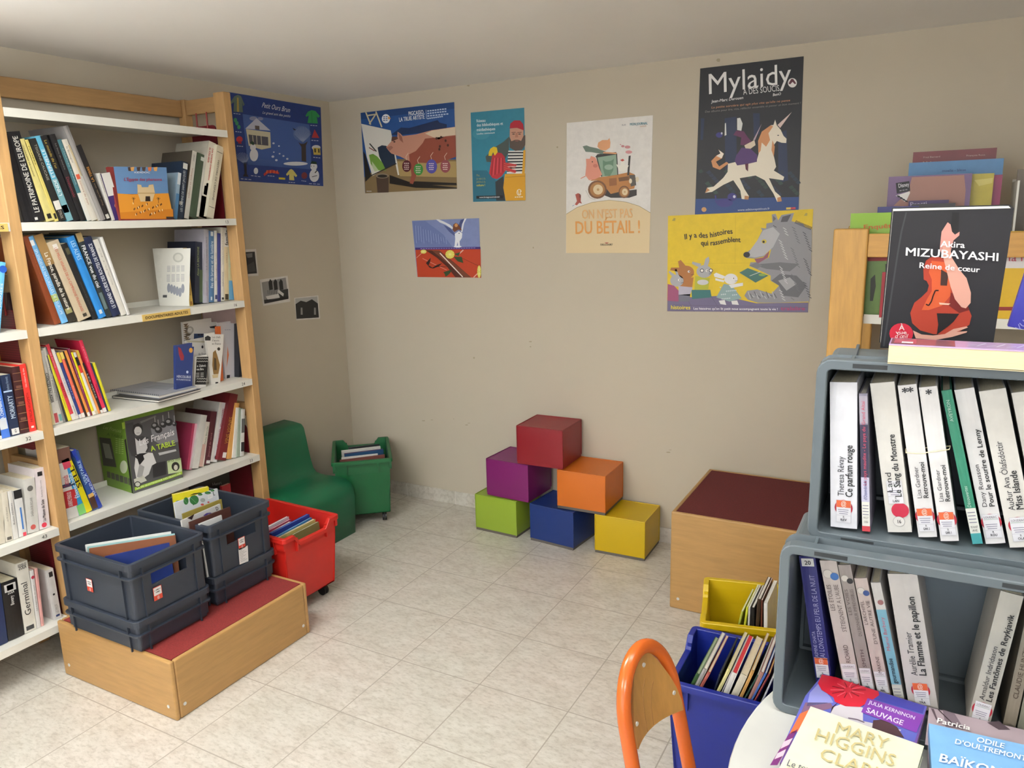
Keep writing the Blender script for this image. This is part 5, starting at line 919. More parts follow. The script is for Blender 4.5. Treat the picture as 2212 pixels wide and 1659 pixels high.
slabrow(g, [
 ('charcoal lever file standing against the end post, third shelf', 'C', (1906, 72), (1980, 72), (1906, 520), (1974, 522), 0.225, SH[3], 0.03, '#23242a', None, 'file_folder', 'folder', PAPER),
 ('pink and white large magazine at the back, third shelf right', 'C', (1622, -45), (1900, -45), (1650, 520), (1905, 525), 0.10, SH[3], 0.006, '#b9a4aa', None, 'magazine', 'magazine', PAPER),
 ('sheaf of white papers with orange edge beside the black file, third shelf', 'C', (1742, 66), (1880, 64), (1800, 536), (1896, 528), 0.19, SH[3], 0.012, '#c9c5ca', art_pap, 'paper_sheaf', 'papers', PAPER),
 ('orange spined book between white ones, third shelf right', 'C', (1735, 95), (1792, 95), (1755, 546), (1782, 546), 0.215, SH[3], 0.016, '#c8602a', None, 'book', 'book', CREAM),
 ('white spiral calendar standing behind the small books, third shelf', 'C', (1456, 60), (1730, 56), (1490, 556), (1722, 556), 0.155, SH[3], 0.01, '#d6d3ce', art_spirals, 'calendar', 'calendar', PAPER),
 ('white travel brochure behind the black and white booklet, third shelf', 'C', (1488, 206), (1690, 214), (1500, 556), (1684, 556), 0.185, SH[3], 0.01, '#d4d1ca', art_deF, 'brochure', 'brochure', PAPER),
 ('tall white guide with a drawn golden tower, third shelf', 'C', (1642, 152), (1785, 156), (1682, 556), (1752, 556), 0.235, SH[3], 0.012, '#d6d2ca', art_chefs, 'book', 'book', CREAM),
 ('small black and white patterned booklet, third shelf', 'C', (1566, 335), (1662, 333), (1550, 557), (1640, 559), 0.25, SH[3], 0.008, '#d2d0cc', art_zal, 'booklet', 'book', PAPER),
 ('small navy paperback with a red meteor, face out on the third shelf', 'C', (1406, 246), (1546, 252), (1393, 548), (1526, 552), 0.268, SH[3], 0.016, '#2a3a70', art_her, 'book', 'book', CREAM)])
g = 'slim books leaning left, fourth shelf'
row('C', 0.266, SH[4], g, [
 ('white and red book with a child photo beside the middle post, fourth shelf', 520, 630, (438, 1080), '#d6d2cc', S(bar(0.16, 0.4, '#b0282c'), ti('LAURENCE PERNOUD', 0.17, 0.38, 0.3, '#e8d8d4', 1, 0.5, True), bar(0.8, 1, '#6a4a40'), ti("J'attends", 0.46, 0.62, 0.4, '#b8384a', 1, 0.4), bar(0.45, 0.5, '#2c3a5a'))),
 ('blue and green baby care book with pink head, fourth shelf', 632, 690, (488, 1165), '#2f8fc8', S(bar(0, 0.18, '#7ac06a'), ti('Élever bébé', 0.3, 0.75, 0.55, '#cfe4f0', 1, 0.5, True), bar(0.84, 1, '#c8445c'))),
 ('bright yellow book with bold black letters, fourth shelf', 691, 740, (512, 1155), '#dccb1a', S(ti('SELL', 0.45, 0.85, 0.7, '#1e1c12', 1, 0.5, True))),
 ('blue book with dark photo and pale title, fourth shelf', 742, 786, (580, 1100), '#2c4a84', S(bar(0.02, 0.22, '#4a2e22'), ti('VERITABLE', 0.45, 0.85, 0.5, '#a9c4de', 1, 0.4, True), bar(0.22, 0.28, '#c9a05a'))),
 ('royal blue book leaning last on the left, fourth shelf', 787, 822, (570, 1090), '#223a9a', S(ti('VENEZUELA', 0.2, 0.6, 0.5, '#c9d4ea', 1, 0.5, True)), dict(hard=True)),
])
def open_book():
    z1 = SH[4] + 0.001; sp = PZ(*cr('C', 1062, 1424), z1); lf = PZ(*cr('C', 832, 1352), z1); rt = PZ(*cr('C', 1452, 1296), z1)
    dr = (rt - sp); dl = (lf - sp); dl.x = max(dl.x, 0.055 - sp.x); n = (dr.cross(V((0, 0, 1)))).normalized(); top = hit(*cr('C', 988, 852), sp, n); h = 0.325
    t = thing('open_book', 'large book standing open, green back and photo of a cook on the cover, fourth shelf', 'book', tuple(sp))
    gm = mat('#6c8f2e', 0.4, 'cover'); up = V((0, 0, h)); nr = n if n.dot(CC - sp) > 0 else -n; nl = dl.cross(V((0, 0, 1))).normalized(); nl = nl if nl.dot(CC - sp) > 0 else -nl
    mb = MB(); mb.obox(sp, dr, -nr * 0.004, up, gm)
    f = PF('C', sp, nr); P(mb, f, '#4c4b4c', [(990, 850), (1385, 752), (1455, 1292), (1064, 1424)], 0); P(mb, f, '#77767a', [(1200, 905), (1395, 850), (1420, 1010), (1290, 1040), (1220, 1000)], 1); P(mb, f, '#3c3b3d', [(1000, 870), (1060, 855), (1090, 1050), (1050, 1130), (1020, 1060)], 1)
    P(mb, f, '#6c6a6a', [(1115, 850), (1240, 800), (1245, 812), (1122, 866)], 2)
    for x, y, a in ((1235, 885, 30), (1300, 875, 26), (1345, 855, 32), (1390, 870, 18), (1262, 915, 30)): E(mb, f, '#262527', x, y, a, a * 0.95, 2); E(mb, f, '#8a898b', x - 6, y - 6, a * 0.5, a * 0.4, 3); mb.line(f, [(x, y - a), (x - 4, y - a - 50)], 5, pk('#a9a8a8'), 2)
    E(mb, f, '#d0ccc8', 1098, 925, 30, 36, 4); P(mb, f, '#252325', [(1055, 915), (1062, 878), (1100, 862), (1132, 880), (1140, 930), (1128, 910), (1110, 890), (1080, 892), (1068, 920), (1072, 950), (1058, 945)], 5); mb.line(f, [(1086, 942), (1112, 940)], 4, pk('#8a8684'), 6)
    P(mb, f, '#3a383a', [(1035, 1010), (1075, 975), (1130, 965), (1180, 975), (1190, 1060), (1160, 1110), (1060, 1130), (1030, 1080)], 3); P(mb, f, '#c9c6c4', [(1075, 980), (1100, 1005), (1130, 1000), (1158, 972), (1175, 1060), (1150, 1110), (1090, 1110)], 4); P(mb, f, '#d6d3d0', [(1080, 1120), (1150, 1095), (1215, 1100), (1245, 1180), (1210, 1200), (1185, 1270), (1130, 1310), (1085, 1300), (1070, 1220)], 4); P(mb, f, '#1f1e20', [(1070, 1130), (1110, 1105), (1180, 1098), (1140, 1120), (1150, 1150), (1110, 1200), (1095, 1150)], 5); P(mb, f, '#9a9896', [(1110, 1190), (1150, 1210), (1130, 1300), (1090, 1290)], 5)
    P(mb, f, '#29282a', [(1215, 1185), (1320, 1165), (1325, 1270), (1220, 1300)], 3); P(mb, f, '#b9b8b8', [(1260, 1100), (1400, 1070), (1405, 1085), (1270, 1120)], 3)
    P(mb, f, '#bccb9a', [(1330, 1165), (1440, 1140), (1452, 1250), (1340, 1268)], 4); E(mb, f, '#2a2826', 1398, 1208, 32, 36, 5); E(mb, f, '#c9c4b4', 1400, 1216, 16, 22, 6); X(mb, f, 'arts mé', (1335, 1175), (1440, 1155), 22, '#7a8a5a', True)
    P(mb, f, '#8fb030', [(1072, 1375), (1330, 1290), (1450, 1245), (1453, 1268), (1340, 1310), (1075, 1400)], 5); X(mb, f, 'LA VIE QUOTIDIENNE DES FRANCAIS', (1090, 1388), (1440, 1268), 11, '#dfe8c0', True, l=6); P(mb, f, '#c8c6b8', [(1066, 1310), (1140, 1280), (1170, 1320), (1075, 1360)], 5); E(mb, f, '#2b2a28', 1096, 1350, 26, 24, 6); E(mb, f, '#c8c6b8', 1096, 1350, 19, 17, 7)
    X(mb, f, 'Les Français', (1108, 1045), (1390, 955), 52, '#e6e4e4', False, 0.25); X(mb, f, 'A TABLE', (1205, 1088), (1398, 1038), 42, '#b5d23a', True)
    P(mb, f, '#17171a', [(990, 1000), (1003, 985), (1062, 1422), (1050, 1420)], 4); P(mb, f, '#93b03a', [(970, 860), (994, 852), (998, 905), (976, 912)], 2)
    mb.build('front_cover', t)
    mb = MB(); mb.obox(sp - nr * 0.0, dl, -nl * 0.004, up, gm); f = PF('C', sp, nl); P(mb, f, '#6c8f2e', [(765, 885), (985, 860), (1058, 1420), (832, 1352)], 0)
    P(mb, f, '#3c3e36', [(790, 975), (880, 985), (928, 1215), (822, 1200)], 1); P(mb, f, '#8a8c7c', [(815, 1020), (870, 1030), (900, 1150), (840, 1140)], 2); E(mb, f, '#cfd6b4', 985, 1212, 30, 52, 1)
    for k in range(6): P(mb, f, '#4a4c40', [(850 + k * 34, 1245 + k * 11), (878 + k * 34, 1252 + k * 11), (882 + k * 34, 1302 + k * 12), (854 + k * 34, 1294 + k * 12)], 1)
    for k in range(8): dash(mb, f, 920, 985 + k * 16, 990, 995 + k * 16, '#a9be74', 5, 1, 3)
    X(mb, f, 'Les Français', (818, 905), (962, 940), 28, '#a9be74', False, 0.2); X(mb, f, 'A TABLE', (850, 960), (975, 985), 22, '#4a6a1e', True); mb.build('back_cover', t)
    bis = (dr.normalized() + dl.normalized()).normalized(); mp = MB(); pm = mat('#d6d2c6', 0.8, 'pages'); u2 = V((0, 0, h - 0.01)); z2 = V((0, 0, 0.005))
    for dd, nn in ((dr, nr), (dl, nl)): mp.obox(sp - nn * 0.0045 + z2 + dd * 0.03, dd * 0.9, -nn * 0.012, u2, pm)
    mp.build('page_block', t)
open_book()
g = 'cookery and wine books leaning right, fourth shelf'
row('C', 0.215, SH[4], g, [
 ('pink book with a dark food photo on its side, fourth shelf', 1488, 1530, (1535, 880), '#a83a58', S(bar(0, 1, '#d8a8b4', 0.45, 1.0)), dict(x=0.2)),
 ('plain white thick book beside the pink one, fourth shelf', 1532, 1585, (1604, 816), '#d2cfc8', None, dict(pages=PAPER)),
 ('slim white book with red speckles and green letters, fourth shelf', 1587, 1626, (1640, 866), '#d8d0c4', S(bar(0, 0.5, '#c9a498', 0, 0.7), ti('Pêche Blanche', 0.5, 0.9, 0.35, '#5a7a5a', 1))),
 ('maroon book with white call sticker, fourth shelf', 1627, 1676, (1684, 786), '#4e2028', S(bar(0.02, 0.08, '#d6d4d0', 0.3, 0.95), ti('Journal de santé', 0.15, 0.6, 0.3, '#a87a7a', 1))),
 ('white tall book with dark red spine letters, fourth shelf', 1678, 1732, (1752, 716), '#cfccc6', S(bar(0, 1, '#d6d6d6', 0.4, 1), ti('Allemand SANTE - Allemand DIVERS', 0.25, 0.9, 0.3, '#8e3048', 1, 0.7, True), bar(0.06, 0.1, '#1e1e20', 0.5, 0.85))),
 ('large dark red wine book, fourth shelf right', 1738, 1806, (1838, 652), '#6a1820', S(ti('VINS VIGNES', 0.25, 0.65, 0.42, '#b5883a', 1, 0.6), bar(0.04, 0.12, '#d8d6d2', 0.45, 0.9)), dict(hard=True, d=0.17, x=0.235)),
 ('tan slim book right of the dark red wine book', 1808, 1846, (1874, 716), '#c4904e', None, dict(x=0.24)),
 ('white magazine curving beside the tan book, fourth shelf', 1852, 1884, (1884, 750), '#d6d4ce', None, dict(name='magazine', cat='magazine', x=0.245)),
 ('grey green magazine among the last ones, fourth shelf', 1886, 1916, (1906, 754), '#8f9a8a', None, dict(name='magazine', cat='magazine', x=0.25)),
 ('black and white magazine nearest the end post, fourth shelf', 1918, 1944, (1926, 760), '#c9cac6', S(bar(0.1, 0.3, '#2a2a2c'), bar(0.5, 0.8, '#55585a')), dict(name='magazine', cat='magazine', x=0.255)),
])
def art_henri(mb, f): X(mb, f, 'Henri', (655, 770), (872, 728), 70, '#8a888a')
face('large black album with a grey title on the bottom shelf behind the crates', 'U', (120, 470), (1090, 470), (150, 1700), (1110, 1700), 0.2, SH[5], 0.014, '#17171a', art_henri, 'albums on the bottom shelf', 0.002)
face('red album peeping over the rim of the crate, bottom shelf', 'U', (880, 785), (1078, 772), (940, 1720), (1150, 1700), 0.24, SH[5], 0.014, '#a01f26', None, 'albums on the bottom shelf', 0.002)
# ---- left bay
g = 'novels in the left bay'
row('B', 0.285, SH[2], g, [('light blue book with a round blue sticker at the picture edge, left bay', -40, 4, (8, 428), '#63b0dc', S(ti('LES ANNEES', 0.2, 0.7, 0.45, '#d6e8f2', 1, 0.5, True), ('e', 0.55, 0.9, 0.012, '#1d4fa8')), dict(d=0.16)),
 ('maroon bound volume in the shade beside the middle post, left bay', 74, 122, (60, 690), '#3e2228', None, dict(x=0.16, hard=True)), ('brown bound volume next to the maroon one, left bay', 124, 160, (112, 690), '#4a3430', None, dict(x=0.16, hard=True))])
row('F', 0.276, SH[3], g, [
 ('black book cut off by the picture edge, left bay', -130, 22, (-230, 850), '#18181b', S(bar(0.0, 0.06, '#d6d4d0', 0.3, 1))),
 ('cornflower blue book with white base label, left bay', 24, 112, (-100, 800), '#3f6cc0', S(ti('LA CHAMBRE DES DAMES', 0.3, 0.95, 0.42, '#d6e2f2', 1, 0.5, True), bar(0.15, 0.34, '#cfd4d8', 0, 0.9))),
 ('navy novel with pale capitals and a white letter sticker, left bay', 116, 214, (6, 742), '#1b2844', S(ti('MORIARTY', 0.28, 0.66, 0.5, '#b9c8d8', 1, 0.55, True), ti('Anthony Horowitz', 0.75, 0.97, 0.3, '#8a9ab0', 1), bar(0.02, 0.12, '#d8d6d2', 0.15, 0.95), ('h', 'G', 0.45, 0.65, 0.05, 0.012, '#17171a', True), bar(0.72, 0.745, '#a9c0d8', 0, 0.9))),
 ('dark brown leather volume with gilt bands, left bay', 218, 312, (118, 656), '#3a191a', S(*[bar(0.06 + k * 0.12, 0.068 + k * 0.12, '#8a6a4a') for k in range(8)], *[bar(0.2 + k * 0.24, 0.24 + k * 0.24, '#6a4438', 0.2, 0.8) for k in range(3)]), dict(hard=True)),
 ('scarlet novel beside the middle post, left bay', 315, 386, (196, 628), '#d8302a', S(ti('PATRICIA HIGHSMITH', 0.14, 0.58, 0.42, '#5a1216', 1, 0.5), ti('Une créature de rêve', 0.66, 0.94, 0.3, '#f0d0cc', 1), bar(0.05, 0.08, '#e8d0cc', 0.3, 0.7)))])
face('yellow book with a dark label standing behind red hooks, left bay', 'F', (-60, 388), (262, 380), (-50, 1100), (300, 1080), 0.10, SH[3], 0.02, '#b8951e', lambda mb, f: P(mb, f, '#3a3024', [(25, 450), (195, 455), (205, 525), (45, 530)], 1), g, 0.0)
row('D', 0.27, SH[4], g, [
 ('cream paperback at the picture edge, second from last shelf of the left bay', -70, 42, (-90, 372), '#d2cab8', S(ti('DANS LES BOIS', 0.1, 0.4, 0.25, '#8a8478', 1))),
 ('ivory paperback with faint spine letters, left bay', 44, 98, (2, 362), '#d6cfbe', S(ti('un fil à la patte', 0.4, 0.7, 0.2, '#8a8478', 1), bar(0.03, 0.09, '#55524c', 0.2, 0.8))),
 ('narrow white paperback in front of the black topped one, left bay', 100, 138, (48, 350), '#d8d5cf', S(ti('Robin Hobbes', 0.3, 0.75, 0.35, '#6a6a6c', 1))),
 ('white paperback with black head and blue stripe, left bay', 142, 200, (96, 345), '#d6d5d2', S(bar(0.82, 1, '#1b1b1e'), bar(0.15, 0.62, '#3f74b8', 0.5, 0.7), bar(0.0, 0.08, '#c8384a', 0.5, 0.9))),
 ('thick pale grey paperback with cream pages on top, left bay', 204, 288, (172, 268), '#c6c4be', S(ti('SHERLOCK ECLAIR', 0.3, 0.65, 0.22, '#7a7874', 1), ('e', 0.5, 0.1, 0.009, '#b5504a'), ('e', 0.5, 0.82, 0.010, '#5a5856')), dict(d=0.15)),
 ('tall pale pink paperback beside the middle post, left bay', 292, 368, (246, 188), '#d6cdd0', S(ti('La Maison de Soie', 0.12, 0.48, 0.3, '#26242a', 1, 0.5, True), ti('Anthony Horowitz', 0.52, 0.8, 0.14, '#6a6870', 1), bar(0.87, 0.94, '#1b1b1e', 0.3, 0.75), ('e', 0.45, 0.06, 0.009, '#c8324a')), dict(d=0.16)),
])
row('D', 0.262, SH[5], g, [
 ('navy hardback at the picture edge, bottom shelf of the left bay', -60, 60, (-120, 1060), '#1c2c52', None, dict(hard=True)),
 ('black hardback with white title, bottom shelf of the left bay', 64, 180, (6, 1024), '#141416', S(ti('Bovary', 0.58, 0.74, 0.22, '#d6d4d0', 1, 0.5, True), ('h', 'ZOLA', 0.3, 0.7, 0.78, 0.011, '#d6d4d0', True), bar(0.82, 0.95, '#c6c3c0', 0.15, 0.85), bar(0.84, 0.93, '#77747c', 0.3, 0.7)), dict(hard=True)),
 ('tall white paperback with black serif title, bottom shelf of the left bay', 184, 270, (112, 882), '#d8d4c8', S(ti('Germinal', 0.24, 0.72, 0.52, '#1c1c1e', 1, 0.45), ('h', 'EMILE', 0.15, 0.85, 0.945, 0.010, '#2a2a2a', False), ('h', 'ZOLA', 0.18, 0.82, 0.905, 0.012, '#2a2a2a', True), bar(0.03, 0.09, '#3a3a3a', 0.15, 0.8)), dict(d=0.15)),
 ('narrow white paperback with a red dot, bottom shelf of the left bay', 272, 300, (216, 930), '#d8d4d0', S(ti('La Légende du pays', 0.3, 0.75, 0.35, '#8a8684', 1), ('e', 0.6, 0.88, 0.006, '#b8384a'))),
 ('slim pink paperback, bottom shelf of the left bay', 302, 324, (252, 915), '#d8a09a', None),
 ('white paperback next to the middle post, bottom shelf of the left bay', 398, 452, (334, 928), '#d0cdca', S(ti('LE FAUX', 0.12, 0.3, 0.4, '#8a8888', 1), bar(0.85, 0.95, '#2a2a2a', 0.3, 0.8), bar(0.05, 0.09, '#2c3a6a', 0.3, 0.8), ('e', 0.5, 0.5, 0.004, '#1c1c1c')), dict(d=0.14))])
# ------------------------------------------------------------------ books in the bins and the bench crates
def edge_album(label, crop, a, b, zt, zb, th, face_dir, cov, group, art=None, lean=0.0, pages=PAPER, name='album'):
    """thin album whose top edge runs between crop points a and b at height zt, standing on zb"""
    p, q = PZ(*cr(crop, *a), zt), PZ(*cr(crop, *b), zt); w = q - p; n = w.cross(V((0, 0, 1))).normalized()
    if n.dot(CC - p) < 0: n = -n
    dn = V((0, 0, zb - zt)) + n * lean
    bl, br, tl = p + dn, q + dn, p
    up = (tl - bl); nn = w.cross(up).normalized()
    if nn.dot(n) < 0: nn = -nn
    return slabbook(label, bl, br, tl, -nn * th, cov, art, crop, group, pages, name, 'book')
g = 'albums in the dark green bin'; z0 = 0.066
for lab, a, b, zt, th, c in (('black album at the back of the dark green bin', (425, 392), (812, 342), 0.325, 0.010, '#22252a'), ('white album in the dark green bin', (335, 432), (826, 374), 0.325, 0.012, '#d6d3cc'), ('blue album with red edge in the dark green bin', (372, 470), (862, 410), 0.32, 0.014, '#274a70'),
    ('slim white album near the front of the dark green bin', (335, 516), (792, 466), 0.315, 0.007, '#dad7d0'), ('brown album foremost in the dark green bin', (312, 548), (880, 478), 0.308, 0.008, '#7a4a42')):
    edge_album(lab, 'T', a, b, zt, z0, th, None, c, g, pages='#9a2c34' if 'red edge' in lab else PAPER)
g = 'albums in the red bin'
for lab, a, b, zt, th, c, pg in (('white album leaning hindmost in the red bin', (60, 570), (388, 400), 0.325, 0.012, '#cfc6d2', PAPER), ('white and crimson album in the red bin', (60, 632), (424, 440), 0.325, 0.012, '#b8c', '#e0d6da'), ('white album behind the blue one in the red bin', (60, 690), (424, 480), 0.32, 0.010, '#d8d5d2', PAPER),
    ('tall deep blue album in the red bin', (122, 665), (708, 362), 0.345, 0.014, '#23398c', '#5a74c0'), ('sky blue album in front of the deep blue one in the red bin', (190, 716), (745, 415), 0.333, 0.008, '#3f86c4', PAPER), ('cream album with olive pattern in the red bin', (235, 732), (800, 440), 0.333, 0.012, '#b5a768', PAPER), ('white and olive album foremost in the red bin', (345, 744), (856, 480), 0.326, 0.010, '#7c7a4a', PAPER)):
    edge_album(lab, 'R', a, b, zt, z0, th, None, '#a8385a' if c == '#b8c' else c, g, pages=pg, lean=0.02)
def leaning(label, crop, y, TL, TR, LE, zb, d, cov, pages, group, art=None, name='book', cat='book', hard=False):
    tl, tr, le = (PY(*cr(crop, *q), y) for q in (TL, TR, LE)); k = (tl.z - zb) / max(1e-4, tl.z - le.z); bl = tl + (le - tl) * k; t = abs(tr.x - tl.x)
    up = tl - bl; a = math.atan2(up.x, up.z); ex = V((math.cos(a), 0, -math.sin(a))); t *= math.cos(a)
    bl.z = zb + 0.001 + max(0, t * math.sin(a))
    return book(label, bl, bl + ex * t, bl + up, V((0, d, 0)), cov, pages, art, group, hard, name, cat)
g = 'books in the royal blue bin'
for lab, TL, TR, LE, c, pg in (('dark green book at the left end of the blue bin', (606, 915), (668, 915), (548, 1030), '#33502c', '#9aa88a'), ('grey thick magazine in the blue bin', (716, 840), (784, 842), (604, 1062), '#8f8c88', PAPER), ('pink and cream book left of the gap in the blue bin', (785, 890), (834, 892), (676, 1088), '#a0564a', CREAM), ('dark book in the gap of the blue bin', (962, 915), (990, 918), (892, 1130), '#1c2230', '#2c3238'),
    ('pale yellow tall book in the blue bin', (1096, 838), (1150, 840), (936, 1162), '#cfc88a', CREAM), ('white slim book left of the red headed one in the blue bin', (1142, 895), (1158, 897), (1004, 1182), '#bdb8b8', PAPER), ('thick white book with red head in the blue bin', (1160, 900), (1250, 912), (1036, 1196), '#d2d0ca', '#c8323a'), ('thick cream book with rounded top in the blue bin', (1300, 932), (1412, 944), (1160, 1230), '#c9c2ae', CREAM),
    ('tan and black tall book in the blue bin', (1466, 862), (1516, 868), (1282, 1266), '#b58a4c', CREAM), ('dark green slim book in the blue bin', (1552, 936), (1578, 938), (1356, 1288), '#2f4a40', PAPER), ('dusty pink book in the blue bin', (1604, 892), (1662, 900), (1412, 1304), '#9a7068', PAPER), ('mid blue slim book in the blue bin', (1676, 905), (1708, 907), (1456, 1320), '#3f66b0', PAPER),
    ('maroon and mustard book in the blue bin', (1730, 916), (1756, 920), (1504, 1334), '#8a3a3a', '#c9b86a'), ('grey last book beside the table in the blue bin', (1786, 975), (1812, 980), (1612, 1362), '#a6a8b0', PAPER)):
    leaning(lab, 'S', -1.598, TL, TR, LE, 0.205 if TL[0] < 1000 else 0.066, 0.20, c, pg, g)
g = 'books in the yellow bin'
for lab, TL, TR, LE, c in (('light green slim book at the left of the yellow bin', (1042, 490), (1056, 490), (1018, 590), '#a8b04a'), ('lime and white book in the yellow bin', (1082, 455), (1096, 458), (1062, 590), '#c9cc3a'), ('white slim book in the yellow bin', (1098, 457), (1110, 459), (1092, 592), '#d8d6d2'), ('black book in the yellow bin', (1118, 460), (1142, 462), (1116, 596), '#22201e'),
    ('tall dark brown book in the yellow bin', (1164, 396), (1190, 398), (1150, 600), '#3a2a1c'), ('reddish brown slim book in the yellow bin', (1192, 405), (1202, 407), (1188, 602), '#6a3a2a'), ('white book with black edge at the right of the yellow bin', (1212, 424), (1238, 428), (1212, 604), '#dcdad6')):
    leaning(lab, 'Y', -1.236, TL, TR, LE, 0.066, 0.16, c, PAPER, g)
g = 'albums in the nearest open bench crate'; zc = 0.322
for lab, a, b, zt, th, c, pg in (('cream album hindmost in the nearest crate', (262, 462), (842, 372), 0.508, 0.010, '#cfd0cc', PAPER), ('turquoise edged album in the nearest crate', (276, 474), (868, 384), 0.506, 0.006, '#8ab0b0', PAPER), ('brown album with small black script in the nearest crate', (288, 486), (872, 396), 0.503, 0.008, '#7a4a30', PAPER), ('navy album with red edge in the nearest crate', (395, 540), (832, 446), 0.490, 0.010, '#1f2f6a', '#c8404a')):
    edge_album(lab, 'Q', a, b, zt, zc, th, None, c, g, pages=pg, lean=0.03)
g = 'albums in the crate with the note'
def art_leaf(mb, f):
    P(mb, f, '#c9cdd2', [(-60, 1130), (768, 836), (760, 1130), (-60, 1480)], 0)
    for cx_, cy_, a, b in ((215, 1105, 110, 112), (20, 1130, 60, 90), (360, 975, 55, 28), (540, 935, 75, 34), (650, 880, 50, 26)): E(mb, f, '#2f6a38', cx_, cy_, a, b, 1); mb.line(f, [(cx_ - a * 0.8, cy_ - b * 0.5), (cx_ + a * 0.5, cy_ + b * 0.7)], 8, pk('#6fa070'), 2)
    P(mb, f, '#2f6a38', [(160, 1190), (260, 1190), (195, 1235)], 1); E(mb, f, '#9aa09c', 420, 1110, 60, 50, 1); E(mb, f, '#b8524a', 410, 1215, 40, 26, 1); E(mb, f, '#b8524a', 555, 1160, 26, 20, 1)
    X(mb, f, 'L', (672, 1000), (718, 990), 90, '#17171a', True); P(mb, f, '#e2e2e2', [(540, 990), (655, 960), (655, 1050), (545, 1090)], 1); dash(mb, f, 560, 1010, 640, 990, '#9a9a9e', 8, 2, 2); dash(mb, f, 560, 1040, 640, 1020, '#9a9a9e', 8, 2, 2)
def art_yel(mb, f): E(mb, f, '#3a7aa0', -170, 1180, 70, 60, 1); E(mb, f, '#2a1c14', -170, 1180, 45, 38, 2); P(mb, f, '#2a241a', [(95, 1000), (200, 950), (330, 930), (450, 940), (330, 950), (200, 980)], 2)
def art_D(mb, f): P(mb, f, '#d2d2d0', [(280, 1440), (838, 1200), (845, 1340), (290, 1560)], 1); X(mb, f, 'D', (740, 1360), (806, 1342), 85, '#17171a', True); P(mb, f, '#4a3a8a', [(430, 1480), (510, 1420), (600, 1408), (650, 1425), (560, 1440), (480, 1490)], 2); P(mb, f, '#2c1c1e', [(50, 1540), (220, 1440), (160, 1580)], 2)
for lab, a, b, zt, th, c, ar, x in (('yellow album with orange spine hindmost in the crate with the note', (-300, 985), (560, 790), 0.575, 0.014, '#c9bd28', art_yel, CREAM), ('pale album with printed green leaves in the crate with the note', (-260, 1180), (772, 832), 0.575, 0.008, '#d0d2d2', art_leaf, PAPER), ('olive and navy album behind the white one in the crate with the note', (-60, 1440), (868, 1086), 0.55, 0.006, '#8a7c3a', None, PAPER),
    ('white album marked with a black letter in the crate with the note', (-90, 1600), (838, 1196), 0.545, 0.006, '#d2cfca', art_D, PAPER), ('dark brown album with pale stickers in the crate with the note', (100, 1640), (1072, 1268), 0.54, 0.006, '#4a2c26', None, PAPER), ('small white album foremost in the crate with the note', (330, 1680), (870, 1466), 0.528, 0.005, '#d2d2d0', None, PAPER)):
    edge_album(lab, 'U', a, b, zt, zc, th, None, c, g, ar, 0.012, x)
# ------------------------------------------------------------------ large print books in the grey crates
REDO = '#a01c30'
def st_art(mb, fr, t, h, y=0.010, hh=0.037, xx=0.5, top='#c85a30', dot=True, w=None, code='R'):
    w = w or min(0.021, t * 0.8); x0 = t * xx - w / 2; m = lambda c: mat(c, 0.5)
    if dot: mb.ell(fr, t * xx, y + hh * 0.66, 0.0135, 0.0135, m(REDO), 0)
    mb.rect(fr, x0 - 0.0003, y - 0.0003, x0 + w + 0.0003, y + hh + 0.0003, m('#b9b8c0'), 1); mb.rect(fr, x0, y, x0 + w, y + hh, m('#d4d3d8'), 2)
    if top: mb.rect(fr, x0, y + hh * 0.68, x0 + w, y + hh, m(top), 3); text(mb, fr, '@', (x0 + w * 0.3, y + hh * 0.76), (x0 + w * 0.7, y + hh * 0.76), 0.008, m('#e8d8cc'), l=5)
    else: text(mb, fr, 'LOUDEAC', (x0 + w * 0.08, y + hh * 0.84), (x0 + w * 0.92, y + hh * 0.84), 0.0035, m('#5a5a60'), l=5); mb.rect(fr, x0 + w * 0.04, y + hh * 0.78, x0 + w * 0.96, y + hh * 0.795, m('#7a9a80'), 3)
    for k in range(3): mb.rect(fr, x0 + w * (0.1 + 0.04 * k), y + hh * (0.56 - 0.09 * k), x0 + w * (0.85 - 0.03 * k), y + hh * (0.585 - 0.09 * k), m('#6a6880'), 3)
    mb.rect(fr, x0, y + hh * 0.31, x0 + w, y + hh * 0.318, m('#8a8890'), 3)
    text(mb, fr, 'R', (x0 + w * 0.44, y + hh * 0.2), (x0 + w * 0.56, y + hh * 0.2), 0.0035, m('#2a2a30'), l=5)
    text(mb, fr, code, (x0 + w * 0.28, y + hh * 0.07), (x0 + w * 0.72, y + hh * 0.07), 0.0038, m('#2a2a30'), True, l=5)
def standing(label, crop, TL, TR, BL, zb, cov, art, group, d=0.13, pages=CREAM, tw=None, y=None, hard=False):
    bl = PZ(*cr(crop, *BL), zb) if y is None else PY(*cr(crop, *BL), y); bl.z = zb
    tl, tr = PY(*cr(crop, *TL), bl.y), PY(*cr(crop, *TR), bl.y); up = tl - bl; a = math.atan2(up.x, up.z); h = math.hypot(up.x, up.z); t = (tr - tl).length if tw is None else tw
    ez = V((math.sin(a), 0, math.cos(a))); ex = V((math.cos(a), 0, -math.sin(a))); b0 = V((bl.x, bl.y, zb + 0.0006 + max(0, t * math.sin(a))))
    return book(label, b0, b0 + ex * t, b0 + ez * h, V((0, d, 0)), cov, pages, art, group, hard)
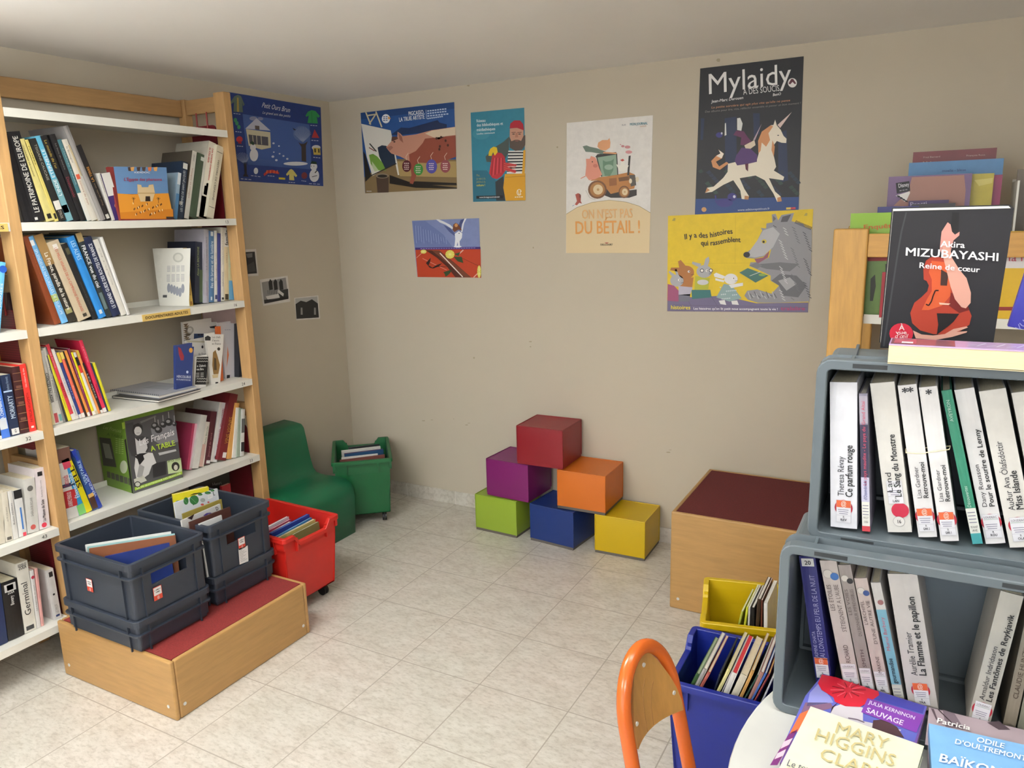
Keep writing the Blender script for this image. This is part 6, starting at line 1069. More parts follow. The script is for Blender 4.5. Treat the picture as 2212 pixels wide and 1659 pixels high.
def lp(author, title, a0, a1, t0, t1, code, xa=0.36, xt=0.66, extra=None, top='#c85a30', sa=0.24, stt=0.25, sy=0.010, dot=True):
    def art(mb, fr, t, h):
        k = mat('#2a2a2e', 0.5); kb = mat('#141416', 0.5); sz = min(0.0105, t * 0.27)
        text(mb, fr, author, (xa * t + sz / 2, a0 * h), (xa * t + sz / 2, a1 * h), sz * 0.9, k, False, l=3); text(mb, fr, title, (xt * t + sz / 2, t0 * h), (xt * t + sz / 2, t1 * h), sz, kb, True, l=3)
        st_art(mb, fr, t, h, y=sy, top=top, code=code, dot=dot)
        if extra: extra(mb, fr, t, h)
    return art
g = 'large print novels in the upper grey crate'; ZU = 1.058; WHT = '#d2d0d0'; WH2 = '#cdcac4'
standing('thick white spine nearest the left wall of the upper grey crate', 'K', (415, 332), (600, 329), (420, 1308), ZU, '#d4d4da', lp('Theresa Révay', 'Ce parfum rouge', 0.225, 0.50, 0.22, 0.58, 'REV', 0.38, 0.7), g)
def art_altai(mb, fr, t, h):
    m = lambda c: mat(c, 0.5); mb.rect(fr, 0, 0.79 * h, t, 0.985 * h, m('#9c96a4'), 0); mb.rect(fr, 0, 0.4 * h, t, 0.78 * h, m('#2e2a44'), 0); mb.rect(fr, 0, 0.22 * h, t, 0.4 * h, m('#b8b6cc'), 0)
    text(mb, fr, 'Le pays maudite - Le pays du Grand Altaï', (0.68 * t, 0.34 * h), (0.68 * t, 0.95 * h), t * 0.42, m('#b8425a'), False, l=3); text(mb, fr, "d'Ossendowski", (0.7 * t, 0.235 * h), (0.7 * t, 0.38 * h), t * 0.42, m('#2c3470'), False, l=3)
    mb.rect(fr, 0.02 * t, 0.04 * h, 0.98 * t, 0.22 * h, m('#d6d5cc'), 0); mb.rect(fr, 0, 0, t, 0.04 * h, m('#b83a42'), 0)
    for k in range(4): mb.rect(fr, 0.12 * t, (0.19 - 0.022 * k) * h, 0.85 * t, (0.195 - 0.022 * k) * h, m('#6a6880'), 1)
    text(mb, fr, '915.7', (0.2 * t, 0.095 * h), (0.8 * t, 0.095 * h), 0.0035, m('#2a2a30'), l=3); text(mb, fr, 'OSS', (0.25 * t, 0.065 * h), (0.75 * t, 0.065 * h), 0.0035, m('#2a2a30'), l=3)
standing('slim purple and white spine, second in the upper grey crate', 'K', (612, 410), (668, 408), (634, 1338), ZU, '#8a8698', art_altai, g, pages=PAPER)
def ex16(mb, fr, t, h):
    m = lambda c: mat(c, 0.5); mb.ell(fr, 0.62 * t, 0.15 * h, 0.0125, 0.0125, m('#b01c3a'), 0); mb.ell(fr, 0.52 * t, 0.075 * h, 0.0085, 0.0085, m('#8f8d8c'), 0); mb.ell(fr, 0.52 * t, 0.075 * h, 0.008, 0.008, m('#d2cfca'), 1); text(mb, fr, '16', (0.43 * t, 0.063 * h), (0.61 * t, 0.063 * h), 0.0058, m('#1c1c20'), True, l=3)
standing('wide white spine with a red dot and number sixteen, upper grey crate', 'K', (686, 342), (850, 322), (808, 1346), ZU, WH2, lp('Land', 'Le Sang du Monstre', 0.27, 0.41, 0.24, 0.66, 'LAN', 0.28, 0.62, ex16, None, sy=0.048, dot=False), g)
def stars(n):
    def f(mb, fr, t, h):
        for k in range(n): x = 0.5 * t + (k - (n - 1) / 2) * 0.3 * t; text(mb, fr, '*', (x - 0.004, 0.93 * h), (x + 0.004, 0.93 * h), 0.013, mat('#17171a', 0.5), True, l=3)
    return f
standing('white spine with two stars held by a rubber band, upper grey crate', 'K', (873, 357), (1000, 344), (1015, 1380), ZU, WHT, lp('Lisa Gardner', 'Retrouve-moi', 0.26, 0.47, 0.26, 0.5, 'GAR 2', 0.34, 0.7, stars(2)), g)
standing('white spine with one star held by a rubber band, upper grey crate', 'K', (1016, 370), (1140, 356), (1165, 1407), ZU, WHT, lp('Lisa Gardner', 'Retrouve-moi', 0.26, 0.47, 0.26, 0.5, 'GAR 1', 0.34, 0.7, stars(1)), g)
def art_av(mb, fr, t, h):
    m = lambda c: mat(c, 0.5); text(mb, fr, 'AVEYRON', (0.6 * t, 0.8 * h), (0.6 * t, 0.94 * h), t * 0.34, m('#a9c4b8'), False, l=3); text(mb, fr, 'Découvertes', (0.6 * t, 0.24 * h), (0.6 * t, 0.38 * h), t * 0.34, m('#a9c4b8'), False, 0.2, l=3)
    mb.rect(fr, 0, 0.07 * h, t, 0.235 * h, m('#cfd0c8'), 0); mb.rect(fr, 0, 0, t, 0.07 * h, m('#3a8f92'), 0)
    for k in range(4): mb.rect(fr, 0.12 * t, (0.205 - 0.022 * k) * h, 0.85 * t, (0.21 - 0.022 * k) * h, m('#6a6880'), 1)
    text(mb, fr, '914.47', (0.15 * t, 0.105 * h), (0.85 * t, 0.105 * h), 0.0035, m('#2a2a30'), l=3); text(mb, fr, 'AVE', (0.25 * t, 0.082 * h), (0.75 * t, 0.082 * h), 0.0035, m('#2a2a30'), l=3)
standing('green slim spine in the upper grey crate', 'K', (1168, 392), (1238, 387), (1380, 1426), ZU, '#2a7c62', art_av, g)
standing('white spine right of the green one in the upper grey crate', 'K', (1256, 387), (1390, 372), (1470, 1427), ZU, WHT, lp('Dany Rousson', 'Pour le sourire de Lenny', 0.24, 0.52, 0.24, 0.74, 'ROU', 0.32, 0.7, None, None), g)
standing('wide white spine second from the right picture edge, upper grey crate', 'K', (1422, 397), (1605, 377), (1632, 1452), ZU, WH2, lp('Auður Ava Ólafsdóttir', 'Miss Islande', 0.24, 0.68, 0.24, 0.49, 'OLA', 0.34, 0.66, None, None), g)
standing('white spine cut by the right picture edge, upper grey crate', 'K', (1642, 407), (1800, 392), (1850, 1475), ZU, WH2, lp('Marie Pavlenko', 'Traverser les montagnes', 0.24, 0.5, 0.24, 0.7, 'PAV', 0.32, 0.66), g)
mb = MB(); yb = -2.1285; pts = [PY(*cr('K', x, y), yb) for x, y in ((932, 808), (1000, 812), (1060, 812), (1068, 806), (1140, 797), (1222, 786))]
mb.tube(pts + [pts[-1] + V((0.002, 0.02, 0)), pts[0] + V((-0.002, 0.02, 0)), pts[0]], 0.0009, mat('#d6cba6', 0.6), 8); tag(mb.build('rubber_band', None, tuple(pts[0])), 'thin cream rubber band around the two starred white books', 'rubber band')
g = 'books in the lower grey crate'; ZL = 0.768
def art20(mb, fr, t, h):
    m = lambda c: mat(c, 0.5); mb.rect(fr, 0.12 * t, 0.925 * h, 0.88 * t, 0.985 * h, m('#d6d5d2'), 0); text(mb, fr, '20', (0.3 * t, 0.938 * h), (0.7 * t, 0.938 * h), 0.0075, m('#1c1c20'), True, l=3)
    text(mb, fr, "J'AI LONGTEMPS EU PEUR DE LA NUIT", (0.8 * t, 0.2 * h), (0.8 * t, 0.86 * h), t * 0.32, m('#9c9cc0'), False, l=3); text(mb, fr, 'YASMINE GHATA', (0.38 * t, 0.2 * h), (0.38 * t, 0.42 * h), t * 0.22, m('#9c9cc0'), False, l=3); st_art(mb, fr, t, h, 0.012, 0.037, 0.5, dot=False, w=t * 0.8, code='GHA')
def pocket(title1, title2, author, dot):
    def art(mb, fr, t, h):
        m = lambda c: mat(c, 0.5); text(mb, fr, title1, (0.38 * t, 0.62 * h), (0.38 * t, 0.82 * h), t * 0.26, m('#5a4e4c'), False, l=3); text(mb, fr, title2, (0.82 * t, 0.46 * h), (0.82 * t, 0.82 * h), t * 0.26, m('#5a4e4c'), False, l=3); text(mb, fr, author, (0.7 * t, 0.22 * h), (0.7 * t, 0.36 * h), t * 0.28, m('#4a3a3a'), False, l=3)
        mb.ell(fr, 0.35 * t, 0.9 * h, t * 0.3, t * 0.3, m('#8f8a84'), 0); mb.ell(fr, 0.35 * t, 0.9 * h, t * 0.27, t * 0.27, m('#c4bdb4'), 1); mb.ell(fr, 0.72 * t, 0.88 * h, t * 0.25, t * 0.25, m(dot), 2); st_art(mb, fr, t, h, 0.012, 0.037, 0.5, None, False, t * 0.85, 'MAL')
    return art
def art_gour(mb, fr, t, h):
    m = lambda c: mat(c, 0.5); mb.rect(fr, 0, 0.16 * h, t, 0.78 * h, m('#6f9fb0'), 0); text(mb, fr, 'gourmandise', (0.62 * t, 0.17 * h), (0.62 * t, 0.38 * h), t * 0.45, m('#1c2630'), True, l=3); text(mb, fr, 'Muriel Barbery', (0.62 * t, 0.44 * h), (0.62 * t, 0.72 * h), t * 0.36, m('#b05a64'), False, l=3); mb.ell(fr, 0.6 * t, 0.84 * h, t * 0.3, t * 0.3, m('#8a5a58'), 1); mb.rect(fr, 0, 0.02 * h, t, 0.15 * h, m('#c4c3bc'), 0)
    for k in range(3): mb.rect(fr, 0.1 * t, (0.12 - 0.025 * k) * h, 0.8 * t, (0.125 - 0.025 * k) * h, m('#6a6880'), 1)
yl = -2.128
for lab, TL, TR, BL, c, ar, d in (('deep blue spine with number twenty label, lower grey crate', (206, 226), (316, 246), (318, 1190), '#1c1f66', art20, 0.12), ('pale spine with a blue dot, second in the lower grey crate', (346, 256), (460, 276), (512, 1210), '#b5aaa4', pocket('LES ÉTOILES', "S'ÉTEIGNENT A L'AUBE", 'RICHARD', '#2f5f9c'), 0.12), ('grey spine with a black dot, third in the lower grey crate', (470, 286), (556, 300), (640, 1225), '#8a807c', pocket('LES VOIES', 'DU BONHEUR IMPREVISIBLES', 'SMITH', '#1f1d20'), 0.12),
    ('pinkish spine with a dark blue dot, fourth in the lower grey crate', (580, 376), (668, 382), (742, 1230), '#b5a6a0', pocket("L'ARCHIPEL", "D'UNE AUTRE VIE", 'MAKINE', '#2c4478'), 0.12), ('narrow turquoise and white spine in the lower grey crate', (692, 406), (758, 402), (858, 1240), '#c0bcb8', art_gour, 0.12)):
    standing(lab, 'L', TL, TR, BL, ZL, c, ar, g, d, y=yl)
standing('wide grey white spine with a red dot in the middle of the lower grey crate', 'L', (806, 346), (1008, 374), (958, 1215), ZL, '#b9b4b0', lp('Aurélie Tramier', 'La Flamme et le papillon', 0.26, 0.58, 0.26, 0.84, 'TRA', 0.36, 0.66), g, y=-2.135)
def lean_right(label, TL, TR, BL, cov, art, y, d=0.13):
    bl = PY(*cr('L', *BL), y); bl.z = ZL; tl, tr = PY(*cr('L', *TL), y), PY(*cr('L', *TR), y); up = tl - bl; a = math.atan2(up.x, up.z); h = up.length; t = (tr.x - tl.x) * math.cos(a); ex = V((math.cos(a), 0, -math.sin(a)))
    b0 = V((bl.x, y, ZL + 0.0006 + max(0, t * math.sin(a)))); book(label, b0, b0 + ex * t, b0 + up, V((0, d, 0)), cov, CREAM, art, g)
lean_right('pale spine leaning right across the gap, lower grey crate', (1572, 472), (1732, 492), (1352, 1272), '#a8a49a', lp('Arnaldur Indridason', 'Les Fantômes de Reykjavik', 0.22, 0.62, 0.22, 0.86, 'IND', 0.34, 0.68, None, None), -2.145)
lean_right('tan spine behind the leaning one, lower grey crate right edge', (1760, 560), (1850, 575), (1590, 1335), '#8f8474', S(ti('CLAUDIE HUNZINGER', 0.25, 0.8, 0.4, '#4a3a2c', 1)), -2.12, 0.11)
lean_right('olive pale spine at the right picture edge, lower grey crate', (1850, 600), (1960, 612), (1690, 1350), '#8a8878', S(ti('BLANDINE RINKEL', 0.25, 0.8, 0.4, '#4a4638', 1)), -2.118, 0.11)
# ------------------------------------------------------------------ on top of the crates
ZT = 1.3395
def perp_top(bl, br, tlpx):
    d = ray(*tlpx); e = br - bl; s = (bl - CC).dot(e) / d.dot(e); return CC + d * s
bl = PZ(*cr('J', 515, 1441), ZT); best = None; e_ = V((math.cos(0.13), math.sin(0.13), 0)); f_ = V((-e_.y, e_.x, 0))
for _k in range(-20, 80):
    tilt = _k * 0.01; u_ = V((0, 0, math.cos(tilt))) + f_ * math.sin(tilt)
    tl_ = hit(*cr('J', 681, 500), bl, e_.cross(u_)); d_ = abs((tl_ - bl).normalized().dot(e_))
    if best is None or d_ < best[0]: best = (d_, e_, u_, (tl_ - bl).length)
_, e_, u_, h_ = best; tl = bl + u_ * h_; lo, hi = 0.05, 0.4; tgt = cr('J', 1437, 520)[0]
for _k in range(40):
    mid = (lo + hi) / 2
    if pix(tl + e_ * mid)[0] < tgt: lo = mid
    else: hi = mid
br = bl + e_ * lo; wv, uv = br - bl, tl - bl; nv = wv.cross(uv).normalized(); nv = nv if nv.dot(CC - bl) > 0 else -nv
def art_violin(mb, f):
    def P(mb, f, c, pts, l=1): mb.poly(f, pts, mat(c, 0.75), l)
    def E(mb, f, c, x, y, a, b, l=2): mb.ell(f, x, y, a, b, mat(c, 0.75), l)
    P(mb, f, '#26262a', [(690, 505), (1430, 524), (1395, 780), (1330, 1180), (1290, 1440), (530, 1430), (600, 960)], 0); P(mb, f, '#3c3c40', [(628, 800), (655, 640), (690, 505), (700, 507), (668, 640), (640, 800), (545, 1430), (532, 1430)], 1)
    P(mb, f, '#1a1a1c', [(1010, 505), (1060, 508), (1055, 640), (1000, 650)], 1); P(mb, f, '#c98f84', [(980, 575), (1000, 590), (1010, 640), (1030, 660), (1062, 640), (1060, 665), (1020, 700), (985, 840), (960, 840), (925, 760), (938, 640), (960, 605)], 3)
    P(mb, f, '#a83a26', [(865, 815), (930, 815), (1000, 860), (1060, 920), (1090, 1020), (1080, 1090), (1120, 1160), (1145, 1220), (1130, 1280), (1060, 1330), (960, 1350), (880, 1345), (790, 1320), (735, 1270), (722, 1200), (750, 1130), (800, 1090), (840, 1050), (850, 1010), (835, 980), (815, 970), (812, 900), (830, 840)], 2)
    P(mb, f, '#c9582e', [(870, 840), (960, 850), (1000, 920), (1000, 1080), (940, 1150), (850, 1180), (800, 1180), (840, 1100), (870, 1050), (870, 970), (850, 920)], 3); P(mb, f, '#6e1c16', [(1000, 1060), (1090, 1080), (1130, 1180), (1060, 1200), (990, 1150)], 3); P(mb, f, '#1c1718', [(905, 1202), (1060, 1205), (1020, 1260), (985, 1290), (905, 1350), (915, 1280)], 4); P(mb, f, '#3a2420', [(935, 900), (985, 930), (975, 1012), (930, 1010)], 4); P(mb, f, '#e0b8a0', [(920, 1128), (1000, 1135), (985, 1145), (925, 1142)], 5)
    for a, b in (((918, 1045), (895, 1045)), ((895, 1045), (880, 1080)), ((880, 1080), (868, 1120)), ((868, 1120), (850, 1148)), ((850, 1148), (830, 1140))): mb.line(f, [a, b], 9, pk('#2a120e'), 5)
    P(mb, f, '#d6a08e', [(945, 700), (985, 700), (1010, 820), (1060, 900), (1110, 960), (1140, 1060), (1138, 1130), (1105, 1168), (1075, 1160), (1030, 1105), (1000, 1020), (975, 920), (950, 820)], 5); P(mb, f, '#d6a08e', [(740, 1320), (800, 1348), (880, 1355), (960, 1345), (1020, 1310), (1110, 1292), (1120, 1300), (1040, 1330), (1115, 1325), (1110, 1335), (1010, 1365), (900, 1385), (760, 1375)], 5)
    E(mb, f, '#c9263c', 660, 1342, 82, 72, 6); X(mb, f, 'À', (645, 1318), (682, 1318), 36, '#f0dcd8', True, l=11); X(mb, f, 'vue', (622, 1346), (698, 1346), 26, '#f0dcd8', True, l=11); X(mb, f, "d'œil", (612, 1372), (704, 1372), 28, '#f0dcd8', False, 0.3, l=11)
    X(mb, f, 'Akira', (930, 744), (1098, 752), 42, '#f2f0f0', True, l=11); X(mb, f, 'MIZUBAYASHI', (684, 803), (1334, 843), 56, '#f4f2f2', True, l=11); X(mb, f, 'Reine de cœur', (780, 888), (1200, 920), 38, '#ece8e8', True, l=11)
MATS[('#222226', 0.35, 'cover')] = mat('#222226', 0.7, 'cover')
slabbook('black book with a violin and forearm cover standing on the upper grey crate', bl, br, tl, -nv * 0.028, '#222226', art_violin, 'J', None, PAPER, spine_left=False)
p0 = PZ(*cr('J', 565, 1549), ZT); p1 = PZ(*cr('J', 1506, 1606), ZT); dx = (p1 - p0).normalized(); q = cr('J', 563, 1412); zt = PY(*q, p0.y).z; dy = V((-dx.y, dx.x, 0)); back = PZ(*cr('J', 700, 1376), zt); dep = abs((back - V((p0.x, p0.y, zt))).dot(dy)); th = zt - ZT
o = thing('book', 'thick book lying flat with pink and lavender cover and cream page edges', 'book', tuple(p0)); Lb = dx * 0.215; cm = mat('#b99cc0', 0.18, 'cover')
mb = MB(); U3 = V((0, 0, 1)); mb.obox(p0, Lb, dy * dep, U3 * 0.001, mat('#cdbf98', 0.6, 'cover')); mb.obox(p0 + U3 * (th - 0.002), Lb, dy * dep, U3 * 0.002, cm); mb.obox(p0 + dy * (dep - 0.002) + U3 * 0.002, Lb, dy * 0.002, U3 * (th - 0.004), cm)
fr = Fr(p0 + U3 * th, dx, dy); mb.rect(fr, 0.002, 0.003, 0.085, dep - 0.003, mat('#8e5a62', 0.18), 0); mb.rect(fr, 0.006, 0.01, 0.035, dep - 0.01, mat('#b8606e', 0.18), 1); mb.rect(fr, 0.016, 0.012, 0.031, 0.026, mat('#dcd6d8', 0.3), 2)
for k in range(9): mb.line(fr, [(0.1 + k * 0.012, dep * 0.3), (0.112 + k * 0.012, dep * (0.45 + 0.3 * (k % 2)))], 0.0022, mat('#ded4ea', 0.2), 1)
mb.build('cover', o); mp = MB(); mp.obox(p0 + U3 * 0.002 + dy * 0.0005, Lb, dy * (dep - 0.003), U3 * (th - 0.004), mat('#dccfa6', 0.8, 'pages')); mp.build('page_block', o)
bl = PZ(*cr('J', 1385, 1384), ZT); br = bl + V((0.13, 0.02, 0)); e = br - bl; yy = bl.y; tl = PY(*cr('J', 1525, 950), yy); up = tl - bl; ex = V((up.z, 0, -up.x)).normalized(); b1 = bl + V((0, 0, 0.13 * max(0, -ex.z) + 0.0005)); 
slabbook('violet blue book leaning beside the violin book, at the picture edge', b1, b1 + ex * 0.13, b1 + up * 1.05, V((0, 0.02, 0)), '#3a38a8', lambda mb, f: (X(mb, f, 'VU', (1470, 1330), (1530, 1270), 40, '#a8a8e0')), 'J', None, CREAM)
# ------------------------------------------------------------------ books lying on the table
def slope(z1, y1, z2, y2): return (0, y1, z1), V((0, -(z2 - z1), y2 - y1)).normalized()
def top_book(label, cs, plane, th, cov, art, pages=CREAM):
    p0, n = plane; n = n if n.z > 0 else -n; A, B, Cc = (hit(*cr('L', *c), p0, n) for c in cs)   # far left, far right, near left of the cover
    w = B - A; d = Cc - A; d -= w.normalized() * d.dot(w.normalized()); d = d.normalized() * w.length * 1.5; dn = -n * th
    o = thing('book', label, 'book', tuple(A + d / 2 + dn)); mb = MB(); m = mat(cov, 0.3, 'cover'); mb.obox(A, w, d, -n * 0.0015, m); mb.obox(A + dn, w, d, n * 0.0015, m); mb.obox(A - n * 0.0015, w.normalized() * 0.0015, d, dn + n * 0.003, m)
    f = PF('L', A, n); art(mb, f, A, w, d, n); mb.build('cover', o)
    mp = MB(); mp.obox(A + w.normalized() * 0.0016 + d.normalized() * 0.001 - n * 0.0015, w - w.normalized() * 0.0026, d - d.normalized() * 0.002, dn + n * 0.003, mat(pages, 0.8, 'pages')); mp.build('page_block', o)
def art_sauv(mb, f, A, w, d, n):
    P(mb, f, '#5a5fb0', [(370, 1022), (1072, 1242), (990, 1478), (230, 1460), (110, 1480), (250, 1170)], 0); P(mb, f, '#8a8cc8', [(340, 1085), (420, 1180), (440, 1215), (260, 1240), (280, 1150)], 1); P(mb, f, '#7a5a74', [(250, 1215), (420, 1215), (440, 1250), (210, 1310)], 1); P(mb, f, '#d0683c', [(215, 1290), (285, 1260), (200, 1410), (140, 1430)], 2); P(mb, f, '#6e2a6a', [(140, 1425), (200, 1395), (60, 1640), (10, 1640)], 2); P(mb, f, '#d8b8c8', [(105, 1480), (165, 1455), (140, 1500), (80, 1530)], 3); P(mb, f, '#d8b8c8', [(60, 1560), (120, 1530), (100, 1575), (40, 1600)], 3)
    P(mb, f, '#c8c2c8', [(430, 1250), (520, 1215), (640, 1250), (640, 1340), (900, 1400), (860, 1440), (420, 1290)], 1); P(mb, f, '#3a2428', [(422, 1285), (430, 1245), (470, 1215), (440, 1250)], 2); P(mb, f, '#4a3034', [(710, 1335), (780, 1330), (870, 1380), (920, 1455), (700, 1400)], 2); mb.line(f, [(540, 1320), (600, 1330), (650, 1350)], 8, pk('#6a5a6a'), 2)
    P(mb, f, '#c41a30', [(362, 1025), (460, 1045), (560, 1080), (745, 1140), (750, 1165), (700, 1200), (620, 1245), (520, 1240), (450, 1210), (440, 1180), (360, 1130), (335, 1085)], 3)
    for k in range(14): a = k * 0.45; mb.line(f, [(540 + 30 * math.cos(a), 1130 + 18 * math.sin(a)), (540 + 120 * math.cos(a), 1130 + 55 * math.sin(a))], 7, pk('#d84a58' if k % 2 else '#8e1020'), 4)
    P(mb, f, '#7a3a9c', [(672, 1185), (1052, 1300), (1002, 1420), (628, 1280)], 4); X(mb, f, 'JULIA KERNINON', (678, 1222), (990, 1332), 24, '#e2d8ec', True, l=6); X(mb, f, 'SAUVAGE', (658, 1278), (908, 1370), 34, '#e8e0f0', True, l=6); P(mb, f, '#3f3f9a', [(740, 1140), (1060, 1240), (1045, 1290), (690, 1185)], 2)
top_book('purple and blue paperback with a big red flower, half under the cream book', [(370, 1020), (1075, 1241), (-20, 1690)], slope(0.791, -2.13, 0.770, -2.42), 0.02, '#6a4a8c', art_sauv)
def art_mhc(mb, f, A, w, d, n):
    for s, a, b, h in (('MARY', (440, 1415), (800, 1532), 78), ('HIGGINS', (300, 1460), (850, 1650), 82), ('CLARK', (335, 1590), (790, 1752), 80)): X(mb, f, s, a, b, h, '#b9ab78', False)
    X(mb, f, 'Le temps des regrets', (118, 1640), (640, 1810), 46, '#4a4a58', False, 0.1)
top_book('cream hardback with large gold capitals lying on the red flower book', [(286, 1241), (1054, 1510), (40, 1680)], slope(0.8135, -2.25, 0.795, -2.5), 0.02, '#dcdcc0', art_mhc, '#d6cfae')
def art_pat(mb, f, A, w, d, n):
    P(mb, f, '#a8979c', [(1088, 1250), (1731, 1400), (1780, 1420), (1760, 1700), (1060, 1500)], 0); P(mb, f, '#7a6a72', [(1180, 1262), (1260, 1290), (1330, 1400), (1200, 1380)], 1); P(mb, f, '#54464c', [(1480, 1350), (1560, 1340), (1640, 1400), (1560, 1400)], 1); P(mb, f, '#5a4a50', [(1100, 1255), (1120, 1260), (1150, 1340), (1135, 1330)], 1); mb.line(f, [(1150, 1262), (1270, 1380)], 6, pk('#3a2c30'), 2); X(mb, f, 'Patricia', (1135, 1350), (1365, 1404), 34, '#f0eeea', True)
top_book('grey pink paperback with a face photo, half under the light blue book', [(1086, 1246), (1740, 1402), (1010, 1700)], slope(0.790, -2.14, 0.772, -2.42), 0.019, '#8f8088', art_pat)
def art_bai(mb, f, A, w, d, n):
    X(mb, f, 'ODILE', (1406, 1478), (1596, 1526), 34, '#e6ecf4', True); X(mb, f, "D'OULTREMONT", (1258, 1492), (1745, 1612), 34, '#e6ecf4', True); X(mb, f, 'BAÏKONOUR', (1148, 1612), (1830, 1775), 56, '#eef2f8', True)
top_book('light blue paperback with white capitals lying on the grey pink one', [(1086, 1356), (1780, 1512), (1030, 1700)], slope(0.8105, -2.23, 0.795, -2.5), 0.0185, '#7fb0dc', art_bai)
# ------------------------------------------------------------------ album rack in front of the back wall
YR = -0.60
rk = thing('album_rack', 'beech album rack filled with picture books behind the grey crates', 'rack', (3.25, -0.36, 0)); oak = mat('#c99a52', 0.45, 'wood'); oakh = mat('#c8974f', 0.45, 'woodh')
xl0, xl1 = PY(1801, 495, YR).x, PY(1877, 495, YR).x; zpost = PY(1838, 494, YR).z
for a, b in ((xl0, xl1), (3.85, 3.95)):
    for y in (YR, -0.13): mb = MB(); mb.box((a, y, 0), (b, y + 0.035, zpost), oak); mb.build('post', rk, bevel=0.006, bseg=3)
z1, z0_ = PY(1880, 505, YR).z, PY(1880, 556, YR).z
for y, za, zb in ((YR + 0.004, z0_, z1), (-0.12, z0_, z1), (YR + 0.004, 0.9, 0.96), (-0.12, 0.9, 0.96)): mb = MB(); mb.box((xl1 + 0.0005, y, za), (3.8495, y + 0.022, zb), oakh); mb.build('rail', rk, bevel=0.003)
for a in (xl0 + 0.03, 3.89): mb = MB(); mb.box((a, YR + 0.0355, z0_), (a + 0.02, -0.1305, z1), oakh); mb.build('side_rail', rk)
ZR = 1.205
for z in (ZR, 0.93): mb = MB(); mb.box((xl1 - 0.02, YR + 0.04, z - 0.016), (3.87, -0.135, z), white); mb.build('shelf', rk)
mb = MB(); mb.box((xl1 + 0.001, YR + 0.03, PY(1880, 702, YR).z), (3.84, YR + 0.036, PY(1880, 682, YR).z), white); mb.build('shelf_lip', rk)
g = 'picture books in the album rack'
def rackbook(label, L, R_, top, y, zb, c, art=None, th=0.012, lean=0.0, pages=PAPER, name='book'):
    tl, tr = PY(L, top, y), PY(R_, top, y); zt = tl.z; bl = V((tl.x, y - lean, zb + 0.001)); br = V((tr.x, y - lean, zb + 0.001)); slabbook(label, bl, br, V((tl.x, y, zt)), V((0, th, 0)), c, art, 'Z', g, pages, name, 'book')
def zz(x): return 1860 + x * .15913
def art_enq(mb, f): P(mb, f, '#8fb83c', [(-130, 1020), (560, 990), (480, 1180), (-130, 1180)], 0); X(mb, f, 'Enquête', (30, 1228), (480, 1205), 62, '#c86a1e', True)
rackbook('bright green album with orange lettering in front row of the rack', 1838, 1960, 461, -0.535, ZR, '#8fb83c', art_enq)
rackbook('dark blue slim album behind the bright green one', 1896, 1985, 447, -0.50, ZR, '#2a2a6c')
rackbook('black framed dark album behind the violin book', 1970, 2064, 441, -0.485, ZR, '#2c2628')
rackbook('plum purple album with pale letters above the violin book', 1963, 2050, 434, -0.455, ZR, '#3a2458', lambda mb, f: X(mb, f, 'Prosti', (665, 920), (900, 905), 60, '#b8b0c8'))
rackbook('navy album behind the top right corner of the violin book', 2068, 2146, 454, -0.468, ZR, '#1c1f3c')
def art_pur(mb, f):
    P(mb, f, '#9c7468', [(690, 520), (1400, 490), (1420, 700), (1395, 960), (440, 910), (640, 720)], 0); P(mb, f, '#14141a', [(472, 600), (655, 572), (668, 705), (485, 745)], 2); X(mb, f, 'Disney', (508, 665), (655, 640), 55, '#c8c6cc', True); dash(mb, f, 522, 705, 640, 685, '#8a8890', 12, 4, 3); P(mb, f, '#e0dcd8', [(470, 770), (660, 712), (665, 735), (610, 850), (590, 850), (510, 790)], 1)
    for k in range(4): P(mb, f, '#16161a', [(480 + k * 34, 765 + k * 22), (520 + k * 34, 770 + k * 22), (545 + k * 34, 800 + k * 20), (505 + k * 34, 795 + k * 20)], 3)
rackbook('violet album with a black clapperboard tag in the rack', 1920, 2100, 382, -0.42, ZR, '#6a4f74', art_pur, 0.014)
rackbook('mustard yellow album beside the violet one in the rack', 2098, 2148, 376, -0.395, ZR, '#b0a02c', lambda mb, f: P(mb, f, '#c9bd6a', [(1540, 560), (1790, 530), (1780, 600), (1600, 640)], 1))
rackbook('magenta pink album at the right of the mustard one', 2120, 2166, 379, -0.375, ZR, '#8f2050')
rackbook('steel blue wide album behind the violet one in the rack', 1964, 2168, 352, -0.33, ZR, '#477aa8', lambda mb, f: X(mb, f, 'moelle - bleue', (1100, 450), (1425, 435), 36, '#2a3a68'), 0.014)
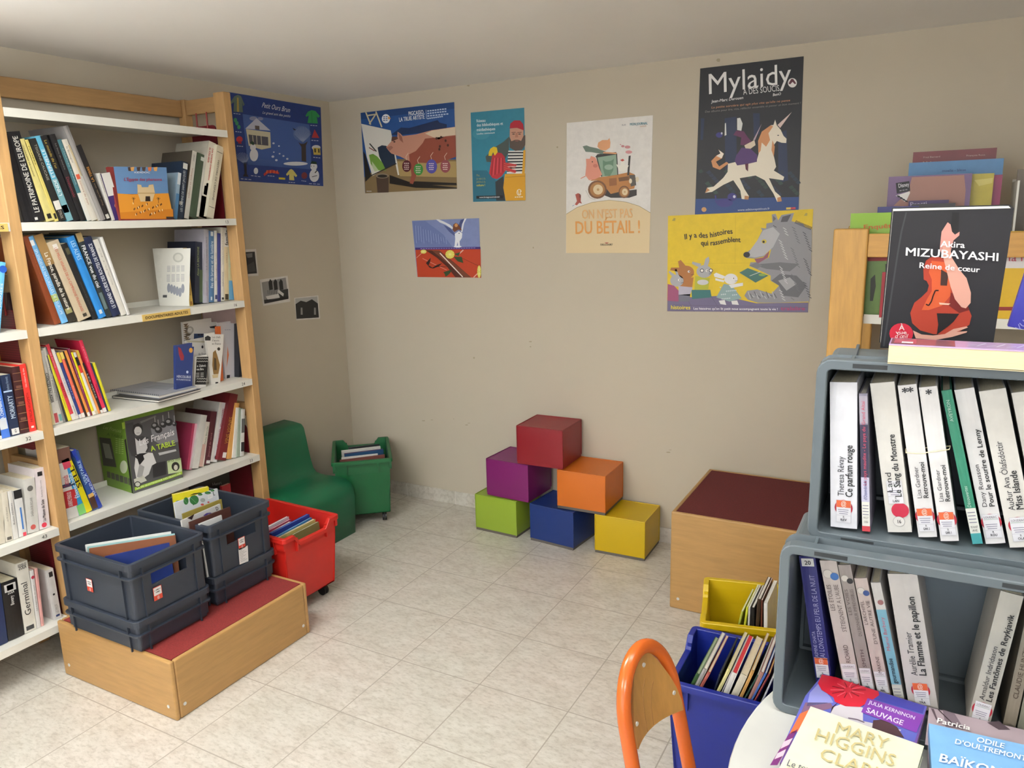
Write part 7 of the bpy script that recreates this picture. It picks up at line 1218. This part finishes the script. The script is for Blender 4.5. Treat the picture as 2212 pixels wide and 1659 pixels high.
rackbook('dark red album, tallest and hindmost in the rack', 1973, 2153, 329, -0.285, ZR, '#6e1d1f', lambda mb, f: (X(mb, f, 'Fred Bernard', (845, 262), (1075, 250), 22, '#c9a8a0'), X(mb, f, 'François Roca', (1430, 238), (1685, 226), 22, '#c9a8a0'), X(mb, f, 'Ushi', (840, 352), (1000, 350), 44, '#c9a87a', True)), 0.014)
rackbook('green album with dark figures below the rail of the rack', 1874, 1990, 556, -0.557, ZR, '#55702c', lambda mb, f: (P(mb, f, '#8a2420', [(90, 1595), (420, 1590), (420, 1655), (90, 1660)], 1), P(mb, f, '#22241c', [(330, 1700), (380, 1690), (400, 1800), (380, 2100), (330, 2200)], 1), P(mb, f, '#2a2c20', [(130, 1900), (190, 1840), (200, 2000), (160, 2200), (120, 2200)], 1)))
rackbook('crimson slim album below the rail beside the violin book', 1906, 1990, 588, -0.572, ZR, '#8e1c24')
rackbook('yellow and white album below the rail at the picture edge', 2140, 2420, 500, -0.56, ZR, '#d2aa1e', lambda mb, f: (P(mb, f, '#d8d4d4', [(1900, 1400), (2600, 1400), (2600, 1755), (1850, 1755)], 1), X(mb, f, 'à la li', (1870, 1660), (2240, 1660), 110, '#b8425a'), P(mb, f, '#8a2c20', [(1780, 2280), (2500, 2280), (2500, 2330), (1770, 2330)], 1)))
mb = MB(); a, b = PY(2194, 385, -0.33), PY(2260, 385, -0.33); mb.box((a.x, -0.43, ZR + 0.001), (a.x + 0.006, -0.2, a.z - 0.01), white); mb.box((a.x + 0.09, -0.43, ZR + 0.001), (a.x + 0.096, -0.2, a.z - 0.03), white); mb.box((a.x, -0.206, ZR + 0.001), (a.x + 0.096, -0.2, a.z), white); mb.box((a.x, -0.43, ZR + 0.001), (a.x + 0.096, -0.2, ZR + 0.007), white)
tag(mb.build('magazine_file', None, (a.x + 0.05, -0.3, ZR + 0.001)), 'white magazine file at the right picture edge on the rack', 'file box')
rackbook('brown grey album standing in the white magazine file', 2199, 2235, 366, -0.31, ZR + 0.007, '#6a5c48')
# ------------------------------------------------------------------ tidy up
for o in bpy.data.objects:
    if '_w' in o.keys(): del o['_w']
